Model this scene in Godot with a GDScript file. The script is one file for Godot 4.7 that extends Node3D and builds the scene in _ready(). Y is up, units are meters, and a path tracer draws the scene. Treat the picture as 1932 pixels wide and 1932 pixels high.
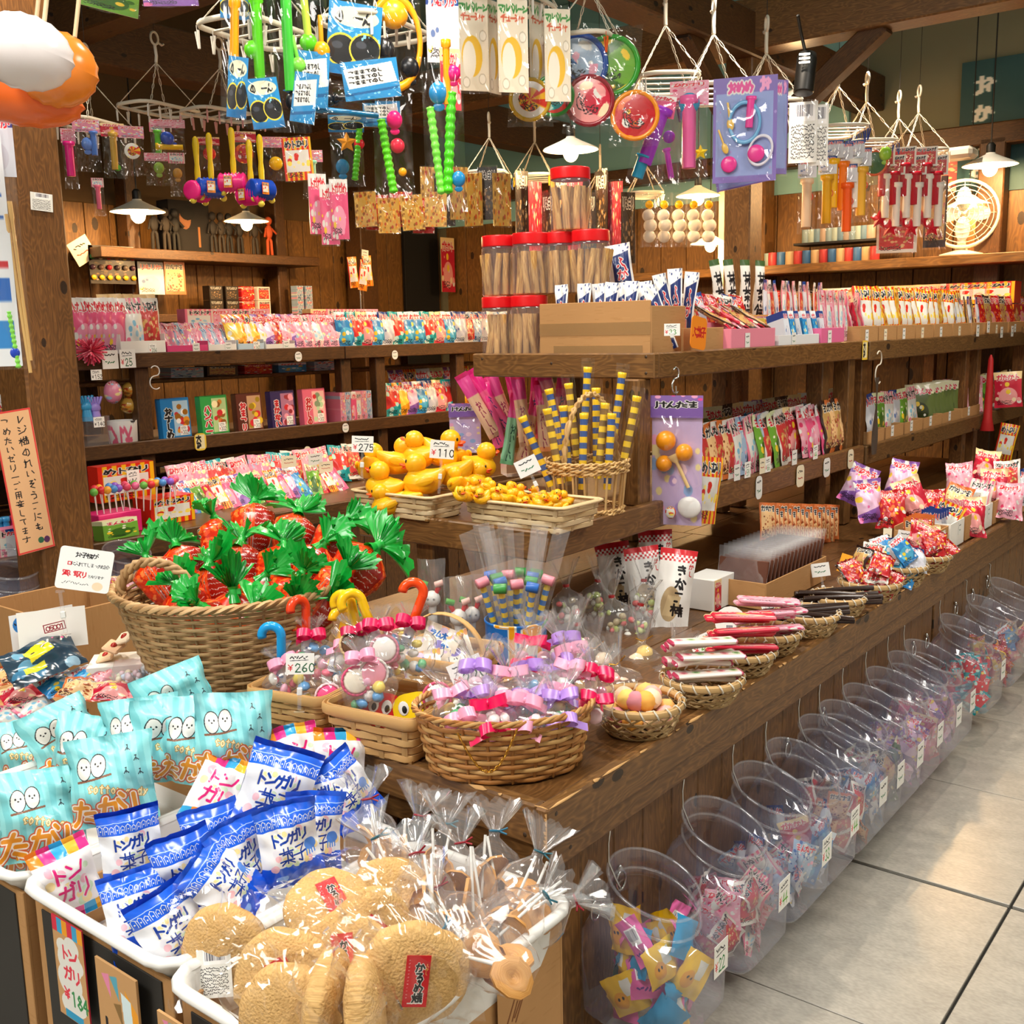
extends Node3D
# A Japanese sweet shop: low wooden display table with two-tier shelf, goods in baskets, bins, jars and on hanging racks.
# World: X runs along the aisle side of the table, -Z along its end, Y up, metres. Floor at 0, lens at height 1.05.
const F := 2000.0
var camR: Vector3
var camU: Vector3
var camF: Vector3
var camC := Vector3(0, 1.05, 0)
var rng := RandomNumberGenerator.new()
var used := {}
var M := {}
var G := {}

# ---------- pixel of the photograph (1932 x 1932) -> point on a plane of the place
func ray(x: float, y: float) -> Vector3:
	return camF + camR * ((x - 966.0) / F) - camU * ((y - 966.0) / F)
func py(x: float, y: float, h: float) -> Vector3:
	var d := ray(x, y)
	return camC + d * ((h - camC.y) / d.y)
func pz(x: float, y: float, z: float) -> Vector3:
	var d := ray(x, y)
	return camC + d * (z / d.z)
func pxx(x: float, y: float, xx: float) -> Vector3:
	var d := ray(x, y)
	return camC + d * (xx / d.x)
func pd(x: float, y: float, depth: float) -> Vector3:
	return camC + ray(x, y) * depth
func mpp(p: Vector3) -> float:
	return (p - camC).dot(camF) / F

# ---------- mesh builder
class MB:
	var v := PackedVector3Array()
	var t := PackedVector2Array()
	var c := PackedColorArray()
	var i := PackedInt32Array()
	var col := Color.WHITE
	var tinted := false
	func tint(k: Color) -> void:
		col = k
		tinted = true
	func p(a: Vector3, uv := Vector2.ZERO) -> int:
		v.append(a)
		t.append(uv)
		c.append(col)
		return v.size() - 1
	func tri(a: int, b: int, d: int) -> void:
		i.append(a)
		i.append(b)
		i.append(d)
	func quad(a: Vector3, b: Vector3, d: Vector3, e: Vector3, u0 := Vector2(0, 1), u1 := Vector2(1, 0)) -> void:
		var n := v.size()
		p(a, Vector2(u0.x, u0.y))
		p(b, Vector2(u1.x, u0.y))
		p(d, Vector2(u1.x, u1.y))
		p(e, Vector2(u0.x, u1.y))
		tri(n, n + 2, n + 1)
		tri(n, n + 3, n + 2)
	func faces(base: int, nu: int, nv: int) -> void:
		for b in nv:
			for a in nu:
				var k := base + b * (nu + 1) + a
				tri(k, k + nu + 2, k + 1)
				tri(k, k + nu + 1, k + nu + 2)
	func grid(nu: int, nv: int, f: Callable) -> void:
		var base := v.size()
		for b in nv + 1:
			for a in nu + 1:
				var uu := float(a) / nu
				var vv := float(b) / nv
				p(f.call(uu, vv), Vector2(uu, vv))
		faces(base, nu, nv)
	func fan(pts: Array, n: Vector3 = Vector3.ZERO) -> void:
		var b := v.size()
		for q in pts:
			p(q)
		for k in range(1, pts.size() - 1):
			tri(b, b + k, b + k + 1)
	func box(ctr: Vector3, s: Vector3, bev := 0.002, bs := Basis(), off := Vector2.ZERO, grain := -1) -> void:
		var h := s * 0.5
		var bb := minf(bev, minf(h.x, minf(h.y, h.z)) * 0.9)
		var g := grain
		if g < 0:
			g = 0 if s.x >= s.y and s.x >= s.z else (1 if s.y >= s.z else 2)
		for ax in 3:
			var a1 := (ax + 1) % 3
			var a2 := (ax + 2) % 3
			if a2 == g:
				a1 = g
				a2 = 3 - ax - a1
			elif a1 != g:
				pass
			for sg in [-1.0, 1.0]:
				var q: Array[Vector3] = []
				var uvs: Array[Vector2] = []
				for k in 4:
					var e1 := -1.0 if k == 0 or k == 3 else 1.0
					var e2 := -1.0 if k < 2 else 1.0
					var w := Vector3.ZERO
					w[ax] = sg * h[ax]
					w[a1] = e1 * (h[a1] - bb)
					w[a2] = e2 * (h[a2] - bb)
					q.append(w)
					uvs.append(Vector2(w[a1] + off.x, w[a2] * 2.0 + off.y))
				var n := v.size()
				for k in 4:
					p(ctr + bs * q[k], uvs[k])
				var nn := (q[2] - q[0]).cross(q[1] - q[0])
				if nn[ax] * sg > 0:
					tri(n, n + 1, n + 2)
					tri(n, n + 2, n + 3)
				else:
					tri(n, n + 2, n + 1)
					tri(n, n + 3, n + 2)
		if bb <= 0.0:
			return
		for ax in 3: # twelve chamfers
			var a1 := (ax + 1) % 3
			var a2 := (ax + 2) % 3
			for s1 in [-1.0, 1.0]:
				for s2 in [-1.0, 1.0]:
					var q: Array[Vector3] = []
					for k in 4:
						var w := Vector3.ZERO
						w[ax] = (h[ax] - bb) * (-1.0 if k == 0 or k == 3 else 1.0)
						w[a1] = s1 * (h[a1] - (bb if k >= 2 else 0.0))
						w[a2] = s2 * (h[a2] - (0.0 if k >= 2 else bb))
						q.append(w)
					var n := v.size()
					for k in 4:
						p(ctr + bs * q[k], Vector2(q[k][g] + off.x, off.y + h[a1]))
					if s1 * s2 > 0:
						tri(n, n + 2, n + 1)
						tri(n, n + 3, n + 2)
					else:
						tri(n, n + 1, n + 2)
						tri(n, n + 2, n + 3)
		for sx in [-1.0, 1.0]:
			for sy in [-1.0, 1.0]:
				for sz in [-1.0, 1.0]:
					var n := v.size()
					p(ctr + bs * Vector3(sx * h.x, sy * (h.y - bb), sz * (h.z - bb)), off)
					p(ctr + bs * Vector3(sx * (h.x - bb), sy * h.y, sz * (h.z - bb)), off)
					p(ctr + bs * Vector3(sx * (h.x - bb), sy * (h.y - bb), sz * h.z), off)
					if sx * sy * sz > 0:
						tri(n, n + 2, n + 1)
					else:
						tri(n, n + 1, n + 2)
	func lathe(prof: Array, seg := 20, o := Vector3.ZERO, bs := Basis(), sx := 1.0, sz := 1.0) -> void:
		var base := v.size()
		var m := prof.size() - 1
		for b in m + 1:
			var q: Vector2 = prof[b]
			for a in seg + 1:
				var th := TAU * a / seg
				p(o + bs * Vector3(cos(th) * q.x * sx, q.y, sin(th) * q.x * sz), Vector2(float(a) / seg, 1.0 - float(b) / m))
		for b in m:
			for a in seg:
				var k := base + b * (seg + 1) + a
				tri(k, k + 1, k + seg + 2)
				tri(k, k + seg + 2, k + seg + 1)
	func tube(pts: Array, r: float, sides := 6, closed := false, r2 := -1.0, upv := Vector3.ZERO) -> void:
		# a round (r) or flat (r across, r2 along upv) strand through pts
		var n := pts.size()
		var base := v.size()
		var last := Vector3.UP
		var len := 0.0
		var ry := r if r2 < 0 else r2
		for k in n:
			var a: Vector3 = pts[(k - 1 + n) % n] if closed or k > 0 else pts[0]
			var b: Vector3 = pts[(k + 1) % n] if closed or k < n - 1 else pts[n - 1]
			var d := (b - a).normalized()
			var e := upv
			if upv == Vector3.ZERO:
				e = last - d * last.dot(d)
				if e.length() < 0.05:
					e = Vector3.RIGHT - d * d.x
			else:
				e = upv - d * upv.dot(d)
			e = e.normalized()
			last = e
			var f := d.cross(e)
			if k > 0:
				len += (pts[k] - pts[k - 1]).length()
			for s in sides + 1:
				var th := TAU * s / sides
				p(pts[k] + f * (cos(th) * r) + e * (sin(th) * ry), Vector2(len, float(s) / sides))
		var m := n if closed else n - 1
		for k in m:
			for s in sides:
				var q0 := base + k * (sides + 1) + s
				var q1 := base + ((k + 1) % n) * (sides + 1) + s
				tri(q0, q1 + 1, q0 + 1)
				tri(q0, q1, q1 + 1)
		if not closed and sides > 2:
			for s in range(1, sides - 1):
				tri(base, base + s, base + s + 1)
				var z := base + (n - 1) * (sides + 1)
				tri(z, z + s + 1, z + s)
	func ball(o: Vector3, r: Vector3, nu := 12, nv := 8, bs := Basis()) -> void:
		var base := v.size()
		for b in nv + 1:
			var ph := PI * b / nv
			for a in nu + 1:
				var th := TAU * a / nu
				p(o + bs * Vector3(sin(ph) * cos(th) * r.x, cos(ph) * r.y, sin(ph) * sin(th) * r.z), Vector2(float(a) / nu, float(b) / nv))
		faces(base, nu, nv)
	func mesh() -> ArrayMesh:
		var nrm := PackedVector3Array()
		nrm.resize(v.size())
		for k in range(0, i.size(), 3):
			var a := i[k]
			var b := i[k + 1]
			var d := i[k + 2]
			var n := (v[d] - v[a]).cross(v[b] - v[a])
			nrm[a] += n
			nrm[b] += n
			nrm[d] += n
		for k in nrm.size():
			var l := nrm[k].length()
			nrm[k] = nrm[k] / l if l > 1e-12 else Vector3.UP
		var arr := []
		arr.resize(Mesh.ARRAY_MAX)
		arr[Mesh.ARRAY_VERTEX] = v
		arr[Mesh.ARRAY_NORMAL] = nrm
		arr[Mesh.ARRAY_TEX_UV] = t
		if tinted:
			arr[Mesh.ARRAY_COLOR] = c
		arr[Mesh.ARRAY_INDEX] = i
		var m := ArrayMesh.new()
		m.add_surface_from_arrays(Mesh.PRIMITIVE_TRIANGLES, arr)
		return m

# ---------- nodes
func numbered(called: String) -> String:
	var n: int = used.get(called, 0)
	used[called] = n + 1
	return called if n == 0 else "%s_%03d" % [called, n]
func tag(o: Node, label: String, category: String, group := "") -> Node:
	o.set_meta("label", label)
	o.set_meta("category", category)
	if group != "":
		o.set_meta("group", group)
	return o
func thing(called: String, label: String, category: String, xf := Transform3D(), group := "") -> Node3D:
	var o := Node3D.new()
	o.name = numbered(called)
	add_child(o)
	o.transform = xf
	tag(o, label, category, group)
	return o
func part(called: String, mesh: Mesh, mat: Material, parent: Node, xf := Transform3D()) -> MeshInstance3D:
	var o := MeshInstance3D.new()
	o.name = called
	o.mesh = mesh
	o.material_override = mat
	o.transform = xf
	parent.add_child(o, true)
	return o
func single(called: String, mesh: Mesh, mat: Material, label: String, category: String, xf := Transform3D(), group := "") -> MeshInstance3D:
	var o := MeshInstance3D.new()
	o.name = numbered(called)
	o.mesh = mesh
	o.material_override = mat
	add_child(o)
	o.transform = xf
	tag(o, label, category, group)
	return o
func struct(called: String, mesh: Mesh, mat: Material) -> MeshInstance3D:
	var o := MeshInstance3D.new()
	o.name = numbered(called)
	o.mesh = mesh
	o.material_override = mat
	add_child(o)
	o.set_meta("kind", "structure")
	return o
func boxm(s: Vector3, bev := 0.002, off := Vector2.ZERO, c := Vector3.ZERO) -> ArrayMesh:
	var b := MB.new()
	b.box(c, s, bev, Basis(), off)
	return b.mesh()
func rr(a: float, b: float) -> float:
	return rng.randf_range(a, b)
func yaw(a: float) -> Basis:
	return Basis(Vector3.UP, deg_to_rad(a))
func eul(rx: float, ry: float, rz: float) -> Basis:
	return Basis.from_euler(Vector3(deg_to_rad(rx), deg_to_rad(ry), deg_to_rad(rz)))
func xf(p: Vector3, b := Basis()) -> Transform3D:
	return Transform3D(b, p)

# ---------- materials
func mat(c: Color, rough := 0.6, metal := 0.0, spec := 0.5) -> StandardMaterial3D:
	var m := StandardMaterial3D.new()
	m.albedo_color = c
	m.roughness = rough
	m.metallic = metal
	m.metallic_specular = spec
	return m
func hx(s: String, rough := 0.6) -> StandardMaterial3D:
	var k := s + str(rough)
	if not M.has(k):
		M[k] = mat(Color(s), rough)
	return M[k]
func film(c: Color, rough := 0.08) -> StandardMaterial3D:
	var m := mat(c, rough, 0.0, 0.7)
	m.transparency = BaseMaterial3D.TRANSPARENCY_ALPHA
	return m
func tex_mat(im: Image, rough := 0.4, tintc := Color.WHITE, coat := 0.0) -> StandardMaterial3D:
	var m := mat(tintc, rough)
	m.albedo_texture = ImageTexture.create_from_image(im)
	if coat > 0:
		m.clearcoat_enabled = true
		m.clearcoat = coat
		m.clearcoat_roughness = 0.12
	return m
func vcol(rough := 0.5) -> StandardMaterial3D:
	var m := mat(Color.WHITE, rough)
	m.vertex_color_use_as_albedo = true
	return m
# ---------- print: shapes, strokes and hand lettering drawn into an Image
const GL := {
	"0": "513225385978857251", "1": "325159", "2": "234172742989", "3": "22517355875928", "4": "69612696", "5": "81313564875928", "6": "7134274978764527", "7": "218149", "8": "553351735527598755", "9": "74553351727559", "¥": "2154 8154 5459 2575 2777",
	"か": "13636748 312518 7295", "る": "2171357486694857", "め": "2247 61381724639579", "焼": "212509 2548 0315 4334 5191 7074 5393 4595 6568 6849 8588 8899 9997", "ト": "4149 4486", "ン": "1234 187692", "ガ": "13837858 413619 8091 7182", "リ": "2126 717649", "菓": "0292 3033 6063 2383866323 5359 0797 5719 5799", "子": "218154 545938 0595",
	"わ": "3139 13332819 4574868778", "た": "1363 412819 5585 5788", "が": "13636748 312518 7295 8091", "し": "31374879", "に": "212719 5383 4688", "ん": "511946587896", "じ": "31374879 6273 7182", "こ": "2272 2848", "き": "2272 2474 5176 3747 7", "な": "1353 412617 7294 6478465867", "棒": "0343 2129 2306 2346 5393 5595 4797 7179 5387 8399", "ふ": "4162 524467 2718 7789", "け": "212719 4393 7178 58", "ま": "2272 2575 515738474878", "だ": "1353 312819 5585 5788 8091",
	"レ": "3138 3883", "ジ": "1132 1435 187693 8091", "横": "0343 2129 2306 2346 4292 5053 8083 5494988 4888 5457 7078", "の": "515827164272858769", "れ": "2129 13332819 3472 7277 7789", "い": "222737 7295", "ぞ": "316134743779 8091", "う": "4162 2464757849", "ご": "2272 2848 8091", "も": "3137487876 1353 1656", "つ": "12528375 59", "て": "1282 625468", "ゼ": "1373 7355 31387879 8091", "ー": "1595", "用": "2129 2181 8189 2474 2676 5159", "意": "5051 1292 3245 7255 0595 2666 2636 6 3688 3888 48", "す": "0393 51565738 4646", "お": "1353 313819465675784 7294", "様": "0343 2129 2306 2346 5293 5494 4696 6 7279 7649 7699", "口": "2228 2282 8288 2888", "入": "3151 4519 4599", "っ": "3464757767", "場": "0333 1117 0737 5181 8185 5155 5585 5353 4797 6749 7889", "合": "5015 5095 3565 3838 3868 6838 3538 6568", "買": "1191 1191 9143 1113 4143 7173 2484 2487 8487 2787 2686 3718 7799", "取": "0151 1117 4149 1343 1545 0747 6191 9158 6499", "り": "3136 717649", "と": "3144 73358 3888",
	"抹": "0343 2128 1646 4393 3595 7179 7547 7599", "茶": "0292 3033 6063 5324 5394 2686 5559 4728 6788", "餅": "2104 2145 2437 2737 2428 5162 9182 5494 4696 6469 8489", "あ": "1272 411846 7357384884867465", "大": "0393 5153 5319 5399", "ば": "212719 5383 7177565788 8091",
	"ラ": "2272 1484 845849", "ム": "412888 6489", "ネ": "4152 138344 4519 5359 6688", "ソ": "1224 815849",  "ル": "323519 616895", "マ": "129256 3568", "バ": "3318 6298 8091", "ハ": "3318 6298", "チ": "7123 0494 5249", "ュ": "3464 6468 2888", "シ": "1132 1435 187693", "ャ": "3584 5359",
	"c": "745335575978", "o": "53353759777553", "t": "515869 3373", "n": "3339 34547579", "a": "53353759777553 7379", "d": "53353759777553 7179", "y": "3357 7339", "H": "2129 8189 2585", "E": "81212989 2575", "L": "212989", "O": "513225385978857251", "C": "83612325285988", "A": "1951 5199 2676", "P": "2921717424", "R": "2921717424 4489", "e": "36767453365978", "r": "3439 365484", "i": "4449 4142", "s": "8444 4686 8849"}
class Pic:
	var im: Image
	var w: int
	var h: int
	func _init(ww: int, hh: int, c: Color) -> void:
		w = ww
		h = hh
		im = Image.create(w, h, false, Image.FORMAT_RGBA8)
		im.fill(c)
	func rect(x: float, y: float, ww: float, hh: float, c: Color) -> void:
		im.fill_rect(Rect2i(int(x * w), int(y * h), maxi(1, int(ww * w)), maxi(1, int(hh * h))), c)
	func line(a: Vector2, b: Vector2, r: float, c: Color) -> void:
		var x0 := maxi(0, int(minf(a.x, b.x) - r))
		var x1 := mini(w - 1, int(maxf(a.x, b.x) + r) + 1)
		var y0 := maxi(0, int(minf(a.y, b.y) - r))
		var y1 := mini(h - 1, int(maxf(a.y, b.y) + r) + 1)
		var d := b - a
		var l := maxf(d.length_squared(), 1e-6)
		for y in range(y0, y1 + 1):
			for x in range(x0, x1 + 1):
				var q := Vector2(x + 0.5, y + 0.5)
				var u := clampf((q - a).dot(d) / l, 0.0, 1.0)
				if (a + d * u - q).length_squared() <= r * r:
					im.set_pixel(x, y, c)
	func disc(x: float, y: float, rx: float, ry: float, c: Color) -> void:
		var cx := x * w
		var cy := y * h
		var ax := rx * w
		var ay := ry * h
		for yy in range(maxi(0, int(cy - ay)), mini(h, int(cy + ay) + 1)):
			var k := 1.0 - pow((yy + 0.5 - cy) / ay, 2)
			if k > 0:
				var e := sqrt(k) * ax
				var a := clampi(int(cx - e), 0, w)
				var b := clampi(int(cx + e), 0, w)
				if b > a:
					im.fill_rect(Rect2i(a, yy, b - a, 1), c)
	func poly(pts: PackedVector2Array, c: Color) -> void:
		var lo := 1e9
		var hi := -1e9
		for q in pts:
			lo = minf(lo, q.y)
			hi = maxf(hi, q.y)
		for yy in range(maxi(0, int(lo * h)), mini(h, int(hi * h) + 1)):
			var xs: Array[float] = []
			var y := (yy + 0.5) / h
			for k in pts.size():
				var a := pts[k]
				var b := pts[(k + 1) % pts.size()]
				if (a.y <= y) != (b.y <= y):
					xs.append(a.x + (b.x - a.x) * (y - a.y) / (b.y - a.y))
			xs.sort()
			for k in range(0, xs.size() - 1, 2):
				var x0 := clampi(int(xs[k] * w), 0, w)
				var x1 := clampi(int(xs[k + 1] * w), 0, w)
				if x1 > x0:
					im.fill_rect(Rect2i(x0, yy, x1 - x0, 1), c)
	func glyph(s: String, x: float, y: float, size: float, c: Color, th: float, rot := 0.0, wide := 1.0) -> void:
		if not GL.has(s):
			return
		var e := Transform2D(rot, Vector2(x, y))
		for st in GL[s].split(" "):
			var q: Array[Vector2] = []
			for k in range(0, st.length() - 1, 2):
				q.append(e * (Vector2((int(st[k]) / 9.0 - 0.5) * wide, int(st[k + 1]) / 9.0 - 0.5) * size))
			for k in q.size() - 1:
				line(q[k], q[k + 1], th, c)
	func text(s: String, x: float, y: float, size: float, c: Color, th: float, vert := false, adv := 1.0, rot := 0.0, wide := 1.0) -> void:
		# x, y: middle of the first sign, 0..1; size and th in pixels
		var q := Vector2(x * w, y * h)
		var d := (Vector2.DOWN if vert else Vector2.RIGHT).rotated(rot) * size * adv
		for ch in s:
			glyph(ch, q.x, q.y, size, c, th, rot, wide)
			q += d
	func scribble(x: float, y: float, ww: float, n: int, c: Color, th: float, r: RandomNumberGenerator) -> void:
		# a line of print too small to read
		for k in n:
			var a := Vector2((x + ww * k / n) * w, y * h)
			var s := ww * w / n * 0.6
			line(a + Vector2(0, r.randf_range(-s, s)), a + Vector2(s, r.randf_range(-s, s)), th, c)
	func barcode(x: float, y: float, ww: float, hh: float, r: RandomNumberGenerator) -> void:
		rect(x, y, ww, hh, Color.WHITE)
		var n := 16
		for k in n:
			rect(x + ww * (0.08 + 0.84 * k / n), y + hh * 0.1, ww * 0.84 / n * r.randf_range(0.25, 0.75), hh * 0.65, Color(0.1, 0.1, 0.2))
	func speck(n: int, cols: Array, r0: float, r1: float, r: RandomNumberGenerator, x0 := 0.0, y0 := 0.0, x1 := 1.0, y1 := 1.0) -> void:
		for k in n:
			var rad := r.randf_range(r0, r1)
			disc(r.randf_range(x0, x1), r.randf_range(y0, y1), rad, rad * w / h, cols[r.randi() % cols.size()])
func pic(w: int, h: int, c: String) -> Pic:
	return Pic.new(w, h, Color(c))
# small prints share one sheet of 128-pixel cells
var sheet := Image.create(2048, 1024, false, Image.FORMAT_RGBA8)
var sheet_mats: Array[StandardMaterial3D] = []
func cell_mat(p: Pic, rough := 0.4, coat := 0.0) -> StandardMaterial3D:
	var k := sheet_mats.size()
	var im := p.im
	if im.get_width() != 128 or im.get_height() != 128:
		im.resize(128, 128, Image.INTERPOLATE_BILINEAR)
	sheet.blit_rect(im, Rect2i(0, 0, 128, 128), Vector2i((k % 16) * 128, (k / 16) * 128))
	var m := mat(Color.WHITE, rough)
	m.uv1_scale = Vector3(0.98 / 16, 0.98 / 8, 1)
	m.uv1_offset = Vector3((k % 16 + 0.01) / 16, (k / 16 + 0.01) / 8, 0)
	if coat > 0:
		m.clearcoat_enabled = true
		m.clearcoat = coat
		m.clearcoat_roughness = 0.12
	sheet_mats.append(m)
	return m
func finish_sheet() -> void:
	var t := ImageTexture.create_from_image(sheet)
	for m in sheet_mats:
		m.albedo_texture = t
func _ready() -> void:
	rng.seed = 7
	# ----- camera
	var pt := deg_to_rad(9.8)
	var yw := deg_to_rad(51.8)
	var rl := deg_to_rad(-1.2)
	camF = Vector3(sin(yw) * cos(pt), -sin(pt), -cos(yw) * cos(pt))
	var r0 := camF.cross(Vector3.UP).normalized()
	var u0 := r0.cross(camF)
	camR = r0 * cos(rl) + u0 * sin(rl)
	camU = u0 * cos(rl) - r0 * sin(rl)
	var cam := Camera3D.new()
	cam.name = "camera"
	cam.transform = Transform3D(Basis(camR, camU, -camF), camC)
	cam.fov = rad_to_deg(2.0 * atan(966.0 / F))
	cam.near = 0.05
	cam.far = 60.0
	add_child(cam)
	# ----- environment, exposure
	var we := WorldEnvironment.new()
	we.name = "environment"
	var en := Environment.new()
	en.background_mode = Environment.BG_COLOR
	en.background_color = Color(0.75, 0.73, 0.7)
	en.background_energy_multiplier = 0.6
	en.tonemap_mode = Environment.TONE_MAPPER_LINEAR
	en.tonemap_exposure = 0.88
	en.sdfgi_enabled = true
	en.ssao_enabled = true
	en.ssil_enabled = true
	we.environment = en
	add_child(we)
	# ----- large lights: the hall's ceiling panels in front of the shop and the panels inside the shop
	ceiling_panel(Vector3(0.3, 2.9, -0.6), 1.2, 0.6, 5.5, Color(1.0, 0.98, 0.95))
	ceiling_panel(Vector3(-1.3, 2.9, -1.6), 1.2, 0.6, 9.0, Color(1.0, 0.98, 0.95))
	ceiling_panel(Vector3(2.3, 2.9, 0.9), 1.2, 0.6, 5.5, Color(1.0, 0.97, 0.93))
	for q in [Vector3(1.7, 2.42, -1.5), Vector3(2.5, 2.42, -2.2), Vector3(3.3, 2.42, -1.6), Vector3(3.4, 2.42, -2.9), Vector3(2.3, 2.42, -3.1), Vector3(4.7, 2.42, -1.7), Vector3(1.3, 2.42, -2.5), Vector3(3.6, 2.42, -0.7)]:
		track_spot(q, q + Vector3(0.1, -2, 0.1), 2.0)
	# ----- setting and things
	make_materials()
	room()
	main_table()
	left_gondola()
	make_prints()
	bins()
	table_goods()
	shelf_goods()
	jars_on_floor()
	left_goods()
	right_goods()
	hanging_goods()
	small_signs()
	far_goods()
	finish_sheet()
func area_light(p: Vector3, down: Vector3, sx: float, sz: float, e: float, c: Color, parent: Node) -> void:
	var l := AreaLight3D.new()
	l.name = "panel_light"
	l.area_size = Vector2(sx, sz)
	l.light_energy = e
	l.light_color = c
	l.area_range = 14.0
	l.shadow_enabled = true
	parent.add_child(l)
	l.look_at_from_position(p, p + down, Vector3.RIGHT if absf(down.y) > 0.9 else Vector3.UP)
func ceiling_panel(p: Vector3, sx: float, sz: float, e: float, c: Color) -> void:
	var o := thing("ceiling_light", "flat square ceiling light panel over the hall floor", "light", xf(p), "ceiling light panels over the hall")
	part("housing", boxm(Vector3(sx + 0.06, 0.05, sz + 0.06), 0.004, Vector2.ZERO, Vector3(0, 0.05, 0)), mat(Color(0.9, 0.9, 0.9), 0.5), o)
	var dm := mat(Color(1, 1, 1), 0.5)
	dm.emission_enabled = true
	dm.emission = c
	dm.emission_energy_multiplier = 2.0
	part("light_diffuser", boxm(Vector3(sx, 0.01, sz), 0.002, Vector2.ZERO, Vector3(0, 0.02, 0)), dm, o)
	area_light(p, Vector3.DOWN, sx, sz, e, c, self)
func track_spot(p: Vector3, to: Vector3, e: float) -> void:
	var o := thing("track_spotlight", "small black track spotlight under the shop ceiling", "spotlight", xf(p), "track spotlights")
	var d := (to - p).normalized()
	var bs := Basis(Quaternion(Vector3.DOWN, d))
	var b := MB.new()
	b.lathe([Vector2(0.0, 0.1), Vector2(0.035, 0.1), Vector2(0.04, 0.06), Vector2(0.045, -0.05), Vector2(0.04, -0.05), Vector2(0.035, 0.0), Vector2(0.0, 0.0)], 16, Vector3.ZERO, bs)
	part("lamp_head", b.mesh(), hx("151515", 0.5), o)
	b = MB.new()
	b.tube([Vector3(0, 0.06, 0), Vector3(0, 0.7, 0)], 0.008, 6)
	part("stem", b.mesh(), hx("151515", 0.5), o)
	var gm := mat(Color(1, 1, 1), 0.4)
	gm.emission_enabled = true
	gm.emission = Color(1.0, 0.86, 0.65)
	gm.emission_energy_multiplier = 6.0
	b = MB.new()
	b.lathe([Vector2(0.0, -0.012), Vector2(0.033, -0.008), Vector2(0.033, 0.0)], 14, Vector3.ZERO, bs)
	part("light_lens", b.mesh(), gm, o)
	var l := SpotLight3D.new()
	l.name = "spot"
	l.spot_angle = 62.0
	l.spot_angle_attenuation = 0.8
	l.spot_range = 12.0
	l.light_energy = e
	l.light_size = 0.03
	l.light_color = Color(1.0, 0.93, 0.84)
	l.shadow_enabled = true
	add_child(l)
	l.look_at_from_position(p + d * 0.06, p + d, Vector3.RIGHT)
func wood_image(w: int, h: int, sd: int, lo: Color, hi: Color, knots: int) -> Image:
	var n := FastNoiseLite.new()
	n.seed = sd
	n.noise_type = FastNoiseLite.TYPE_SIMPLEX
	n.frequency = 0.012
	n.fractal_octaves = 3
	var a := n.get_seamless_image(w / 4, h, false, false, 0.15)
	a.resize(w, h, Image.INTERPOLATE_CUBIC)
	n.seed = sd + 5
	n.frequency = 0.16
	var b := n.get_seamless_image(w / 16, h, false, false, 0.15)
	b.resize(w, h, Image.INTERPOLATE_CUBIC)
	var r := RandomNumberGenerator.new()
	r.seed = sd
	var kn: Array[Vector3] = []
	for k in knots:
		kn.append(Vector3(r.randf() * w, r.randf() * h, r.randf_range(5, 10)))
	var im := Image.create(w, h, false, Image.FORMAT_RGBA8)
	for y in h:
		for x in w:
			var s := a.get_pixel(x, y).r
			var f := b.get_pixel(x, y).r
			var kd := 0.0
			for q in kn:
				var dx := (x - q.x) * 0.55
				var dy := y - q.y
				var d := sqrt(dx * dx + dy * dy) / q.z
				if d < 6.0:
					s += 0.35 * exp(-d * 0.7)
					if d < 1.0:
						kd = maxf(kd, 0.75)
			var ring := 0.5 + 0.5 * sin(s * 46.0)
			var g := clampf(0.25 + 0.35 * ring * ring + 0.5 * (f - 0.35), 0.0, 1.0)
			im.set_pixel(x, y, lo.lerp(hi, g).lerp(Color(0.1, 0.06, 0.03), kd))
	return im
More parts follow.
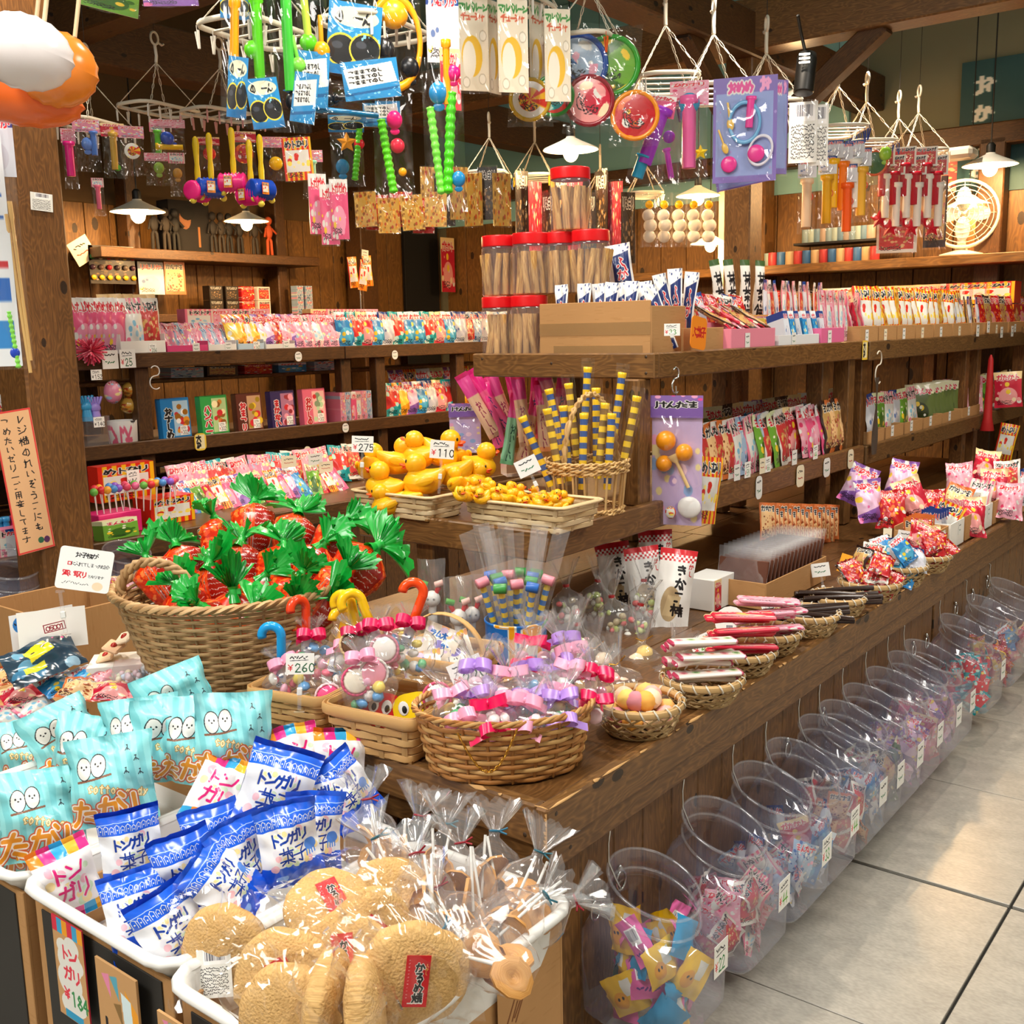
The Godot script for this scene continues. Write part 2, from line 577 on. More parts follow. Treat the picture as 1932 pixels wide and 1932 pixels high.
func make_materials() -> void:
	var wi := wood_image(1024, 512, 3, Color("56391c"), Color("93693a"), 9)
	var ht := ImageTexture.create_from_image(wi)
	var defs := {"wood": [Color(1, 1, 1), 0.42], "wood_dark": [Color(0.72, 0.68, 0.62), 0.5], "wood_post": [Color(0.98, 0.93, 0.86), 0.5], "wood_top": [Color(0.85, 0.82, 0.8), 0.36], "wood_grey": [Color(0.95, 0.98, 1.0), 0.5]}
	for k in defs:
		var m := tex_mat(wi, defs[k][1], defs[k][0])
		m.heightmap_enabled = true
		m.heightmap_texture = ht
		m.heightmap_scale = 0.06
		M[k] = m
	var wj := wood_image(512, 256, 11, Color("5e3f1c"), Color("96692f"), 4)
	M.pine = tex_mat(wj, 0.55)
	M.pine_dark = tex_mat(wj, 0.6, Color(0.6, 0.52, 0.42))
	M.film = film(Color(1, 1, 1, 0.0), 0.06)
	M.film2 = film(Color(0.95, 0.97, 1.0, 0.06), 0.08)
	M.pet = film(Color(0.93, 0.95, 1.0, 0.06), 0.02)
	M.jarpet = film(Color(0.6, 0.63, 0.74, 0.17), 0.03)
	M.white = mat(Color(0.9, 0.9, 0.89), 0.35)
	M.ivory = mat(Color(0.86, 0.83, 0.76), 0.4)
	M.paper = mat(Color(0.93, 0.92, 0.9), 0.8)
	M.black = mat(Color(0.03, 0.03, 0.03), 0.5)
	M.chrome = mat(Color(0.8, 0.8, 0.8), 0.18, 1.0)
	M.gold = mat(Color(0.8, 0.6, 0.25), 0.3, 1.0)
	M.v = vcol(0.55)
	M.vgloss = vcol(0.25)
	var ci := pic(256, 256, "b98b58")
	for k in 1800:
		var g := rng.randf_range(-0.03, 0.03)
		ci.rect(rng.randf(), rng.randf(), 0.02, 0.004, Color(0.72 + g, 0.54 + g, 0.34 + g))
	M.card = tex_mat(ci.im, 0.8)
	# stone-look floor tile
	var n := FastNoiseLite.new()
	n.seed = 4
	n.frequency = 0.02
	n.fractal_octaves = 5
	var a := n.get_seamless_image(512, 512)
	n.frequency = 0.15
	var b2 := n.get_seamless_image(512, 512)
	var fi := Image.create(512, 512, false, Image.FORMAT_RGBA8)
	for y in 512:
		for x in 512:
			var g := 0.62 + 0.08 * (a.get_pixel(x, y).r - 0.5) + 0.1 * (b2.get_pixel(x, y).r - 0.5)
			fi.set_pixel(x, y, Color(g * 1.03, g, g * 0.94))
	M.tile = tex_mat(fi, 0.28)
	M.grout = mat(Color(0.13, 0.12, 0.1), 0.9)
	M.wall_tan = mat(Color("5c4526"), 0.85)
	M.wall_olive = mat(Color("7d7a62"), 0.85)
	M.teal = mat(Color("8fc6ca"), 0.85)
	M.hall = mat(Color(0.8, 0.78, 0.74), 0.8)
func room() -> void:
	# floor: tiles with recessed joints on a screed
	var fl := struct("floor", boxm(Vector3(9.2, 0.1, 9.2), 0.0, Vector2.ZERO, Vector3(2.2, -0.056, -2.2)), M.grout)
	var px := 0.478
	var pzz := 0.957
	for ix in range(-5, 10):
		for iz in range(-6, 3):
			var x0 := 1.938 + (ix - 0) * px
			var z0 := -0.397 + iz * pzz
			if x0 > 6.0 or x0 < -2.0 or z0 < -6.5:
				continue
			var gx := 0.006 if ix == 0 else 0.0014
			var gz := 0.004 if iz == 0 or iz == 1 else 0.0014
			var gx2 := 0.006 if ix == -1 else 0.0014
			var m := boxm(Vector3(px - gx - gx2, 0.01, pzz - gz * 2), 0.0008, Vector2(ix * 0.37, iz * 0.23), Vector3((gx - gx2) * 0.5, 0, 0))
			part("tile", m, M.tile, fl, xf(Vector3(x0 + px * 0.5, -0.005, z0 + pzz * 0.5)))
	# walls
	struct("wall_back", boxm(Vector3(8.4, 3.2, 0.12), 0.0, Vector2.ZERO, Vector3(1.8, 1.6, -5.16)), M.wall_tan)
	struct("wall_end", boxm(Vector3(0.12, 3.2, 7.6), 0.0, Vector2.ZERO, Vector3(5.76, 1.6, -1.4)), M.wall_olive)
	struct("wall_hall", boxm(Vector3(0.12, 3.2, 7.6), 0.0, Vector2.ZERO, Vector3(-2.2, 1.6, -1.4)), M.hall)
	struct("wall_front", boxm(Vector3(8.2, 3.2, 0.12), 0.0, Vector2.ZERO, Vector3(1.8, 1.6, 2.3)), M.hall)
	struct("ceiling", boxm(Vector3(8.2, 0.12, 7.6), 0.0, Vector2.ZERO, Vector3(1.8, 3.06, -1.4)), M.teal)
	# vertical boards of the back wall, lighter pine, and of the end wall under its shelf
	var k := 0
	var x := 2.0
	while x < 5.6:
		var w := rr(0.11, 0.15)
		var bo := part("board", boxm(Vector3(w - 0.004, 1.72, 0.02), 0.002, Vector2(rr(0, 9), rr(0, 9))), M.pine, get_node("wall_back"), xf(Vector3(x + w / 2, 0.86, -5.09)))
		x += w
	var z := -5.0
	while z < 1.2:
		var w := rr(0.16, 0.2)
		part("board", boxm(Vector3(0.02, 1.75, w - 0.005), 0.002, Vector2(rr(0, 9), rr(0, 9))), M.pine, get_node("wall_end"), xf(Vector3(5.69, 0.875, z + w / 2)))
		z += w
	struct("trim_12", boxm(Vector3(0.03, 1.25, 2.9), 0.002, Vector2.ZERO, Vector3(5.685, 2.37, -3.62)), M.teal)
	# roof timbers
	beam("trim_1", Vector3(-2.1, 2.2, -2.07), Vector3(5.7, 2.2, -2.07), 0.15, 0.17, "wood_dark")
	beam("trim_2", Vector3(4.25, 2.24, 2.2), Vector3(4.25, 2.24, -5.1), 0.14, 0.2, "wood")
	beam("trim_3", Vector3(-2.1, 2.2, -4.0), Vector3(5.7, 2.2, -4.0), 0.14, 0.2, "wood_dark")
	beam("trim_4", Vector3(2.35, 2.24, -2.1), Vector3(2.35, 2.24, -5.1), 0.13, 0.17, "wood_dark")
	beam("trim_5", Vector3(5.62, 1.92, 2.2), Vector3(5.62, 1.92, -5.1), 0.1, 0.1, "wood_dark")
	beam("trim_6", Vector3(4.2, 1.82, -2.07), Vector3(3.72, 2.14, -2.07), 0.08, 0.08, "wood_dark")
	beam("trim_7", Vector3(4.25, 1.8, -1.98), Vector3(4.25, 2.16, -1.5), 0.08, 0.08, "wood_dark")
	# posts: the one by the left shelf, others further in
	var pb := pz(92, 640, -2.72)
	post("pillar_left", Vector3(pb.x, 0, -2.79), 0.15, 0.15, 2.9, "wood_post")
	post("pillar_middle", Vector3(4.25, 0, -2.07), 0.12, 0.12, 2.2, "wood")
	post("pillar_back", Vector3(pz(695, 480, -4.9).x, 0, -4.96), 0.14, 0.14, 2.9, "wood_dark")
	post("pillar_end", Vector3(5.6, 0, pxx(1425, 420, 5.55).z), 0.12, 0.12, 1.9, "pine")
	post("pillar_end", Vector3(5.62, 0, pxx(1868, 420, 5.6).z), 0.1, 0.12, 1.9, "wood_dark")
func beam(called: String, a: Vector3, b: Vector3, w: float, h: float, wood: String) -> void:
	var d := b - a
	var zz := d.normalized()
	var sd := Vector3.UP.cross(zz).normalized()
	var m := MB.new()
	m.box(Vector3.ZERO, Vector3(w, h, d.length()), 0.006, Basis(), Vector2(rr(0, 9), rr(0, 9)))
	var o := struct(called, m.mesh(), M[wood])
	o.transform = Transform3D(Basis(sd, zz.cross(sd), zz), (a + b) * 0.5)
func post(called: String, p: Vector3, w: float, dp: float, h: float, wood: String) -> void:
	var o := struct(called, boxm(Vector3(w, h, dp), 0.006, Vector2(rr(0, 9), rr(0, 9))), M[wood])
	o.position = p + Vector3(0, h / 2, 0)
func plank(parent: Node, called: String, a: Vector3, b: Vector3, wood := "wood", bev := 0.003) -> MeshInstance3D:
	# a board filling the box between two corners
	var s := (b - a).abs()
	return part(called, boxm(s, bev, Vector2(rr(0, 9), rr(0, 9))), M[wood], parent, xf((a + b) * 0.5))
func screw(parent: Node, p: Vector3, n: Vector3) -> void:
	if not G.has("screw"):
		var b := MB.new()
		b.lathe([Vector2(0.0, 0.0009), Vector2(0.0028, 0.0007), Vector2(0.0034, 0.0)], 10)
		G.screw = b.mesh()
	part("screw", G.screw, hx("3a2a1c", 0.35), parent, xf(p, Basis(Quaternion(Vector3.UP, n))))
const TX := 1.045
const TZ := -0.772
const TY := 0.43
const SZ := -1.165
const BZ := -1.67
func main_table() -> void:
	var t := thing("display_table", "long low brown wooden display table with plank sides and ring pulls", "table")
	# top boards along the aisle
	for k in 4:
		var z0 := TZ - 0.02 - k * 0.242
		plank(t, "top_board", Vector3(TX + 0.02, TY - 0.02, z0), Vector3(2.808, TY - 0.002, z0 - 0.24), "wood_top", 0.001)
	# fascia boards: aisle side and end, then the lower strip
	plank(t, "fascia", Vector3(TX - 0.004, TY - 0.06, TZ), Vector3(2.806, TY, TZ - 0.02))
	plank(t, "fascia", Vector3(TX, TY - 0.06, TZ - 0.021), Vector3(TX + 0.02, TY, -1.76))
	plank(t, "apron", Vector3(TX + 0.012, TY - 0.1, TZ - 0.008), Vector3(2.806, TY - 0.061, TZ - 0.024))
	plank(t, "apron", Vector3(TX + 0.012, TY - 0.1, TZ - 0.025), Vector3(TX + 0.028, TY - 0.061, -1.75))
	for q in [[TX + 0.012, -0.012], [TX + 0.012, -0.045]]:
		screw(t, Vector3(q[0] + 0.005, TY + q[1], TZ), Vector3(0, 0, 1))
		screw(t, Vector3(TX, TY + q[1] - 0.002, TZ - 0.04), Vector3(-1, 0, 0))
	screw(t, Vector3(TX + 0.06, TY - 0.08, TZ - 0.008), Vector3(0, 0, 1))
	worn_edges(t)
	# carcass planks
	var x := TX + 0.03
	var n := 0
	while x < 2.79:
		var w := rr(0.083, 0.09)
		plank(t, "side_plank", Vector3(x + 0.001, 0.0, TZ - 0.032), Vector3(minf(x + w, 2.8), TY - 0.1, TZ - 0.05), "wood", 0.0025)
		x += w
	var z := TZ - 0.04
	while z > -1.62:
		plank(t, "side_plank", Vector3(TX + 0.036, 0.0, z - 0.001), Vector3(TX + 0.054, TY - 0.1, z - 0.09), "wood", 0.0025)
		z -= 0.091
	for q in [[1118, 1695], [1165, 1640], [1482, 1398], [1550, 1340], [1720, 1215], [1745, 1200], [1800, 1140]]:
		ring_pull(t, pz(q[0], q[1], TZ - 0.03))
	# second unit further along
	var t2 := thing("display_table", "second low wooden display table set end to end beyond the first", "table")
	for k in 5:
		plank(t2, "top_board", Vector3(2.812, TY - 0.02, TZ - 0.03 - k * 0.25), Vector3(5.0, TY - 0.002, TZ - 0.278 - k * 0.25), "wood_top", 0.001)
	plank(t2, "fascia", Vector3(2.812, TY - 0.06, TZ - 0.01), Vector3(5.0, TY + 0.004, TZ - 0.03), "wood")
	plank(t2, "apron", Vector3(2.812, TY - 0.1, TZ - 0.018), Vector3(5.0, TY - 0.061, TZ - 0.03))
	x = 2.815
	while x < 4.9:
		plank(t2, "side_plank", Vector3(x + 0.001, 0.0, TZ - 0.032), Vector3(x + 0.087, TY - 0.1, TZ - 0.05), "wood", 0.0025)
		x += 0.088
	for q in [[1832, 1115], [1860, 1090]]:
		ring_pull(t2, pz(q[0], q[1], TZ - 0.03))
	# two-tier shelf standing on the first table
	var s := thing("two_tier_shelf", "two-tier brown wooden shelf standing on the display table", "shelf")
	plank(s, "lower_board", Vector3(1.6, 0.645, SZ - 0.02), Vector3(3.26, 0.663, BZ + 0.02), "wood_top")
	plank(s, "lower_fascia", Vector3(1.58, 0.612, SZ), Vector3(3.26, 0.67, SZ - 0.02))
	plank(s, "lower_fascia", Vector3(1.58, 0.612, SZ - 0.0205), Vector3(1.6, 0.67, BZ), "wood")
	plank(s, "upper_board", Vector3(2.0, 0.965, SZ - 0.02), Vector3(3.26, 0.983, BZ + 0.02), "wood_top")
	plank(s, "upper_fascia", Vector3(2.0, 0.938, SZ), Vector3(3.26, 0.993, SZ - 0.02))
	plank(s, "upper_fascia", Vector3(1.98, 0.938, SZ + 0.0005), Vector3(2.0, 0.993, BZ), "wood")
	plank(s, "rear_fascia", Vector3(1.6, 0.612, BZ), Vector3(3.26, 0.67, BZ + 0.02))
	plank(s, "rear_fascia", Vector3(2.0, 0.938, BZ), Vector3(3.26, 0.993, BZ + 0.02))
	for q in [Vector3(1.98, 0.985, SZ - 0.02), Vector3(1.98, 0.95, SZ - 0.02), Vector3(1.98, 0.97, SZ - 0.27), Vector3(1.98, 0.98, BZ + 0.03)]:
		screw(s, q, Vector3(-1, 0, 0))
	var pw := 0.05
	for q in [[1.955, SZ - 0.022, 0.663, 0.938], [2.3, BZ + 0.072, 0.663, 0.938], [3.17, SZ - 0.022, TY, 0.938], [3.17, BZ + 0.072, TY, 0.938], [1.6, BZ + 0.2, TY, 0.612], [2.6, BZ + 0.072, TY, 0.612], [3.06, SZ - 0.06, TY, 0.938]]:
		plank(s, "post", Vector3(q[0], q[2], q[1]), Vector3(q[0] + pw, q[3], q[1] - pw), "wood")
	var s2 := thing("two_tier_shelf", "second two-tier wooden shelf continuing along the far table", "shelf")
	plank(s2, "lower_board", Vector3(3.29, 0.645, SZ - 0.02), Vector3(5.55, 0.663, BZ + 0.02), "wood_top")
	plank(s2, "lower_fascia", Vector3(3.28, 0.605, SZ), Vector3(5.55, 0.665, SZ - 0.02), "wood_grey")
	plank(s2, "upper_board", Vector3(3.29, 0.962, SZ - 0.02), Vector3(5.55, 0.98, BZ + 0.02), "wood_top")
	plank(s2, "upper_fascia", Vector3(3.28, 0.93, SZ), Vector3(5.55, 0.99, SZ - 0.02), "wood_grey")
	for q in [[3.3, SZ - 0.03], [4.45, SZ - 0.03], [4.62, SZ - 0.03], [5.4, SZ - 0.03], [3.3, BZ + 0.07], [5.4, BZ + 0.07]]:
		plank(s2, "post", Vector3(q[0], TY, q[1]), Vector3(q[0] + pw, 0.93, q[1] - pw), "wood_post")
func worn_edges(t: Node) -> void:
	# bare wood where the stain has chipped off along the front edges
	var b := MB.new()
	var x := TX
	while x < 2.7:
		var l := rr(0.006, 0.05) * (1.6 if x < 1.5 else 0.8)
		if rng.randf() < (0.8 if x < 1.45 else 0.4):
			var h := rr(0.0008, 0.003)
			b.fan([Vector3(x, TY + 0.0004, TZ + 0.0004), Vector3(x + l * 0.3, TY + 0.0004, TZ - h * 1.5), Vector3(x + l * 0.7, TY + 0.0004, TZ - h), Vector3(x + l, TY + 0.0004, TZ + 0.0004), Vector3(x + l * 0.6, TY - h, TZ + 0.0005), Vector3(x + l * 0.2, TY - h * 0.7, TZ + 0.0005)])
		x += l + rr(0.002, 0.03)
	var z := TZ
	while z > -1.65:
		var l := rr(0.006, 0.035)
		if rng.randf() < (0.85 if z > -0.95 else 0.35):
			var h := rr(0.001, 0.004)
			b.fan([Vector3(TX - 0.0005, TY + 0.0004, z), Vector3(TX + h * 1.6, TY + 0.0004, z - l * 0.4), Vector3(TX - 0.0005, TY + 0.0004, z - l), Vector3(TX - 0.0006, TY - h, z - l * 0.6), Vector3(TX - 0.0006, TY - h * 0.6, z - l * 0.2)])
		z -= l + rr(0.002, 0.02)
	for k in 9:
		var y := TY - 0.004 - k * 0.0062
		var h := rr(0.0015, 0.004)
		b.fan([Vector3(TX - 0.0046, y, TZ + 0.0004), Vector3(TX - 0.0046, y - 0.002, TZ - h * 1.6), Vector3(TX - 0.0046, y - 0.006, TZ - h), Vector3(TX - 0.0046, y - 0.0065, TZ + 0.0004)])
	part("worn_edge", b.mesh(), hx("c79a62", 0.8), t)
func ring_pull(parent: Node, p: Vector3) -> void:
	if not G.has("ringpull"):
		var b := MB.new()
		var pts := []
		for k in 16:
			pts.append(Vector3(cos(TAU * k / 16) * 0.013, -0.016 + sin(TAU * k / 16) * 0.015, 0.006))
		b.tube(pts, 0.0022, 6, true)
		b.ball(Vector3(0, 0.003, 0.004), Vector3(0.005, 0.006, 0.005), 8, 6)
		G.ringpull = b.mesh()
	part("ring_pull", G.ringpull, M.chrome, parent, xf(p))
# the shelf run across the aisle stands a few degrees askew; its own axes: x along, z towards the aisle
var GT := Transform3D(Basis(Vector3.UP, deg_to_rad(-4.0)), Vector3(2.9, 0, -3.41))
func gl(x: float, y: float, off := 0.0) -> Vector3:
	# pixel -> point in the run's own axes, on the plane z = off
	var i := GT.affine_inverse()
	var o := i * camC
	var d := i.basis * ray(x, y)
	return o + d * ((off - o.z) / d.z)
func left_gondola() -> void:
	# low base with planks, two tiers above
	var t := thing("wall_side_shelf", "long dark wooden shelf run across the aisle behind the carrot basket", "shelf", GT)
	var X0 := -2.0
	var X1 := 1.5
	for k in 2:
		plank(t, "base_top", Vector3(X0, TY - 0.02, 0.53 - k * 0.51), Vector3(X1, TY, 0.022 - k * 0.51), "wood_top", 0.001)
	plank(t, "base_fascia", Vector3(X0, TY - 0.06, 0.55), Vector3(X1, TY + 0.004, 0.532), "wood_dark")
	var x := X0
	while x < X1 - 0.05:
		plank(t, "side_plank", Vector3(x + 0.001, 0.0, 0.53), Vector3(x + 0.098, TY - 0.06, 0.51), "wood_dark", 0.0025)
		x += 0.1
	var j := gl(657, 800).x
	for lv in [[0.62, 0.672], [0.938, 0.992]]:
		plank(t, "shelf_board", Vector3(X0, lv[1] - 0.025, -0.02), Vector3(X1, lv[1] - 0.008, -0.5), "wood_top")
		plank(t, "shelf_fascia", Vector3(X0, lv[0], 0), Vector3(j, lv[1], -0.02), "wood_dark")
		plank(t, "shelf_fascia", Vector3(j + 0.003, lv[0], 0), Vector3(X1, lv[1], -0.02), "wood_dark")
	plank(t, "back_board", Vector3(X0, TY, -0.5), Vector3(X1, 0.6, -0.52), "wood_dark")
	for q in [[275, 800], [655, 750], [720, 745], [-150, 800], [870, 745]]:
		var a := gl(q[0], q[1], -0.02)
		plank(t, "post", Vector3(a.x - 0.025, 0.672, -0.022), Vector3(a.x + 0.03, 0.938, -0.07), "wood_dark")
		plank(t, "post", Vector3(a.x - 0.025, TY, -0.022), Vector3(a.x + 0.03, 0.62, -0.07), "wood_dark")
		plank(t, "post", Vector3(a.x - 0.02, 0.672, -0.42), Vector3(a.x + 0.03, 0.938, -0.47), "wood_dark")
	plank(t, "inner_shelf", Vector3(X0, 0.87, -0.2), Vector3(X1, 0.885, -0.4), "wood")
# ---------- shapes used by many goods; all stand on y = 0 and face +Z
func pouch(w: float, h: float, t: float, sd: int, crimp := 0.07, wr := 1.0, nx := 12, ny := 14, back := true) -> ArrayMesh:
	# a heat-sealed bag: flat seams above and below, bulging and creased between
	var b := MB.new()
	var n := FastNoiseLite.new()
	n.seed = sd
	n.frequency = 1.0
	for sg in ([1.0, -1.0] if back else [1.0]):
		b.grid(nx, ny, func(u: float, v: float) -> Vector3:
			var vv := clampf((v - crimp) / (1.0 - 2.0 * crimp), 0.0, 1.0)
			var pv := pow(sin(PI * vv), 0.55) if vv > 0.0 and vv < 1.0 else 0.0
			var pu := 1.0 - pow(absf(2.0 * u - 1.0), 3.0)
			var x := (u - 0.5) * w * (1.0 - 0.07 * pv)
			var z: float = sg * t * 0.5 * pu * pv
			var near := exp(-minf(vv, 1.0 - vv) * 7.0) * (1.0 if pv > 0.0 else 0.35)
			z += wr * t * (0.10 * n.get_noise_2d(u * 4.0, v * 4.0 + sg * 9.0) * pv + 0.09 * near * sin(u * 23.0 + sd + 3.0 * n.get_noise_2d(u * 3.0, v)) * pu)
			var bend := wr * t * 0.35 * n.get_noise_2d(u * 1.3 + 40.0, v * 1.3)
			return Vector3(x, (1.0 - v) * h, z + bend))
	return b.mesh()
func cello(r: float, h: float, neck: float, fan: float, sd: int, sx := 1.0, sz := 1.0) -> ArrayMesh:
	# clear bag gathered at the neck, its top fanned out
	var b := MB.new()
	var n := FastNoiseLite.new()
	n.seed = sd
	n.frequency = 1.0
	b.grid(30, 16, func(u: float, v: float) -> Vector3:
		var th := TAU * u
		var y := 1.0 - v
		var rad := 0.0
		if y < neck:
			var k := y / neck
			rad = r * (0.25 + 0.75 * pow(sin(PI * clampf(0.12 + 0.8 * k, 0, 1)), 0.6)) if k > 0.02 else r * 0.5
			rad *= 1.0 if k < 0.7 else lerpf(1.0, 0.16, smoothstep(0.7, 1.0, k))
			rad *= 1.0 + 0.16 * n.get_noise_2d(cos(th) * 1.6 + k * 2.0, sin(th) * 1.6)
			rad *= 1.0 + 0.10 * k * sin(th * 11.0 + sd)
		else:
			var k := (y - neck) / (1.0 - neck)
			rad = r * (0.14 + fan * k) * (1.0 + 0.3 * sin(th * 9.0 + sd))
		var flat := 1.0 if y < neck else lerpf(1.0, 0.45, (y - neck) / (1.0 - neck))
		var lift := 0.0 if y < neck else 0.02 * sin(th * 9.0) * (y - neck)
		return Vector3(cos(th) * rad * sx, y * h + lift, sin(th) * rad * sz * flat))
	return b.mesh()
func ring_rect(a: float, bb: float, r: float, n: int) -> Array:
	# n points round a rounded rectangle of half sizes a, bb
	var out := []
	var ex := a - r
	var ez := bb - r
	var per := 4.0 * (ex + ez) + TAU * r
	for k in n:
		var s := per * k / n
		var q := Vector3.ZERO
		var segs := [[2 * ez, 0], [PI * r / 2, 1], [2 * ex, 2], [PI * r / 2, 3], [2 * ez, 4], [PI * r / 2, 5], [2 * ex, 6], [PI * r / 2, 7]]
		for g in segs:
			if s <= g[0] or g[1] == 7:
				var f: float = s
				match g[1]:
					0: q = Vector3(a, 0, -ez + f)
					1: q = Vector3(ex + r * cos(f / r), 0, ez + r * sin(f / r))
					2: q = Vector3(ex - f, 0, bb)
					3: q = Vector3(-ex - r * sin(f / r), 0, ez + r * cos(f / r))
					4: q = Vector3(-a, 0, ez - f)
					5: q = Vector3(-ex - r * cos(f / r), 0, -ez - r * sin(f / r))
					6: q = Vector3(-ex + f, 0, -bb)
					7: q = Vector3(ex + r * sin(f / r), 0, -ez - r * cos(f / r))
				break
			s -= g[0]
		out.append(q)
	return out
func weave(o: Node, ring: Array, S: int, ys: Array, sc: Callable, rx: float, ry: float, amp: float, cols: Array, stake_r: float, stake_flat := -1.0) -> void:
	# strands running over and under upright stakes (one stake every S points of the ring)
	var b: MB
	var n := ring.size()
	for row in ys.size():
		b = MB.new()
		var y: float = ys[row]
		var s: float = sc.call(y)
		b.tint(cols[row % cols.size()])
		var pts := []
		for k in n:
			var q: Vector3 = ring[k]
			var tg: Vector3 = ring[(k + 1) % n] - ring[(k - 1 + n) % n]
			var nm := Vector3(tg.z, 0, -tg.x).normalized()
			var off := amp * cos(PI * k / S + PI * row)
			pts.append(Vector3(q.x * s, y, q.z * s) + nm * off)
		b.tube(pts, rx, 5, true, ry, Vector3.UP)
		part("weaver", b.mesh(), M.v, o)
	b = MB.new()
	b.tint(cols[0].darkened(0.15))
	for k in range(0, n, S):
		var pts := []
		for j in 7:
			var y: float = lerpf(ys[0] - ry, ys[-1] + ry, j / 6.0)
			var s: float = sc.call(y)
			pts.append(Vector3(ring[k].x * s, y, ring[k].z * s))
		var tg: Vector3 = ring[(k + 1) % n] - ring[(k - 1 + n) % n]
		b.tube(pts, stake_r, 5, false, stake_flat, Vector3(tg.z, 0, -tg.x).normalized() if stake_flat > 0 else Vector3.ZERO)
	part("stakes", b.mesh(), M.v, o)
func rope(pts: Array, r: float, strands: int, turns: float, cols: Array, closed := false) -> ArrayMesh:
	var b := MB.new()
	var n := pts.size()
	for s in strands:
		b.tint(cols[s % cols.size()])
		var q := []
		for k in n:
			var a: Vector3 = pts[(k - 1 + n) % n] if closed or k > 0 else pts[0]
			var e: Vector3 = pts[(k + 1) % n] if closed or k < n - 1 else pts[n - 1]
			var d := (e - a).normalized()
			var up := Vector3.UP if absf(d.y) < 0.95 else Vector3.RIGHT
			var f := d.cross(up).normalized()
			var g := f.cross(d)
			var th := TAU * (turns * k / n + float(s) / strands)
			q.append(pts[k] + (f * cos(th) + g * sin(th)) * r * 0.62)
		b.tube(q, r * 0.62, 5, closed)
	return b.mesh()
func hexbowl(r0: float, r1: float, h: float, cols: Array) -> ArrayMesh:
	# open hexagon weave of bamboo strips: two slanting families and level hoops
	var b := MB.new()
	var at := func(th: float, s: float) -> Vector3:
		var k := pow(s, 0.55)
		return Vector3(cos(th) * lerpf(r0, r1, k), s * h, sin(th) * lerpf(r0, r1, k))
	var n := 16
	for dirn in [-1.0, 1.0]:
		for k in n:
			b.tint(cols[(k + (0 if dirn < 0 else 1)) % cols.size()])
			var pts := []
			for j in 9:
				var s := j / 8.0
				pts.append(at.call(TAU * k / n + dirn * s * 1.1, s) * Vector3(1 + dirn * 0.004, 1, 1 + dirn * 0.004))
			b.tube(pts, 0.0007, 4, false, 0.0026, Vector3(-sin(TAU * k / n), 0.6, cos(TAU * k / n)))
	for s in [0.02, 0.3, 0.62]:
		b.tint(cols[1])
		var pts := []
		for j in 40:
			pts.append(at.call(TAU * j / 40.0, s))
		b.tube(pts, 0.0008, 4, true, 0.0026, Vector3.UP)
	for k in 6: # bottom strips
		b.tint(cols[0])
		var x := (k - 2.5) * r0 * 0.33
		var e := sqrt(maxf(r0 * r0 - x * x, 0.0001))
		b.tube([Vector3(x, 0.001, -e), Vector3(x, 0.001, e)], 0.003, 4, false, 0.0007, Vector3.UP)
		b.tube([Vector3(-e, 0.0022, x), Vector3(e, 0.0022, x)], 0.003, 4, false, 0.0007, Vector3.UP)
	return b.mesh()
func hexrim(r: float, y: float) -> Array:
	var b := MB.new()
	b.tint(Color(0.52, 0.33, 0.14))
	for k in 2:
		var pts := []
		for j in 44:
			var th := TAU * j / 44.0
			pts.append(Vector3(cos(th), 0, sin(th)) * (r + (0.003 if k == 0 else -0.003)) + Vector3(0, y, 0))
		b.tube(pts, 0.002, 5, true, 0.006, Vector3.UP)
	var c := MB.new()
	for j in 20:
		var th := TAU * j / 20.0
		var o := Vector3(cos(th), 0, sin(th))
		var tg := Vector3(-sin(th), 0, cos(th))
		var pts := []
		for k in 9:
			var ph := TAU * k / 8.0
			pts.append(o * (r + cos(ph) * 0.0062) + Vector3(0, y + sin(ph) * 0.008, 0) + tg * 0.004 * sin(ph))
		c.tube(pts, 0.0016, 4, false, 0.0007, o)
	return [b.mesh(), c.mesh()]
func bow(r: float, sd: int) -> ArrayMesh:
	# two loops and two tails of flat ribbon
	var b := MB.new()
	var w := r * 0.3
	for sg in [-1.0, 1.0]:
		b.grid(10, 2, func(u: float, v: float) -> Vector3:
			var th := TAU * u
			return Vector3(sg * r * 0.55 * (1.0 - cos(th)), r * 0.42 * sin(th) * (0.5 + 0.5 * sin(PI * u)), (v - 0.5) * w * 2.0 + 0.1 * r * sin(th + sd)))
		b.grid(8, 2, func(u: float, v: float) -> Vector3:
			return Vector3(sg * r * (0.2 + 0.75 * u), -r * (0.15 + 1.1 * u) + 0.12 * r * sin(u * 7.0 + sd), (v - 0.5) * w * 1.6 + 0.2 * r * u))
	b.ball(Vector3.ZERO, Vector3(r * 0.16, r * 0.16, r * 0.2), 8, 6)
	return b.mesh()
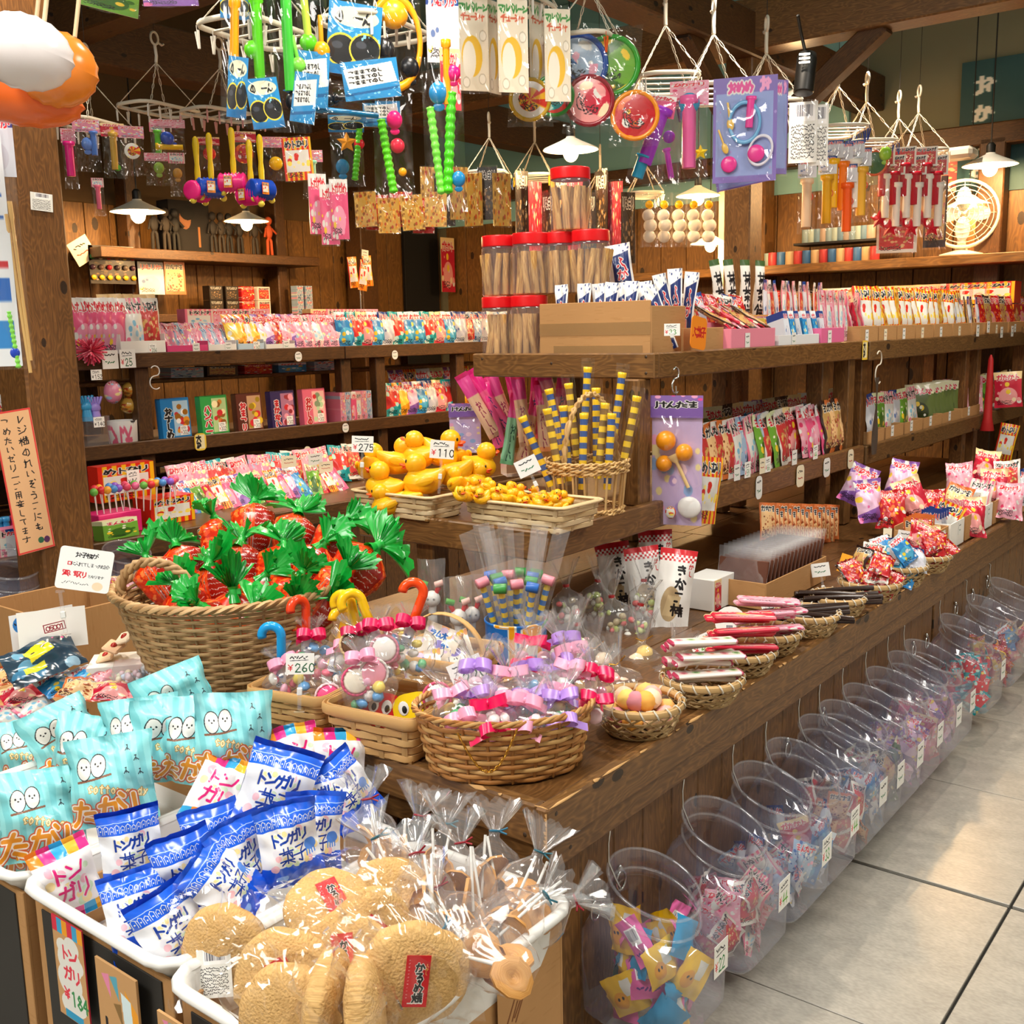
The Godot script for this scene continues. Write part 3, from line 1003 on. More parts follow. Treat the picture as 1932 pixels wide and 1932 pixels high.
func card(w: float, h: float, t := 0.0008, rad := 0.0) -> ArrayMesh:
	# flat card standing on y = 0: printed front at +Z, with real thickness
	var b := MB.new()
	var pts: Array[Vector2] = []
	if rad <= 0.0:
		pts = [Vector2(-w / 2, 0), Vector2(w / 2, 0), Vector2(w / 2, h), Vector2(-w / 2, h)]
	else:
		for q in 4:
			var cx: float = (w / 2 - rad) * (1.0 if q == 0 or q == 3 else -1.0)
			var cy: float = h / 2 + (h / 2 - rad) * (1.0 if q < 2 else -1.0)
			for k in 5:
				var th := PI / 2 * (q + k / 4.0)
				pts.append(Vector2(cx + cos(th) * rad, cy + sin(th) * rad))
	for sg in [1.0, -1.0]:
		var base := b.v.size()
		for q in pts:
			b.p(Vector3(q.x, q.y, sg * t * 0.5), Vector2(q.x / w + 0.5, 1.0 - q.y / h))
		for k in range(1, pts.size() - 1):
			if (sg > 0) == (rad > 0.0) or rad <= 0.0 and sg > 0:
				b.tri(base, base + k + 1, base + k)
			else:
				b.tri(base, base + k, base + k + 1)
	for k in pts.size():
		var p0 := pts[k]
		var p1 := pts[(k + 1) % pts.size()]
		b.quad(Vector3(p0.x, p0.y, t / 2), Vector3(p1.x, p1.y, t / 2), Vector3(p1.x, p1.y, -t / 2), Vector3(p0.x, p0.y, -t / 2), Vector2(0.02, 0.02), Vector2(0.02, 0.02))
	return b.mesh()
func pbox(w: float, h: float, d: float) -> ArrayMesh:
	# packet with the print on its front (+Z); other faces take the colour of the print's border
	var b := MB.new()
	var e := 0.0012
	b.box(Vector3(0, h / 2, 0), Vector3(w, h, d), 0.0)
	for k in b.t.size():
		b.t[k] = Vector2(0.01 + 0.03 * fposmod(b.t[k].x, 1.0), 0.02 + 0.9 * clampf(1.0 - b.v[k].y / h, 0, 1))
	b.quad(Vector3(-w / 2 + e, e, d / 2 + 0.0004), Vector3(w / 2 - e, e, d / 2 + 0.0004), Vector3(w / 2 - e, h - e, d / 2 + 0.0004), Vector3(-w / 2 + e, h - e, d / 2 + 0.0004))
	return b.mesh()
func facing(p: Vector3, tilt := 0.0, turn := 0.0) -> Basis:
	# upright, front turned towards where the photographer stands, then turned and tilted back
	var d := camC - p
	return Basis(Vector3.UP, atan2(d.x, d.z) + deg_to_rad(turn)) * Basis(Vector3.RIGHT, deg_to_rad(-tilt))
func clip_holder(parent: Node, p: Vector3, h: float, bs: Basis) -> void:
	# clear plastic price-card clip: foot, stem, joint, jaw
	if not G.has("clipA"):
		var b := MB.new()
		b.box(Vector3(0, 0.006, 0), Vector3(0.016, 0.012, 0.008), 0.001)
		b.box(Vector3(0, 0.5, 0), Vector3(0.006, 0.9, 0.004), 0.001)
		b.box(Vector3(0, 0.97, 0.0), Vector3(0.014, 0.06, 0.006), 0.001)
		G.clipA = b.mesh()
		b = MB.new()
		b.box(Vector3(0, 0, 0), Vector3(0.008, 0.011, 0.009), 0.001)
		G.clipB = b.mesh()
	part("clip_stem", G.clipA, M.film2, parent, Transform3D(bs * Basis.from_scale(Vector3(1, h, 1)), p))
	part("clip_joint", G.clipB, M.white, parent, Transform3D(bs, p + bs * Vector3(0, h * 0.45, 0)))
const WH := Color(0.9, 0.9, 0.88)
const INK := Color(0.08, 0.08, 0.1)
func price_mat(s: String, yen := Color(0.85, 0.1, 0.15), num := Color(0.1, 0.35, 0.2), bg := "f4f4f0") -> StandardMaterial3D:
	var k := "price" + s + bg
	if not M.has(k):
		var p := pic(128, 96, bg)
		p.scribble(0.16, 0.2, 0.62, 8, INK, 2.2, rng)
		p.line(Vector2(20, 34), Vector2(100, 31), 1.2, INK)
		p.text("¥", 0.16, 0.66, 30, yen, 1.8)
		p.text(s, 0.42, 0.66, 42, num, 2.4, false, 0.72, 0.0, 0.8)
		M[k] = cell_mat(p, 0.75)
	return M[k]
func gen_print(key: String, bg: String, band: String, ac: String, sd: int, style := 0, w := 96, h := 128) -> void:
	# busy sweet-packet print: ground, band with lettering, blobs of fruit and colour, small print
	var r := RandomNumberGenerator.new()
	r.seed = sd
	var p := pic(w, h, bg)
	var a := Color(ac)
	var c := Color(band)
	match style:
		0:
			p.rect(0, 0.0, 1, 0.22, c)
			p.disc(0.5, 0.68, 0.34, 0.24, a)
			p.speck(9, [a, WH, c.lightened(0.3), Color(0.95, 0.8, 0.2)], 0.03, 0.09, r, 0.1, 0.35, 0.9, 0.95)
		1:
			for k in 6:
				p.rect(k / 6.0, 0, 0.085, 1, c)
			p.rect(0.1, 0.3, 0.8, 0.5, WH)
			p.speck(10, [a, c, a.lightened(0.3)], 0.03, 0.08, r, 0.15, 0.35, 0.85, 0.75)
		2:
			p.poly(PackedVector2Array([Vector2(0, 0.3), Vector2(1, 0.1), Vector2(1, 0.6), Vector2(0, 0.8)]), c)
			p.speck(12, [a, WH, Color(0.98, 0.85, 0.3)], 0.03, 0.1, r)
		3:
			p.rect(0.08, 0.1, 0.84, 0.8, c)
			p.speck(40, [a, a.darkened(0.25), a.lightened(0.25)], 0.02, 0.05, r, 0.12, 0.35, 0.88, 0.88)
		4:
			p.speck(60, [a, c, WH, Color(bg).lightened(0.2)], 0.02, 0.07, r)
	var tc := Color(0.85, 0.1, 0.2) if style % 2 == 0 else INK
	var keys := ["あ", "か", "た", "め", "る", "ん", "ト", "ガ", "リ", "な", "も", "す", "ま"]
	for k in 4:
		var ch: String = keys[r.randi() % keys.size()]
		p.glyph(ch, w * (0.2 + 0.2 * k), h * 0.16, w * 0.22, WH, 3.4)
		p.glyph(ch, w * (0.2 + 0.2 * k), h * 0.16, w * 0.22, tc, 1.7)
	for k in 3:
		p.scribble(0.12, 0.9 - 0.04 * k, 0.5, 10, INK, 0.9, r)
	M[key] = cell_mat(p, 0.32, 0.3)
func make_prints() -> void:
	var p: Pic
	var r := RandomNumberGenerator.new()
	r.seed = 21
	# puffed-rice carrot packet
	p = pic(256, 256, "d92a08")
	p.speck(900, [Color("f04a12"), Color("e83208"), Color("ff6a20"), Color("c81c06"), Color("f9823a")], 0.012, 0.026, r)
	p.rect(0.0, 0.0, 0.2, 1.0, Color("a8160a"))
	for k in 14:
		p.scribble(0.02, 0.1 + 0.06 * k, 0.16, 8, WH, 0.9, r)
	p.barcode(0.24, 0.45, 0.13, 0.3, r)
	for e in [[5.0, WH], [3.0, Color("155c1c")]]:
		p.text("にんじん", 0.66, 0.22, 44, e[1], e[0], true, 1.05)
	p.rect(0.0, 0.0, 1.0, 0.05, Color("0e7a22"))
	M.carrot = tex_mat(p.im, 0.25, Color.WHITE, 0.5)
	M.leaf = mat(Color("06a234"), 0.22)
	M.leaf.clearcoat_enabled = true
	M.leaf.clearcoat = 0.4
	M.leaf.backlight_enabled = true
	M.leaf.backlight = Color(0.05, 0.35, 0.08)
	# candyfloss bag: pale teal with stripes, round white birds, lettering
	p = pic(256, 256, "7ccfd6")
	for k in 9:
		p.poly(PackedVector2Array([Vector2(k * 0.14 - 0.1, 0), Vector2(k * 0.14 - 0.03, 0), Vector2(k * 0.14 + 0.12, 1), Vector2(k * 0.14 + 0.05, 1)]), Color("93dde2"))
	p.line(Vector2(30, 120), Vector2(130, 108), 3, Color("8a5a44"))
	for q in [[0.2, 0.33], [0.37, 0.31]]:
		p.disc(q[0], q[1], 0.093, 0.125, INK)
		p.disc(q[0], q[1], 0.083, 0.115, WH)
		p.disc(q[0] - 0.03, q[1] - 0.02, 0.01, 0.012, INK)
		p.disc(q[0] + 0.03, q[1] - 0.02, 0.01, 0.012, INK)
		p.disc(q[0], q[1] + 0.005, 0.012, 0.008, INK)
	for q in [[0.72, 0.16], [0.82, 0.28], [0.7, 0.4], [0.86, 0.44]]:
		p.glyph("入", q[0] * 256, q[1] * 256, 16, Color(0.15, 0.2, 0.25), 1.3)
		p.line(Vector2(q[0] * 256, q[1] * 256 - 7), Vector2(q[0] * 256, q[1] * 256 + 7), 1.2, Color(0.15, 0.2, 0.25))
	for e in [[3.6, Color("c88a2a")], [1.9, Color("fff3c0")]]:
		p.text("cotton", 0.26, 0.53, 24, e[1], e[0], false, 0.72, 0.22, 0.9)
		p.text("candy", 0.62, 0.62, 24, e[1], e[0], false, 0.72, 0.22, 0.9)
	for e in [[14.0, Color("d2623a")], [10.0, Color("fff4ec")], [6.0, Color("ee9a22")]]:
		p.text("わたがし", -0.16, 0.8, 80, e[1], e[0], false, 1.02)
	p.line(Vector2(160, 238), Vector2(172, 244), 3, INK)
	p.line(Vector2(172, 244), Vector2(176, 226), 1.5, INK)
	M.cotton = tex_mat(p.im, 0.4, Color.WHITE, 0.15)
	# blue cone-biscuit packet
	p = pic(256, 320, "1e5fe0")
	p.rect(0, 0.29, 1, 0.44, Color("eceff6"))
	p.rect(0.0, 0.74, 1, 0.26, Color("1a58dc"))
	p.line(Vector2(0, 48), Vector2(256, 44), 1.5, Color("a9c6ff"))
	for k in 12: # row of little houses in outline
		var x := k * 22.0 + 4
		var hh := r.randf_range(14, 26)
		var y := 84.0
		p.line(Vector2(x, y), Vector2(x, y - hh), 1.2, WH)
		p.line(Vector2(x + 15, y), Vector2(x + 15, y - hh), 1.2, WH)
		p.line(Vector2(x - 2, y - hh), Vector2(x + 7, y - hh - 8), 1.2, WH)
		p.line(Vector2(x + 17, y - hh), Vector2(x + 7, y - hh - 8), 1.2, WH)
		p.rect((x + 5) / 256, (y - hh * 0.6) / 320, 0.02, 0.018, WH)
	p.speck(26, [Color("f3c0cc"), Color("f6dfa0"), Color("cfe2c0"), Color("e5e5f0")], 0.04, 0.07, r, 0.08, 0.34, 0.92, 0.74)
	for e in [[8.0, WH], [4.2, Color("123a9c")]]:
		p.text("トンガリ", 0.24, 0.4, 46, e[1], e[0], false, 0.92)
		p.text("菓子", 0.4, 0.6, 60, e[1], e[0] * 0.72)
	p.disc(0.84, 0.56, 0.1, 0.07, Color("4f8ae8"))
	for k in 4:
		p.line(Vector2(196 + k * 11, 190), Vector2(192 + k * 13, 214), 3, Color("4f8ae8"))
	p.disc(0.3, 0.87, 0.1, 0.04, Color("7fb0ff"))
	M.tongari = tex_mat(p.im, 0.25, Color.WHITE, 0.45)
	# tricolour striped cone packet
	p = pic(192, 256, "f1eef0")
	for k in 5:
		p.rect(k * 0.2, 0, 0.2, 0.2, [Color("f08a1c"), Color("e8318c"), Color("2aa0d8"), Color("f5b22a"), Color("e8318c")][k])
		p.rect(k * 0.2, 0.86, 0.2, 0.14, [Color("2aa0d8"), Color("f08a1c"), Color("e8318c"), Color("2aa0d8"), Color("f5b22a")][k])
	p.speck(16, [Color("f6b6c8"), Color("fbe3a8"), Color("cfe8c8")], 0.05, 0.1, r, 0.1, 0.3, 0.9, 0.8)
	for e in [[8.0, WH], [4.2, Color("e0207a")]]:
		p.text("トン", 0.3, 0.38, 58, e[1], e[0])
		p.text("ガリ", 0.38, 0.64, 58, e[1], e[0])
	M.tricolour = tex_mat(p.im, 0.3, Color.WHITE, 0.4)
	# brown-sugar cookie: cracked crust, red label, ingredients label
	var n := FastNoiseLite.new()
	n.seed = 8
	n.frequency = 0.02
	n.noise_type = FastNoiseLite.TYPE_CELLULAR
	n.cellular_return_type = FastNoiseLite.RETURN_DISTANCE2_SUB
	n.domain_warp_enabled = true
	n.domain_warp_amplitude = 18.0
	var ci := n.get_image(256, 256)
	n.noise_type = FastNoiseLite.TYPE_SIMPLEX
	n.frequency = 0.09
	n.domain_warp_enabled = false
	var cj := n.get_image(256, 256)
	var co := Image.create(256, 256, false, Image.FORMAT_RGBA8)
	var hi := Image.create(256, 256, false, Image.FORMAT_RGBA8)
	for y in 256:
		for x in 256:
			var a := ci.get_pixel(x, y).r
			var b := cj.get_pixel(x, y).r
			var ck := smoothstep(0.0, 0.12, a)
			co.set_pixel(x, y, Color("9a6a2e").lerp(Color("dcb273"), clampf(0.35 + 0.65 * ck * (0.6 + 0.5 * b), 0, 1)))
			var g := clampf(0.3 * ck + 0.6 * b, 0, 1)
			hi.set_pixel(x, y, Color(g, g, g))
	M.cookie = tex_mat(co, 0.8)
	M.cookie.heightmap_enabled = true
	M.cookie.heightmap_texture = ImageTexture.create_from_image(hi)
	M.cookie.heightmap_scale = 0.15
	p = pic(96, 192, "c8101c")
	for e in [[6.0, WH], [3.4, INK]]:
		p.text("かるめ焼", 0.58, 0.24, 36, e[1], e[0], true, 1.02)
	p.text("ふかし", 0.86, 0.2, 13, Color("f5d060"), 1.0, true, 1.1)
	for k in 12:
		p.scribble(0.12, 0.1 + 0.065 * k, 0.06, 2, WH, 0.8, r)
	p.rect(0.2, 0.91, 0.6, 0.03, WH)
	M.redlabel = cell_mat(p, 0.4)
	p = pic(96, 128, "efefea")
	p.barcode(0.2, 0.03, 0.7, 0.3, r)
	for k in 9:
		p.scribble(0.1, 0.4 + 0.062 * k, 0.8, 14, INK, 0.9, r)
	M.infolabel = cell_mat(p, 0.5)
	# signs
	p = pic(128, 512, "e9b98a")
	p.rect(0, 0, 1, 0.012, Color("e0403c"))
	p.rect(0, 0.988, 1, 0.012, Color("e0403c"))
	p.rect(0, 0, 0.045, 1, Color("e0403c"))
	p.rect(0.955, 0, 0.045, 1, Color("e0403c"))
	p.text("レジ横のれいぞうこにも", 0.68, 0.07, 30, INK, 1.7, true, 1.3)
	p.text("つめたいゼリーご用意してます", 0.28, 0.07, 26, INK, 1.5, true, 1.26)
	p.disc(0.66, 0.93, 0.08, 0.022, Color("2f6a4a"))
	p.disc(0.82, 0.935, 0.08, 0.024, Color("5a2a5c"))
	M.sign_fridge = tex_mat(p.im, 0.7)
	p = pic(256, 224, "f2f2f0")
	p.text("お子様が", 0.34, 0.16, 28, INK, 2.0, false, 0.95)
	p.text("口に入れてしまった場合", 0.2, 0.38, 21, INK, 1.2, false, 0.86)
	p.text("口", 0.2, 0.38, 22, Color("d81c2c"), 2.0)
	p.text("買い取り", 0.16, 0.62, 32, Color("d81c2c"), 2.6, false, 0.9)
	p.text("となります", 0.6, 0.64, 17, INK, 1.0, false, 0.9)
	p.scribble(0.12, 0.84, 0.5, 12, INK, 1.2, r)
	p.disc(0.78, 0.86, 0.1, 0.1, Color("f3d9b8"))
	M.sign_child = tex_mat(p.im, 0.7)
	p = pic(128, 256, "c89a66")
	for k in 6:
		p.rect(k / 6.0, 0, 1 / 6.0, 0.15, [Color("dc2a44"), Color("3aa6d8"), Color("f2a21c"), Color("dc2a44"), Color("3aa6d8"), Color("f2a21c")][k])
	for q in [[0.3, 0.28, 0.2], [0.6, 0.24, 0.24], [0.5, 0.4, 0.4], [0.45, 0.6, 0.4], [0.6, 0.78, 0.36], [0.75, 0.4, 0.2], [0.35, 0.85, 0.25]]:
		p.disc(q[0], q[1], q[2], q[2] * 0.42, WH)
	p.text("トン", 0.33, 0.32, 36, Color("e0344a"), 3.2, false, 1.0)
	p.text("ガリ", 0.4, 0.52, 36, Color("e0344a"), 3.2, false, 1.0)
	p.text("¥", 0.3, 0.74, 30, Color("e0344a"), 3.0)
	p.text("184", 0.52, 0.76, 40, Color("2a8a4a"), 3.0, false, 0.6, 0.0, 0.7)
	p.rect(0.2, 0.92, 0.6, 0.08, Color("2a9ccc"))
	M.sign_cone = tex_mat(p.im, 0.7)
	p = pic(128, 160, "c89a66")
	for q in [[0.25, 0.22, "e58ab0"], [0.45, 0.2, "58a8c0"], [0.5, 0.5, "8a6a3a"]]:
		p.poly(PackedVector2Array([Vector2(q[0] - 0.1, q[1] - 0.06), Vector2(q[0] + 0.08, q[1] - 0.1), Vector2(q[0] + 0.1, q[1] + 0.18)]), Color(q[2]))
	p.poly(PackedVector2Array([Vector2(0.7, 0.2), Vector2(0.98, 0.4), Vector2(0.98, 0.95), Vector2(0.82, 0.85)]), Color("eea023"))
	p.poly(PackedVector2Array([Vector2(0.6, 0.25), Vector2(0.83, 0.3), Vector2(0.85, 0.8), Vector2(0.64, 0.76)]), Color("d9eef5"))
	p.text("ト", 0.2, 0.8, 50, INK, 4.0)
	M.sign_kraft = cell_mat(p, 0.8)
	p = pic(96, 96, "f08a12")
	p.text("ふ菓子", 0.24, 0.5, 30, Color("c01010"), 2.4, false, 0.86, -0.1)
	M.sign_orange = cell_mat(p, 0.7)
	p = pic(96, 64, "f6a81c")
	p.text("あんこ", 0.3, 0.4, 22, INK, 1.6, false, 0.9, 0.15)
	p.scribble(0.3, 0.75, 0.5, 6, INK, 1.4, r)
	M.sign_anko = cell_mat(p, 0.7)
	p = pic(96, 48, "f2efe8")
	p.rect(0.05, 0.1, 0.9, 0.8, Color("8a1a2a"))
	p.rect(0.09, 0.18, 0.82, 0.64, Color("f2efe8"))
	p.text("05001", 0.2, 0.5, 22, Color("8a1a2a"), 2.0, false, 0.64)
	M.sign_number = cell_mat(p, 0.7)
	p = pic(64, 96, "eee3c8")
	p.scribble(0.2, 0.3, 0.6, 5, INK, 2, r)
	p.scribble(0.2, 0.6, 0.6, 5, Color("b03020"), 2, r)
	M.tag_cream = cell_mat(p, 0.75)
	p = pic(64, 96, "e9e9e6")
	p.scribble(0.2, 0.25, 0.6, 6, INK, 2.2, r)
	p.scribble(0.2, 0.65, 0.6, 4, Color("30704a"), 2.2, r)
	M.tag_white = cell_mat(p, 0.75)
	p = pic(64, 64, "e8c23a")
	p.rect(0.12, 0.1, 0.76, 0.8, Color("e8dcb0"))
	p.text("大あ", 0.35, 0.3, 24, INK, 3.0, true, 1.0)
	M.tag_yellow = cell_mat(p, 0.7)
	# wheat-gluten stick packet, tea rice-cake packet, soybean-flour packet, cup-and-ball card
	p = pic(96, 192, "f0efee")
	p.poly(PackedVector2Array([Vector2(0.2, 0.25), Vector2(0.9, 0.15), Vector2(0.9, 1), Vector2(0.2, 1)]), Color("1d2f6e"))
	for e in [[6.0, WH], [3.0, Color("c0182c")]]:
		p.text("ふがし", 0.55, 0.36, 40, e[1], e[0], true, 1.1)
	p.speck(8, [Color("22357a")], 0.02, 0.04, r, 0.0, 0.02, 1.0, 0.16)
	M.fugashi = cell_mat(p, 0.35, 0.3)
	p = pic(64, 192, "efeee8")
	p.rect(0, 0, 1, 0.1, Color("3a5a28"))
	p.text("抹茶餅", 0.5, 0.3, 44, INK, 3.2, true, 1.1)
	M.matcha = cell_mat(p, 0.4)
	p = pic(128, 256, "eeedea")
	for k in 16:
		for j in 3:
			if (k + j) % 2 == 0:
				p.rect(k / 16.0, 0.07 + j * 0.028, 1 / 16.0, 0.028, Color("c8202c"))
	p.rect(0, 0, 1, 0.07, Color("c8202c"))
	p.disc(0.42, 0.68, 0.26, 0.22, Color("b9a079"))
	for k in 6:
		p.line(Vector2(35 + k * 7, 210), Vector2(45 + k * 8, 150), 4, Color("cdb68c"))
	p.text("きなこ棒", 0.62, 0.26, 40, INK, 3.4, true, 1.02)
	p.text("かし", 0.88, 0.2, 18, Color("c8202c"), 1.4, true, 1.2)
	M.kinako = tex_mat(p.im, 0.35, Color.WHITE, 0.3)
	p = pic(128, 96, "8d6bb5")
	p.rect(0, 0.5, 1, 0.5, Color("7a58a5"))
	p.speck(5, [Color("e04a9a"), Color("f2a8d0")], 0.03, 0.06, r, 0, 0, 1, 0.2)
	for e in [[5.0, WH], [2.6, INK]]:
		p.text("けんだま", 0.2, 0.4, 28, e[1], e[0], false, 0.92)
	M.kendama = cell_mat(p, 0.4)
	# brand-new kit boxes on the left shelf
	var kit := [["1f7fc4", "ef9a2a", "ffffff"], ["2f9a4a", "d98a3a", "fff2c0"], ["5a2a22", "e8c030", "f6d2a0"], ["342a5c", "e04a5a", "f2a0b4"], ["e46a86", "bfe0b0", "fff0d8"]]
	for k in 5:
		p = pic(112, 144, kit[k][0])
		p.rect(0.42, 0.05, 0.54, 0.88, Color(kit[k][2]).lerp(Color(kit[k][0]), 0.35))
		p.speck(14, [Color(kit[k][1]), Color("d8303a"), Color(kit[k][2]), Color(kit[k][1]).darkened(0.3)], 0.06, 0.12, r, 0.5, 0.15, 0.9, 0.85)
		for e in [[5.5, WH], [3.0, Color("c0202c") if k != 0 else INK]]:
			p.text(["おすしめ", "ハンバーガ", "おまつり", "まかない", "おかしの"][k], 0.24, 0.3, 26, e[1], e[0], true, 1.05)
		M["kit%d" % k] = cell_mat(p, 0.35, 0.3)
	# other packets
	gen_print("g0", "e85a8a", "f2f2f2", "f3a0c0", 1, 0)
	gen_print("g1", "e8a4b8", "d83a6a", "e88a9a", 2, 4)
	gen_print("g2", "f0a020", "f6d040", "e05a20", 3, 2)
	gen_print("g3", "2a86c8", "e8f2fa", "50b4e0", 4, 0)
	gen_print("g4", "1fa0a8", "d8302c", "c0e8e0", 5, 2)
	gen_print("g5", "c81e3c", "f4d8a0", "f0a0a0", 6, 0)
	gen_print("g6", "e8e4dc", "c83a3a", "d8a860", 7, 3)
	gen_print("g7", "6fa83a", "e8f0c0", "3a6a20", 8, 0)
	gen_print("g8", "8a5ab0", "f0c8e8", "e870b0", 9, 2)
	gen_print("g9", "efb81a", "d82a1a", "f8e060", 10, 1)
	gen_print("g10", "e6cfc4", "e87a98", "80c0e0", 11, 1)
	gen_print("g11", "3a2622", "c8a060", "a02a2a", 12, 3)
	gen_print("g12", "b8141e", "e06a2a", "f8c030", 13, 4)
	gen_print("g13", "5a6a34", "e0dcb8", "2f3a1c", 14, 0)
	gen_print("g14", "d8743a", "f4c890", "a84a1a", 15, 3)
	gen_print("g15", "9fb8d4", "3a64a8", "e8a0b8", 16, 4)
	gen_print("g16", "d4d8e2", "1d3f8a", "c8c8d4", 17, 0)
	gen_print("g18", "1c1613", "2a211c", "7a5c34", 19, 3)
	gen_print("g17", "e08aa8", "a8c8e4", "f4e2a0", 18, 4)
	# balloon-headband card: cream with a yellow crescent and printed title
	p = pic(96, 192, "e6dcc8")
	p.text("マルバルーン", 0.12, 0.1, 17, Color("3a8a3a"), 2.0, false, 0.9)
	p.text("チューシャ", 0.2, 0.2, 16, Color("d05a3a"), 1.8, false, 0.9)
	p.disc(0.45, 0.62, 0.34, 0.22, Color("e9b92c"))
	p.disc(0.36, 0.66, 0.22, 0.2, Color("eee8da"))
	for q in [[0.82, 0.4], [0.78, 0.86], [0.25, 0.9]]:
		p.disc(q[0], q[1], 0.12, 0.06, Color("b8ac98"))
		p.disc(q[0], q[1], 0.1, 0.05, Color("efe8da"))
	M.crescent = cell_mat(p, 0.4, 0.5)
	p = pic(128, 160, "7f6ab8")
	p.rect(0.06, 0.16, 0.88, 0.78, Color("8fa0d8"))
	p.speck(30, [Color("b0bce8"), Color("a48fd0")], 0.008, 0.02, r)
	for e in [[4.5, WH], [2.2, Color("e04a9a")]]:
		p.text("おめめ", 0.3, 0.1, 16, e[1], e[0], false, 1.0)
	p.text("お", 0.8, 0.08, 20, Color("f0a0d0"), 3.0)
	M.doctor = cell_mat(p, 0.35, 0.5)
	p = pic(128, 128, "1f86c4")
	for q in [[0.28, 0.66, 0.26, 0.2], [0.72, 0.62, 0.27, 0.2]]:
		p.disc(q[0], q[1], q[2] + 0.03, q[3] + 0.03, Color("e8d03a"))
		p.disc(q[0], q[1], q[2], q[3], Color("11131a"))
		p.disc(q[0] - 0.08, q[1] - 0.06, 0.1, 0.05, Color("3a3f4a"))
	p.rect(0.0, 0.86, 1, 0.14, Color("1b74b4"))
	p.disc(0.5, 0.2, 0.44, 0.14, Color("d8d8c0"))
	p.text("ひゅーん".replace("ひ", "の"), 0.2, 0.2, 22, INK, 2.0, false, 1.0)
	p.speck(14, [Color("7cc4e8")], 0.01, 0.03, r, 0, 0.3, 1, 0.5)
	M.plane = cell_mat(p, 0.35, 0.5)
	p = pic(128, 128, "1f86c4")
	p.poly(PackedVector2Array([Vector2(0.04, 0.2), Vector2(0.9, 0.1), Vector2(0.96, 0.6), Vector2(0.1, 0.7)]), WH)
	for k in 3:
		p.text("つまみをのし".replace("み", "ま").replace("を", "て"), 0.16, 0.3 + 0.13 * k, 13, INK, 1.4, false, 1.0, -0.08)
	p.line(Vector2(6, 108), Vector2(122, 96), 4, Color("0f5a94"))
	p.speck(10, [Color("7cc4e8")], 0.01, 0.03, r, 0, 0.75, 1, 1)
	M.blucard = cell_mat(p, 0.35, 0.5)
	p = pic(128, 64, "a01a2c")
	p.speck(90, [Color("e07a90"), Color("f4d8a0"), Color("c84a5a"), Color("6a1020")], 0.01, 0.03, r)
	M.redbag = cell_mat(p, 0.4)
	p = pic(64, 64, "caa046")
	p.speck(90, [Color("8a5a1a"), Color("e8c060"), Color("d88a20"), Color("b03a1a")], 0.02, 0.06, r)
	M.goldbag = cell_mat(p, 0.3, 0.5)
	# straw-coloured sweet stick
	p = pic(128, 64, "c89a5a")
	p.speck(500, [Color("b4854a"), Color("d8ae6e"), Color("a8783e")], 0.006, 0.016, r)
	M.stick = tex_mat(p.im, 0.85)
# ---------- cardboard bins with white trays before the table's end
func bin(called: String, label: String, x0: float, x1: float, z0: float, z1: float, ry: float) -> Node3D:
	var c := Vector3((x0 + x1) / 2, 0, (z0 + z1) / 2)
	var a := (x1 - x0) / 2
	var bb := absf(z1 - z0) / 2
	var o := thing(called, label, "bin", xf(c))
	var t := 0.005
	var h := ry - 0.03
	part("carton_side", boxm(Vector3(a * 2 - 0.03, h, t), 0.001), M.card, o, xf(Vector3(0, h / 2, bb - 0.014)))
	part("carton_side", boxm(Vector3(a * 2 - 0.03, h, t), 0.001), M.card, o, xf(Vector3(0, h / 2, -bb + 0.014)))
	var cf := part("carton_front", boxm(Vector3(t, h, bb * 2 - 0.022), 0.001), M.card, o, xf(Vector3(-a + 0.014, h / 2, 0)))
	part("carton_back", boxm(Vector3(t, h, bb * 2 - 0.022), 0.001), M.card, o, xf(Vector3(a - 0.014, h / 2, 0)))
	part("black_panel", boxm(Vector3(0.002, h - 0.006, bb * 2 - 0.06), 0.0005), hx("2b2926", 0.7), cf, xf(Vector3(-0.0038, -0.003, 0)))
	# tray: rolled rim, sloping walls, floor
	var b := MB.new()
	var ring := ring_rect(a, bb, 0.035, 72)
	var pts := []
	for q in ring:
		pts.append(q + Vector3(0, ry - 0.006, 0))
	b.tube(pts, 0.008, 8, true, 0.0065, Vector3.UP)
	var trm := b.mesh()
	b = MB.new()
	var base := b.v.size()
	for lv in [[0.97, ry - 0.004], [0.94, ry - 0.012], [0.9, ry - 0.1]]:
		for k in 73:
			b.p(Vector3(ring[k % 72].x * lv[0], lv[1], ring[k % 72].z * lv[0]))
	b.faces(base, 72, 2)
	b.quad(Vector3(-a * 0.9, ry - 0.1, -bb * 0.9), Vector3(a * 0.9, ry - 0.1, -bb * 0.9), Vector3(a * 0.9, ry - 0.1, bb * 0.9), Vector3(-a * 0.9, ry - 0.1, bb * 0.9))
	var tr := part("tray", b.mesh(), M.white, o)
	part("tray_rim", trm, M.white, tr)
	return o
func bag_at(called: String, label: String, cat: String, mesh: Mesh, m: Material, px_: float, py_: float, X: float, h: float, turn: float, tilt: float, roll: float, group := "", partname := "") -> Node3D:
	# a bag whose middle shows at a pixel, standing at distance X along the aisle axis
	var p := pxx(px_, py_, X)
	var bs := facing(p, tilt, turn) * Basis(Vector3.BACK, deg_to_rad(roll))
	var t := xf(p - bs.y * h * 0.5, bs)
	if partname == "":
		return single(called, mesh, m, label, cat, t, group)
	var o := thing(called, label, cat, t, group)
	part(partname, mesh, m, o)
	return o
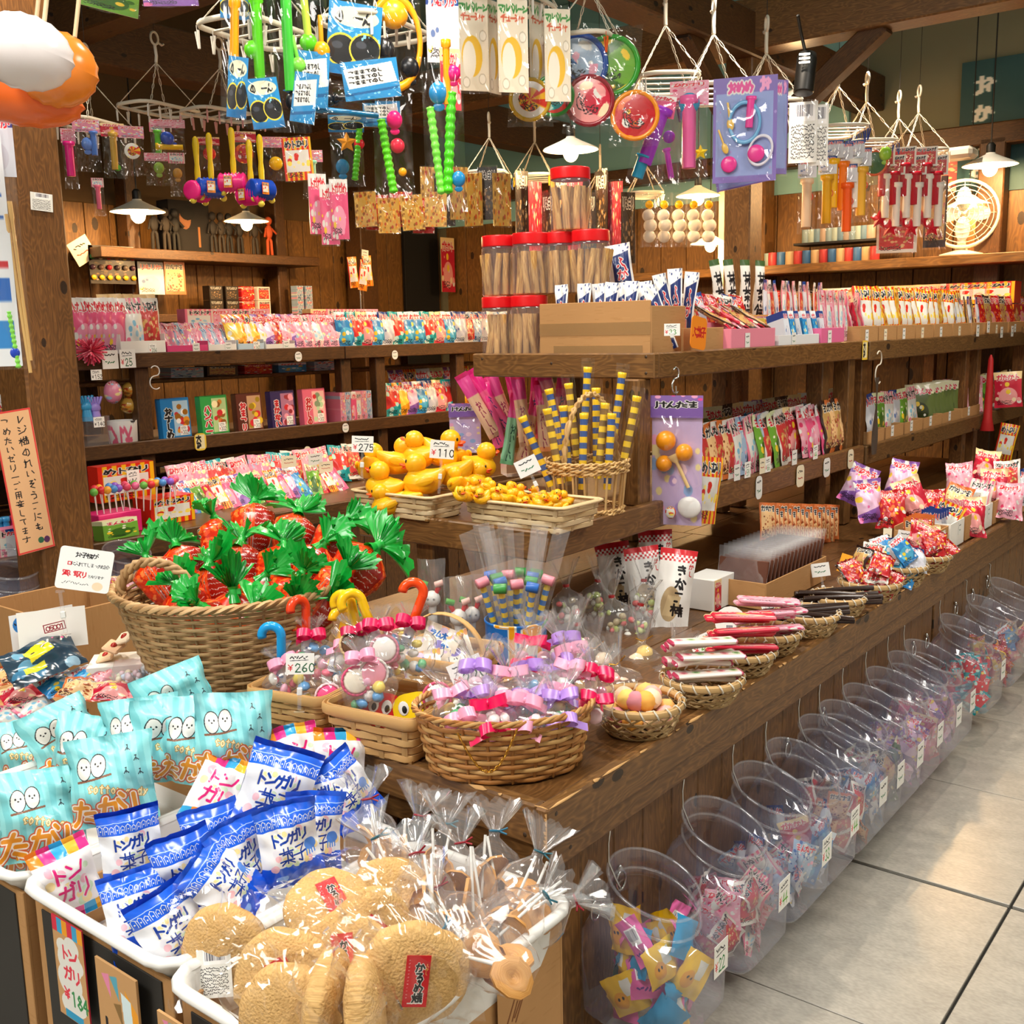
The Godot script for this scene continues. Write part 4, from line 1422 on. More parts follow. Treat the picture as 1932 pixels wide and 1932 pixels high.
func bins() -> void:
	var ba := bin("display_bin", "cardboard bin with white tray heaped with brown sugar cookies", 0.59, 0.985, -0.69, -0.962, 0.36)
	var p := pic(128, 128, "b98b58")
	var ink := Color("7a4a22")
	for q in [[Vector2(30, 110), Vector2(60, 60)], [Vector2(60, 60), Vector2(84, 18)], [Vector2(84, 18), Vector2(100, 14)], [Vector2(100, 14), Vector2(100, 60)], [Vector2(100, 60), Vector2(70, 110)], [Vector2(56, 100), Vector2(88, 40)], [Vector2(88, 40), Vector2(90, 62)], [Vector2(90, 62), Vector2(66, 96)]]:
		p.line(q[0], q[1], 3.2, ink)
	part("printed_mark", card(0.06, 0.06, 0.0004), cell_mat(p, 0.8), ba, xf(pz(965, 1895, -0.7) - ba.position + Vector3(0, -0.03, 0.0036)))
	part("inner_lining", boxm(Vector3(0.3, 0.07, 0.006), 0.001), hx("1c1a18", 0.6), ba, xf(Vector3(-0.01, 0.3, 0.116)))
	var bb := bin("display_bin", "black-fronted cardboard bin of blue biscuit packets with a price sign", 0.6, 0.985, -0.972, -1.295, 0.362)
	var bc := bin("display_bin", "black-fronted cardboard bin heaped with pale teal candyfloss bags", 0.6, 0.985, -1.305, -1.66, 0.36)
	# signs leaning on the bins
	var s := pxx(135, 1835, 0.598)
	single("price_sign", card(0.07, 0.135, 0.002), M.sign_cone, "striped price sign with red hand lettering on black bin front", "sign", xf(s + Vector3(0, -0.067, 0), yaw(-90)))
	s = pxx(225, 1900, 0.594)
	single("kraft_sign", card(0.085, 0.11, 0.003), M.sign_kraft, "torn kraft card with drawn cones beside the striped price sign", "sign", xf(s + Vector3(0, -0.06, 0), yaw(-90)))
	s = pxx(330, 1940, 0.58)
	single("kraft_sign", card(0.06, 0.05, 0.003), M.sign_kraft, "small kraft card at the corner of the cookie bin", "sign", xf(s + Vector3(0, -0.04, 0), yaw(-90)))
	# --- candyfloss bags
	var cm := []
	for k in 3:
		cm.append(pouch(0.118, 0.125, 0.062, 30 + k, 0.06, 1.3, 14, 16))
	var lab := "pale teal candyfloss bag with white birds and orange lettering in the bin"
	var i := 0
	for q in [[18, 1575, 0.66, 0, 16, -8], [80, 1535, 0.69, 8, 22, -6], [212, 1470, 0.76, -6, 16, 2], [118, 1395, 0.86, 25, 20, 10], [170, 1425, 0.83, -20, 10, -12], [268, 1390, 0.88, -12, 14, 4], [322, 1395, 0.87, 22, 10, -8], [375, 1400, 0.89, -8, 12, -10], [440, 1385, 0.92, 6, 12, -6], [335, 1330, 0.95, 14, 18, 12], [60, 1420, 0.84, -10, 30, 5]]:
		bag_at("candyfloss_bag", lab, "candyfloss", cm[i % 3], M.cotton, q[0], q[1], q[2], 0.125, q[3], q[4], q[5], "candyfloss bags in the left bin")
		i += 1
	# --- blue packets
	var tm := []
	for k in 3:
		tm.append(pouch(0.08, 0.105, 0.03, 50 + k, 0.07, 1.6, 12, 16))
	lab = "glossy blue packet of cone biscuits with white lettering in the bin"
	i = 0
	for q in [[248, 1600, 0.7, 5, 14, 1], [350, 1645, 0.71, 18, 8, 6], [262, 1722, 0.645, -5, 28, 10], [325, 1755, 0.65, 20, 24, 14], [405, 1590, 0.79, 10, 10, 6], [455, 1620, 0.76, 25, 12, 12], [425, 1665, 0.72, 35, 40, 30], [520, 1495, 0.86, 0, 30, -22], [590, 1570, 0.85, 12, 14, -10], [650, 1490, 0.95, 20, 20, 25], [610, 1510, 0.92, -10, 25, 15], [545, 1590, 0.8, 10, 10, 4], [190, 1660, 0.72, 40, 10, -5]]:
		var big := 1.25 if i == 7 else 1.0
		var o := bag_at("biscuit_packet", lab, "snack packet", tm[i % 3], M.tongari, q[0], q[1], q[2], 0.105 * big, q[3], q[4], q[5], "blue cone biscuit packets")
		if i == 7:
			o.scale = Vector3.ONE * 1.25
			o.set_meta("label", "large tilted blue packet of cone biscuits with cartoon chef on top of pile")
			o.set_meta("label", "large tilted blue biscuit packet lying on top of the pile")
		i += 1
	for q in [[128, 1660, 0.655, 15, 20, 8], [415, 1490, 0.86, 0, 40, -30], [560, 1430, 0.98, 0, 40, 10], [640, 1440, 1.0, 10, 30, -10]]:
		bag_at("biscuit_packet", "striped orange pink and blue cone biscuit packet among the blue packets", "snack packet", tm[i % 3], M.tricolour, q[0], q[1], q[2], 0.105, q[3], q[4], q[5], "striped cone biscuit packets")
		i += 1
	# --- brown sugar cookies in clear bags
	var b := MB.new()
	var n := FastNoiseLite.new()
	n.frequency = 18.0
	n.fractal_octaves = 3
	b.grid(36, 20, func(u: float, v: float) -> Vector3:
		var th := TAU * u
		var ph := PI * v
		var d := Vector3(sin(ph) * cos(th), sin(ph) * sin(th), cos(ph))
		var e := Vector3(signf(d.x) * pow(absf(d.x), 0.9), signf(d.y) * pow(absf(d.y), 0.9), signf(d.z) * pow(absf(d.z), 0.75))
		var k := 1.0 + 0.07 * n.get_noise_3d(d.x * 0.1, d.y * 0.1, d.z * 0.1)
		return Vector3(e.x * 0.05, e.y * 0.05, e.z * 0.018) * k)
	for k in b.v.size():
		b.t[k] = Vector2(b.v[k].x * 9.0, b.v[k].y * 9.0)
	var ck := b.mesh()
	var cb := pouch(0.13, 0.135, 0.055, 77, 0.05, 1.8, 18, 18)
	i = 0
	for q in [[425, 1790, 0.66, -25, 10, 0, 2], [622, 1715, 0.74, 10, 62, 12, 1], [535, 1845, 0.64, -8, 20, 20, 1], [545, 1915, 0.6, -25, 10, 10, 0], [772, 1835, 0.68, 8, 8, -4, 1], [700, 1765, 0.74, 25, 20, 30, 1], [650, 1810, 0.7, -20, 35, 10, 1], [620, 1895, 0.62, 70, 0, 5, 0], [690, 1905, 0.63, 80, 5, -12, 0], [800, 1840, 0.74, 15, 10, 0, 0], [735, 1700, 0.82, 5, 30, 8, 0]]:
		var c := pxx(q[0], q[1], q[2])
		var bs := facing(c, q[4], q[3])
		var o := thing("cookie_bag", "brown sugar cookie bag with red label, " + ["", "lying flat on top of the heap", "label slanting, beside the barcode bag", "", "label upright, biggest disc of the heap", "half hidden behind the biggest disc", "tucked under the flat top cookie"][i] if q[6] == 1 else ("brown sugar cookie bag turned to show its white barcode label" if q[6] == 2 else "brown sugar cookie in a plain clear bag" + (", stood edge-on" if q[3] > 60 else ", face tilted up")), "cookie", xf(c, bs), "brown sugar cookies in the bin" if q[6] != 2 else "")
		part("cookie", ck, M.cookie, o, Transform3D(Basis(Vector3.BACK, rr(0, 6)), Vector3.ZERO))
		part("clear_bag", cb, M.film, o, Transform3D(Basis(Vector3.BACK, deg_to_rad(q[5])), Basis(Vector3.BACK, deg_to_rad(q[5])) * Vector3(0, -0.0675, 0)))
		if q[6] == 1:
			var lb := Basis(Vector3.BACK, deg_to_rad(q[5] * 1.5 - 4))
			part("red_label", card(0.024, 0.05, 0.0006), M.redlabel, o, xf(Vector3(0.004, 0, 0.0205) - lb.y * 0.025, lb))
		elif q[6] == 2:
			part("barcode_label", card(0.04, 0.052, 0.0006), M.infolabel, o, xf(Vector3(0.0, -0.045, 0.024), eul(-8, 0, 8)))
		i += 1
	# --- cracker-and-stick bags with twist ties
	var chip := MB.new()
	chip.grid(10, 10, func(u: float, v: float) -> Vector3:
		var th := TAU * u
		var rad := 0.022 * v
		return Vector3(cos(th) * rad, 0.004 * sin(PI * v) + 0.25 * cos(th) * rad * cos(th) * v, sin(th) * rad * 1.15))
	chip.grid(10, 4, func(u: float, v: float) -> Vector3:
		var th := TAU * u
		return Vector3(cos(th) * 0.022, -0.004 * v + 0.25 * cos(th) * 0.022 * cos(th), sin(th) * 0.022 * 1.15))
	var chm := chip.mesh()
	var chmat := tex_mat(wood_image(64, 64, 30, Color("b87a34"), Color("dca860"), 0), 0.5)
	var sk := MB.new()
	sk.tube([Vector3(0, 0, 0), Vector3(0.0, 0.075, 0.0)], 0.0019, 8)
	var skm := sk.mesh()
	var ce := []
	for k in 3:
		ce.append(cello(0.036, 0.15, 0.74, 0.75, 60 + k, 1.0, 0.7))
	var tie := MB.new()
	var tp := []
	for k in 11:
		tp.append(Vector3(cos(TAU * k / 10) * 0.006, 0, sin(TAU * k / 10) * 0.0045))
	tie.tube(tp, 0.0014, 5)
	tie.tube([Vector3(0.006, 0, 0), Vector3(0.016, 0.004, 0.006)], 0.0013, 5)
	tie.tube([Vector3(0.006, 0, 0), Vector3(0.014, -0.004, 0.008)], 0.0013, 5)
	var tim := tie.mesh()
	i = 0
	for q in [[700, 1590, 0.9, 10, 20, 0], [770, 1620, 0.93, -10, 30, -12], [835, 1640, 0.93, 0, 30, -6], [880, 1680, 0.9, 5, 30, 4], [930, 1655, 0.95, 20, 30, -14], [985, 1690, 0.95, 10, 25, -28], [800, 1700, 0.83, -15, 40, 20], [870, 1750, 0.84, 0, 55, 30], [960, 1740, 0.89, 10, 50, -62], [1005, 1730, 0.94, 0, 40, -70], [920, 1800, 0.8, 0, 60, 60], [745, 1660, 0.85, 20, 40, 10]]:
		var c := pxx(q[0], q[1], q[2])
		var bs := facing(c, q[4], q[3]) * Basis(Vector3.BACK, deg_to_rad(q[5]))
		var tc: String = ["8e1426", "8e1426", "1b5a6a", "8e1426", "1b6a8a", "1b5a6a"][i % 6]
		var o := thing("cracker_bag", "clear gathered bag of folded crackers and white sticks with %s tie" % ("dark red" if tc == "8e1426" else "blue-green"), "cracker bag", xf(c - bs.y * 0.055, bs), "cracker bags behind the cookies")
		part("clear_bag", ce[i % 3], M.film2, o)
		for k in 4:
			part("cracker", chm, chmat, o, xf(Vector3(rr(-0.014, 0.014), 0.018 + 0.014 * k, rr(-0.008, 0.008)), eul(rr(40, 120), rr(0, 360), rr(-30, 30))))
		for k in 2:
			part("stick", skm, M.white, o, xf(Vector3(rr(-0.015, 0.015), 0.03, rr(0.0, 0.012)), eul(rr(-8, 8), 0, rr(-14, 14))))
		part("twist_tie", tim, hx(tc, 0.5), o, xf(Vector3(0, 0.111, 0)))
		i += 1
	back_left_goods()
func back_left_goods() -> void:
	# cartons and boxes behind the candyfloss bin
	var m := MB.new()
	var cc := pxx(40, 1150, 1.12)
	var o := thing("open_carton", "open brown cardboard carton behind the candyfloss with balloon notice", "carton", Transform3D(Basis.from_scale(Vector3(1, cc.y / 0.4, 1)), Vector3(1.24, 0, cc.z - 0.02)))
	for q in [[Vector3(0, 0.2, 0.13), Vector3(0.26, 0.4, 0.005)], [Vector3(0, 0.2, -0.13), Vector3(0.26, 0.4, 0.005)], [Vector3(-0.13, 0.2, 0), Vector3(0.005, 0.4, 0.26)], [Vector3(0.13, 0.2, 0), Vector3(0.005, 0.4, 0.26)]]:
		part("side", boxm(q[1], 0.001), M.card, o, xf(q[0]))
	part("bottom", boxm(Vector3(0.26, 0.005, 0.26), 0.001), M.card, o, xf(Vector3(0, 0.003, 0)))
	var p := pic(128, 96, "eef0f2")
	for q in [[0.2, 0.3, "2a7ac8"], [0.48, 0.42, "2f9a6a"], [0.3, 0.75, "8a8ad8"]]:
		p.disc(q[0], q[1], 0.14, 0.24, Color(q[2]))
	p.text("ソー", 0.14, 0.3, 18, INK, 1.4, false, 0.7)
	p.text("リル", 0.42, 0.42, 18, INK, 1.4, false, 0.7)
	var c := pxx(82, 1185, 1.0)
	single("notice_card", card(0.12, 0.07, 0.001), cell_mat(p, 0.7), "white notice with coloured balloons on the open carton", "notice", xf(c - Vector3(0, 0.035, 0), facing(c, 4, 18)))
	c = pxx(100, 1195, 0.985)
	single("number_card", card(0.12, 0.075, 0.001), M.paper, "plain grey-white card standing before the balloon notice", "card", xf(c - Vector3(0, 0.03, 0), facing(c, 10, 0)))
	c = pxx(105, 1183, 0.98)
	single("number_label", card(0.042, 0.02, 0.001), M.sign_number, "small framed number label in dark red figures", "label", xf(c - Vector3(0, 0.01, 0), facing(c, 10, 0) * eul(0, 0, 8)))
	# sign on a clip in front of the pillar
	c = pd(160, 1075, 1.75)
	o = thing("notice_sign", "white handwritten notice about children held by a clear clip", "sign", xf(c, facing(c, 8, -6) * eul(0, 0, -13)))
	part("card", card(0.084, 0.07, 0.001, 0.006), M.sign_child, o, xf(Vector3(0, -0.035, 0)))
	clip_holder(o, Vector3(-0.012, -0.11, 0.0), 0.075, eul(0, 0, 16))
	# little trays of jelly, konpeito box, dark snack bag, small packets
	var pack := pouch(0.075, 0.05, 0.02, 81, 0.1, 1.5)
	var gm := [M.g5, M.g10, M.g3, M.g14, M.g1]
	var i := 0
	for q in [[40, 1310, 0.93, 6, 70, 8], [20, 1355, 0.88, -10, 60, -12], [110, 1290, 0.97, 20, 60, 14], [150, 1300, 0.96, -20, 65, -10], [190, 1290, 1.0, 15, 60, 18], [215, 1305, 0.97, 0, 70, -8], [70, 1335, 0.92, 10, 70, 22], [170, 1275, 1.02, 40, 60, 0], [30, 1270, 1.0, 0, 60, 10]]:
		var bb := bag_at("sweet_packet", "small striped sweet packet lying in the heap behind the candyfloss", "sweet packet", pack, gm[i % 5], q[0], q[1], q[2], 0.05, q[3], q[4], q[5], "loose sweet packets behind the candyfloss")
		i += 1
	m.box(Vector3(0, 0.17, 0), Vector3(0.22, 0.34, 0.36), 0.004)
	single("stand_crate", m.mesh(), M.card, "closed brown carton under the loose sweet packets", "carton", xf(pxx(110, 1330, 1.02) * Vector3(1, 0, 1) + Vector3(-0.09, 0.0, -0.1)))
	var dk := pic(160, 128, "2a4458")
	dk.speck(14, [Color("3f7aa0"), Color("6aa4c4"), Color("1c2c3c"), Color("9ac0d8")], 0.04, 0.12, rng)
	dk.poly(PackedVector2Array([Vector2(0.3, 0.2), Vector2(0.62, 0.16), Vector2(0.68, 0.5), Vector2(0.34, 0.56)]), Color("f2e02a"))
	dk.disc(0.42, 0.34, 0.03, 0.03, INK)
	dk.disc(0.56, 0.32, 0.03, 0.03, INK)
	dk.rect(0.2, 0.62, 0.3, 0.16, Color("e8e23a"))
	dk.text("ンカル", 0.6, 0.24, 26, WH, 2.4, false, 0.9, -0.1)
	dk.speck(5, [Color("e84a9a")], 0.015, 0.025, rng)
	bag_at("snack_bag", "dark blue shiny snack bag with yellow figure lying on the heap", "snack bag", pouch(0.14, 0.085, 0.04, 91, 0.06, 1.6, 14, 12), tex_mat(dk.im, 0.22, Color.WHITE, 0.6), 78, 1245, 0.95, 0.085, 10, 48, 14)
	var tr := thing("jelly_box", "white paper box of little jelly trays beside the pillar", "box", xf(pxx(228, 1262, 1.08) - Vector3(0, 0.03, 0), yaw(-40)))
	part("box_body", boxm(Vector3(0.11, 0.05, 0.09), 0.001, Vector2.ZERO, Vector3(0, 0.025, 0)), M.paper, tr)
	for k in 4:
		var jt := single("jelly_tray", boxm(Vector3(0.04, 0.008, 0.032), 0.003), hx(["e8c8a0", "efd6b4", "e4b890", "f0dcc0"][k]), "small cream jelly tray with red filling in the white box", "jelly tray", xf(tr.position + Vector3(-0.02 + 0.025 * (k % 2), 0.058 + 0.012 * k, -0.015 + 0.03 * (k / 2)), eul(rr(-20, 20), rr(0, 90), rr(-20, 20))), "jelly trays in the white box")
		var rb := MB.new()
		rb.ball(Vector3(0, 0.004, 0), Vector3(0.009, 0.004, 0.006), 8, 6)
		part("filling", rb.mesh(), hx("a8251c", 0.25), jt)
	tr = thing("konpeito_box", "clear plastic box of pale sugar sweets beside the wicker basket", "box", xf(pxx(270, 1272, 1.03) - Vector3(0, 0.03, 0), yaw(-35)))
	part("clear_body", boxm(Vector3(0.1, 0.05, 0.08), 0.001, Vector2.ZERO, Vector3(0, 0.025, 0)), M.film2, tr)
	m = MB.new()
	for k in 90:
		m.tint([Color(0.75, 0.82, 0.92), Color(0.9, 0.7, 0.8), Color(0.92, 0.9, 0.7), Color(0.6, 0.7, 0.9)][k % 4])
		m.ball(Vector3(rr(-0.044, 0.044), rr(0.006, 0.04), rr(-0.034, 0.034)), Vector3.ONE * rr(0.005, 0.007), 6, 4)
	var sw := part("sugar_sweets", m.mesh(), M.vgloss, tr)
	sw.set_meta("kind", "stuff")
# ---------- goods standing on the display table
const VD := Vector3(0.786, 0, -0.618) # level direction of view
func basket_round(o: Node3D, r0: float, r1: float, h: float, rows: int, n: int, col: Array, sx := 1.0, sz := 1.0, rimr := 0.009) -> void:
	var ring := []
	for k in n * 4:
		var th := TAU * k / (n * 4)
		ring.append(Vector3(cos(th) * sx, 0, sin(th) * sz))
	var sc := func(y: float) -> float: return lerpf(r0, r1, pow(y / h, 0.85))
	var ys := []
	var sr := h / rows * 0.5
	for k in rows:
		ys.append(sr + k * (h - 0.01) / rows)
	weave(o, ring, 4, ys, sc, sr * 0.55, sr * 0.92, sr * 0.55, col, sr * 0.6)
	var pts := []
	for q in ring:
		pts.append(q * r1 * 1.015 + Vector3(0, h, 0))
	part("rim", rope(pts, rimr, 3, n * 0.7, col, true), M.v, o)
	var b := MB.new()
	b.lathe([Vector2(0.0, 0.003), Vector2(r0 * 1.02, 0.003), Vector2(r0 * 1.02, 0.0), Vector2(0, 0)], 24, Vector3.ZERO, Basis(), sx, sz)
	part("base", b.mesh(), hx("7a5226", 0.7), o)
func splint_basket(o: Node3D, a: float, bb: float, h: float, rows: int, n: int, col: Array, flare := 0.82, rim_flat := true) -> void:
	var ring := ring_rect(1.0, bb / a, 0.22, n * 4)
	var sc := func(y: float) -> float: return a * lerpf(flare, 1.0, y / h)
	var ys := []
	for k in rows:
		ys.append((k + 0.5) * (h - 0.004) / rows)
	weave(o, ring, 4, ys, sc, 0.0011, h / rows * 0.48, 0.0018, col, h / rows * 0.36, 0.0008)
	var b := MB.new()
	b.tint(col[0])
	for k in 2:
		var pts := []
		for q in ring:
			pts.append(q * (a * (1.03 if k == 0 else 0.965)) + Vector3(0, h - (0.004 if rim_flat else 0.0), 0))
		if rim_flat:
			b.tube(pts, 0.0025, 6, true, 0.009, Vector3.UP)
		else:
			b.tube(pts, 0.003, 6, true)
	part("rim", b.mesh(), M.v, o)
	b = MB.new()
	b.box(Vector3(0, 0.002, 0), Vector3(a * 2 * flare, 0.004, bb * 2 * flare), 0.0)
	part("base", b.mesh(), hx("8a6230", 0.7), o)
func price_card(px_: float, py_: float, depth: float, s: String, w: float, tilt: float, roll: float, where: String, foot := 0.05, m: Material = null, num := Color(0.1, 0.35, 0.2)) -> void:
	var c := pd(px_, py_, depth)
	var bs := facing(c, tilt, 0) * Basis(Vector3.BACK, deg_to_rad(roll))
	var o := thing("price_card", "white price card marked %s on clear clip, %s" % [s, where], "price card", xf(c, bs))
	part("card", card(w, w * 0.76, 0.0008), m if m else price_mat(s, Color(0.85, 0.1, 0.15), num), o, xf(Vector3(0, -w * 0.38, 0.002)))
	clip_holder(o, Vector3(0, -w * 0.38 - foot + 0.012, 0), foot, Basis())
func table_goods() -> void:
	var wick := [Color(0.44, 0.27, 0.12), Color(0.53, 0.34, 0.16), Color(0.37, 0.21, 0.085), Color(0.5, 0.31, 0.14)]
	# --- big wicker basket of carrot packets
	var C := Vector3(1.175, TY, -1.585)
	var o := thing("wicker_basket", "large round wicker basket full of orange carrot packets with green tops", "basket", xf(C))
	basket_round(o, 0.145, 0.205, 0.172, 21, 32, wick, 1.0, 1.0, 0.0075)
	for sg in [0.0]:
		var pts := []
		var hb := pd(300, 1120, 1.88) - C
		for k in 15:
			var a := PI * k / 14.0
			pts.append(Vector3(hb.x, 0.17, hb.z) + Vector3(0.035, 0, 0.06) * cos(a) + Vector3(-0.01, 0.06, 0) * sin(a))
		part("handle", rope(pts, 0.009, 3, 5.0, wick), M.v, o)
	var b := MB.new()
	var n := FastNoiseLite.new()
	n.frequency = 30.0
	var L := 0.155
	b.grid(20, 18, func(u: float, v: float) -> Vector3:
		var y := 1.0 - v
		var th := TAU * u + PI / 2
		var rad := 0.041 * pow(sin(PI * 0.5 * minf(y / 0.82, 1.0)), 0.8) if y < 0.82 else lerpf(0.041, 0.007, smoothstep(0.82, 1.0, y))
		rad *= 1.0 + 0.12 * n.get_noise_3d(cos(th) * 0.03, y * 0.15, sin(th) * 0.03) + 0.05 * sin(th * 9.0) * smoothstep(0.7, 1.0, y)
		return Vector3(cos(th) * rad, y * L, sin(th) * rad * 0.8))
	for k in b.t.size():
		b.t[k].x = fposmod(0.5 - b.t[k].x + 0.5, 1.0) if b.t[k].x > 0.001 and b.t[k].x < 0.999 else b.t[k].x
	var body := b.mesh()
	var leafs := []
	for sd in 4:
		b = MB.new()
		var spread: float = [1.25, 0.95, 1.4, 0.75][sd]
		for ly in 2:
			b.grid(28, 5, func(u: float, v: float) -> Vector3:
				var th: float = (u - 0.5) * 2.0 * spread * (1.0 - 0.35 * ly) + (0.25 if ly == 1 else 0.0) * (1 if sd % 2 == 0 else -1)
				var rad := 0.006 + (0.066 - 0.02 * ly + 0.007 * sin(u * 40.0) + 0.01 * sin(u * 9.0 + sd)) * v
				var zz := (0.0055 * v + 0.001) * (1.0 if int(u * 28 + 0.5) % 2 == 0 else -1.0)
				var bend := 0.35 * v * v * 0.066 * sin(u * 5.0 + sd * 2.0) + ly * 0.02 * v
				return Vector3(sin(th) * rad, cos(th) * rad * (0.95 - 0.2 * ly), zz + bend))
		b.lathe([Vector2(0.014, -0.024), Vector2(0.009, -0.008), Vector2(0.0065, 0.0), Vector2(0.012, 0.008)], 12)
		leafs.append(b.mesh())
	b = MB.new()
	b.lathe([Vector2(0.0085, -0.005), Vector2(0.009, 0.0), Vector2(0.0085, 0.005)], 10)
	b.box(Vector3(0.01, 0, 0), Vector3(0.014, 0.011, 0.003), 0.0005)
	var tiem := b.mesh()
	var i := 0
	for q in [[480, 945], [405, 975], [565, 965], [650, 985], [330, 1025], [455, 1020], [535, 1025], [610, 1025], [712, 1030], [275, 1050], [395, 1060], [500, 1085], [570, 1080], [655, 1075], [330, 1105], [440, 1115], [620, 1120], [375, 1140], [480, 1150], [555, 1140]]:
		var y: float = q[1]
		var nk := pd(q[0], y, lerpf(2.14, 1.84, clampf((y - 940.0) / 200.0, 0, 1)))
		var tip := C + Vector3((nk.x - C.x) * 0.35, 0.03, (nk.z - C.z) * 0.35)
		var ax := (nk - tip).normalized()
		var zc := (camC - nk).normalized()
		zc = (zc - ax * zc.dot(ax)).normalized()
		var bs := Basis(ax.cross(zc), ax, zc).rotated(ax, rr(-0.7, 0.7))
		var s := rr(0.92, 1.08)
		if i == 8:
			s = 1.3
		var cb := thing("carrot_packet", "carrot-shaped orange packet with green foil top, " + ("oversized, leaning over the rim beside the ducks" if i == 8 else ("topmost of the heap" if i == 0 else ("leaning out beside the basket handle" if i == 9 else "packed in the wicker basket"))), "snack packet", Transform3D(bs.scaled_local(Vector3.ONE * s), nk - ax * L * s), "carrot packets in the wicker basket")
		part("packet", body, M.carrot, cb)
		var gt := part("green_top", leafs[i % 4], M.leaf, cb, Transform3D(eul(rr(-55, -15), rr(-30, 30), rr(-30, 30)).scaled_local(Vector3.ONE * rr(0.7, 0.9)), Vector3(0, L, 0)))
		part("tie", tiem, hx("2fae4a", 0.3), gt, xf(Vector3(0, -0.002, 0), eul(0, rr(0, 360), 0)))
		i += 1
	# --- chip baskets with gift bags
	var chip := [Color(0.62, 0.36, 0.13), Color(0.56, 0.31, 0.11), Color(0.66, 0.4, 0.16)]
	var p1 := py(578, 1368, TY)
	o = thing("chip_basket", "small tan wooden chip basket holding candy cane bags priced 260", "basket", xf(p1 + VD * 0.045, yaw(12)))
	splint_basket(o, 0.07, 0.075, 0.058, 5, 11, chip)
	var p2 := py(742, 1425, TY)
	o = thing("chip_basket", "tan wooden chip basket of biscuit and eye-sticker bags", "basket", xf(p2 + VD * 0.05, yaw(8)))
	splint_basket(o, 0.072, 0.085, 0.07, 5, 12, chip)
	var p3 := py(838, 1320, TY) + VD * 0.06
	o = thing("chip_basket", "chip basket with arched handle behind the ribboned bags", "basket", xf(p3, yaw(10)))
	splint_basket(o, 0.07, 0.08, 0.07, 5, 12, chip)
	b = MB.new()
	b.tint(chip[0])
	var hp := []
	for k in 17:
		var a := PI * k / 16.0
		hp.append(Vector3(0, 0.06 + 0.075 * sin(a), 0.08 * cos(a)))
	b.tube(hp, 0.008, 6, false, 0.0022, Vector3(0, 0.2, 1).normalized())
	# flat hoop: wide across, thin outwards
	part("handle", b.mesh(), M.v, o)
	gift_bags(p1 + VD * 0.045, p2 + VD * 0.05, p3)
	# --- oval wicker basket with ribboned cellophane bags
	var wa := [Color(0.4, 0.17, 0.04), Color(0.48, 0.22, 0.06), Color(0.6, 0.36, 0.13), Color(0.42, 0.18, 0.045), Color(0.56, 0.31, 0.1)]
	var C2 := Vector3(1.135, TY, -0.915)
	o = thing("oval_basket", "oval honey-brown wicker basket with gold chain on the table corner", "basket", xf(C2, yaw(51.8 - 90 + 84)))
	basket_round(o, 0.078, 0.092, 0.092, 11, 22, wa, 1.0, 1.38, 0.0045)
	b = MB.new()
	var cp := []
	for k in 24:
		var a := float(k) / 23.0
		cp.append(Vector3(-0.096 - 0.004 * sin(PI * a), 0.085 - 0.055 * sin(PI * a), -0.075 + 0.08 * a))
	for k in 23:
		var mid: Vector3 = (cp[k] + cp[k + 1]) * 0.5
		var dd: Vector3 = (cp[k + 1] - cp[k])
		var lp := []
		for j in 8:
			var e := Vector3.UP if k % 2 == 0 else Vector3.LEFT
			lp.append(mid + dd * 0.75 * cos(TAU * j / 8) + e * 0.0022 * sin(TAU * j / 8))
		b.tube(lp, 0.0009, 4, true)
	part("gold_chain", b.mesh(), M.gold, o)
	ribbon_bags(C2)
	bamboo_bowls()
	back_row()
func candies(parent: Node, n: int, r: Vector3, o: Vector3, cols: Array, s0: float, s1: float) -> void:
	var b := MB.new()
	for k in n:
		b.tint(cols[rng.randi() % cols.size()])
		var q := Vector3(rr(-1, 1) * r.x, rr(-1, 1) * r.y, rr(-1, 1) * r.z)
		b.ball(o + q, Vector3(rr(s0, s1), rr(s0, s1), rr(s0, s1)), 7, 5, eul(rr(0, 90), rr(0, 90), 0))
	var w := part("wrapped_sweets", b.mesh(), M.vgloss, parent)
	w.set_meta("kind", "stuff")
func cane(parent: Node, p: Vector3, bs: Basis, c: String) -> void:
	var b := MB.new()
	var pts := []
	for k in 12:
		var a := PI * 1.1 * k / 11.0
		pts.append(Vector3(-0.016 + 0.016 * cos(a), 0.05 + 0.016 * sin(a), 0))
	b.tube([Vector3(0, 0.0, 0), Vector3(0, 0.03, 0), Vector3(0, 0.05, 0)] + pts, 0.0075, 9)
	var ch := part("cane_handle", b.mesh(), hx(c, 0.2), parent, xf(p, bs))
	b = MB.new()
	b.lathe([Vector2(0.0085, -0.035), Vector2(0.0085, 0.012)], 12)
	part("cane_label", b.mesh(), M.g16, ch)
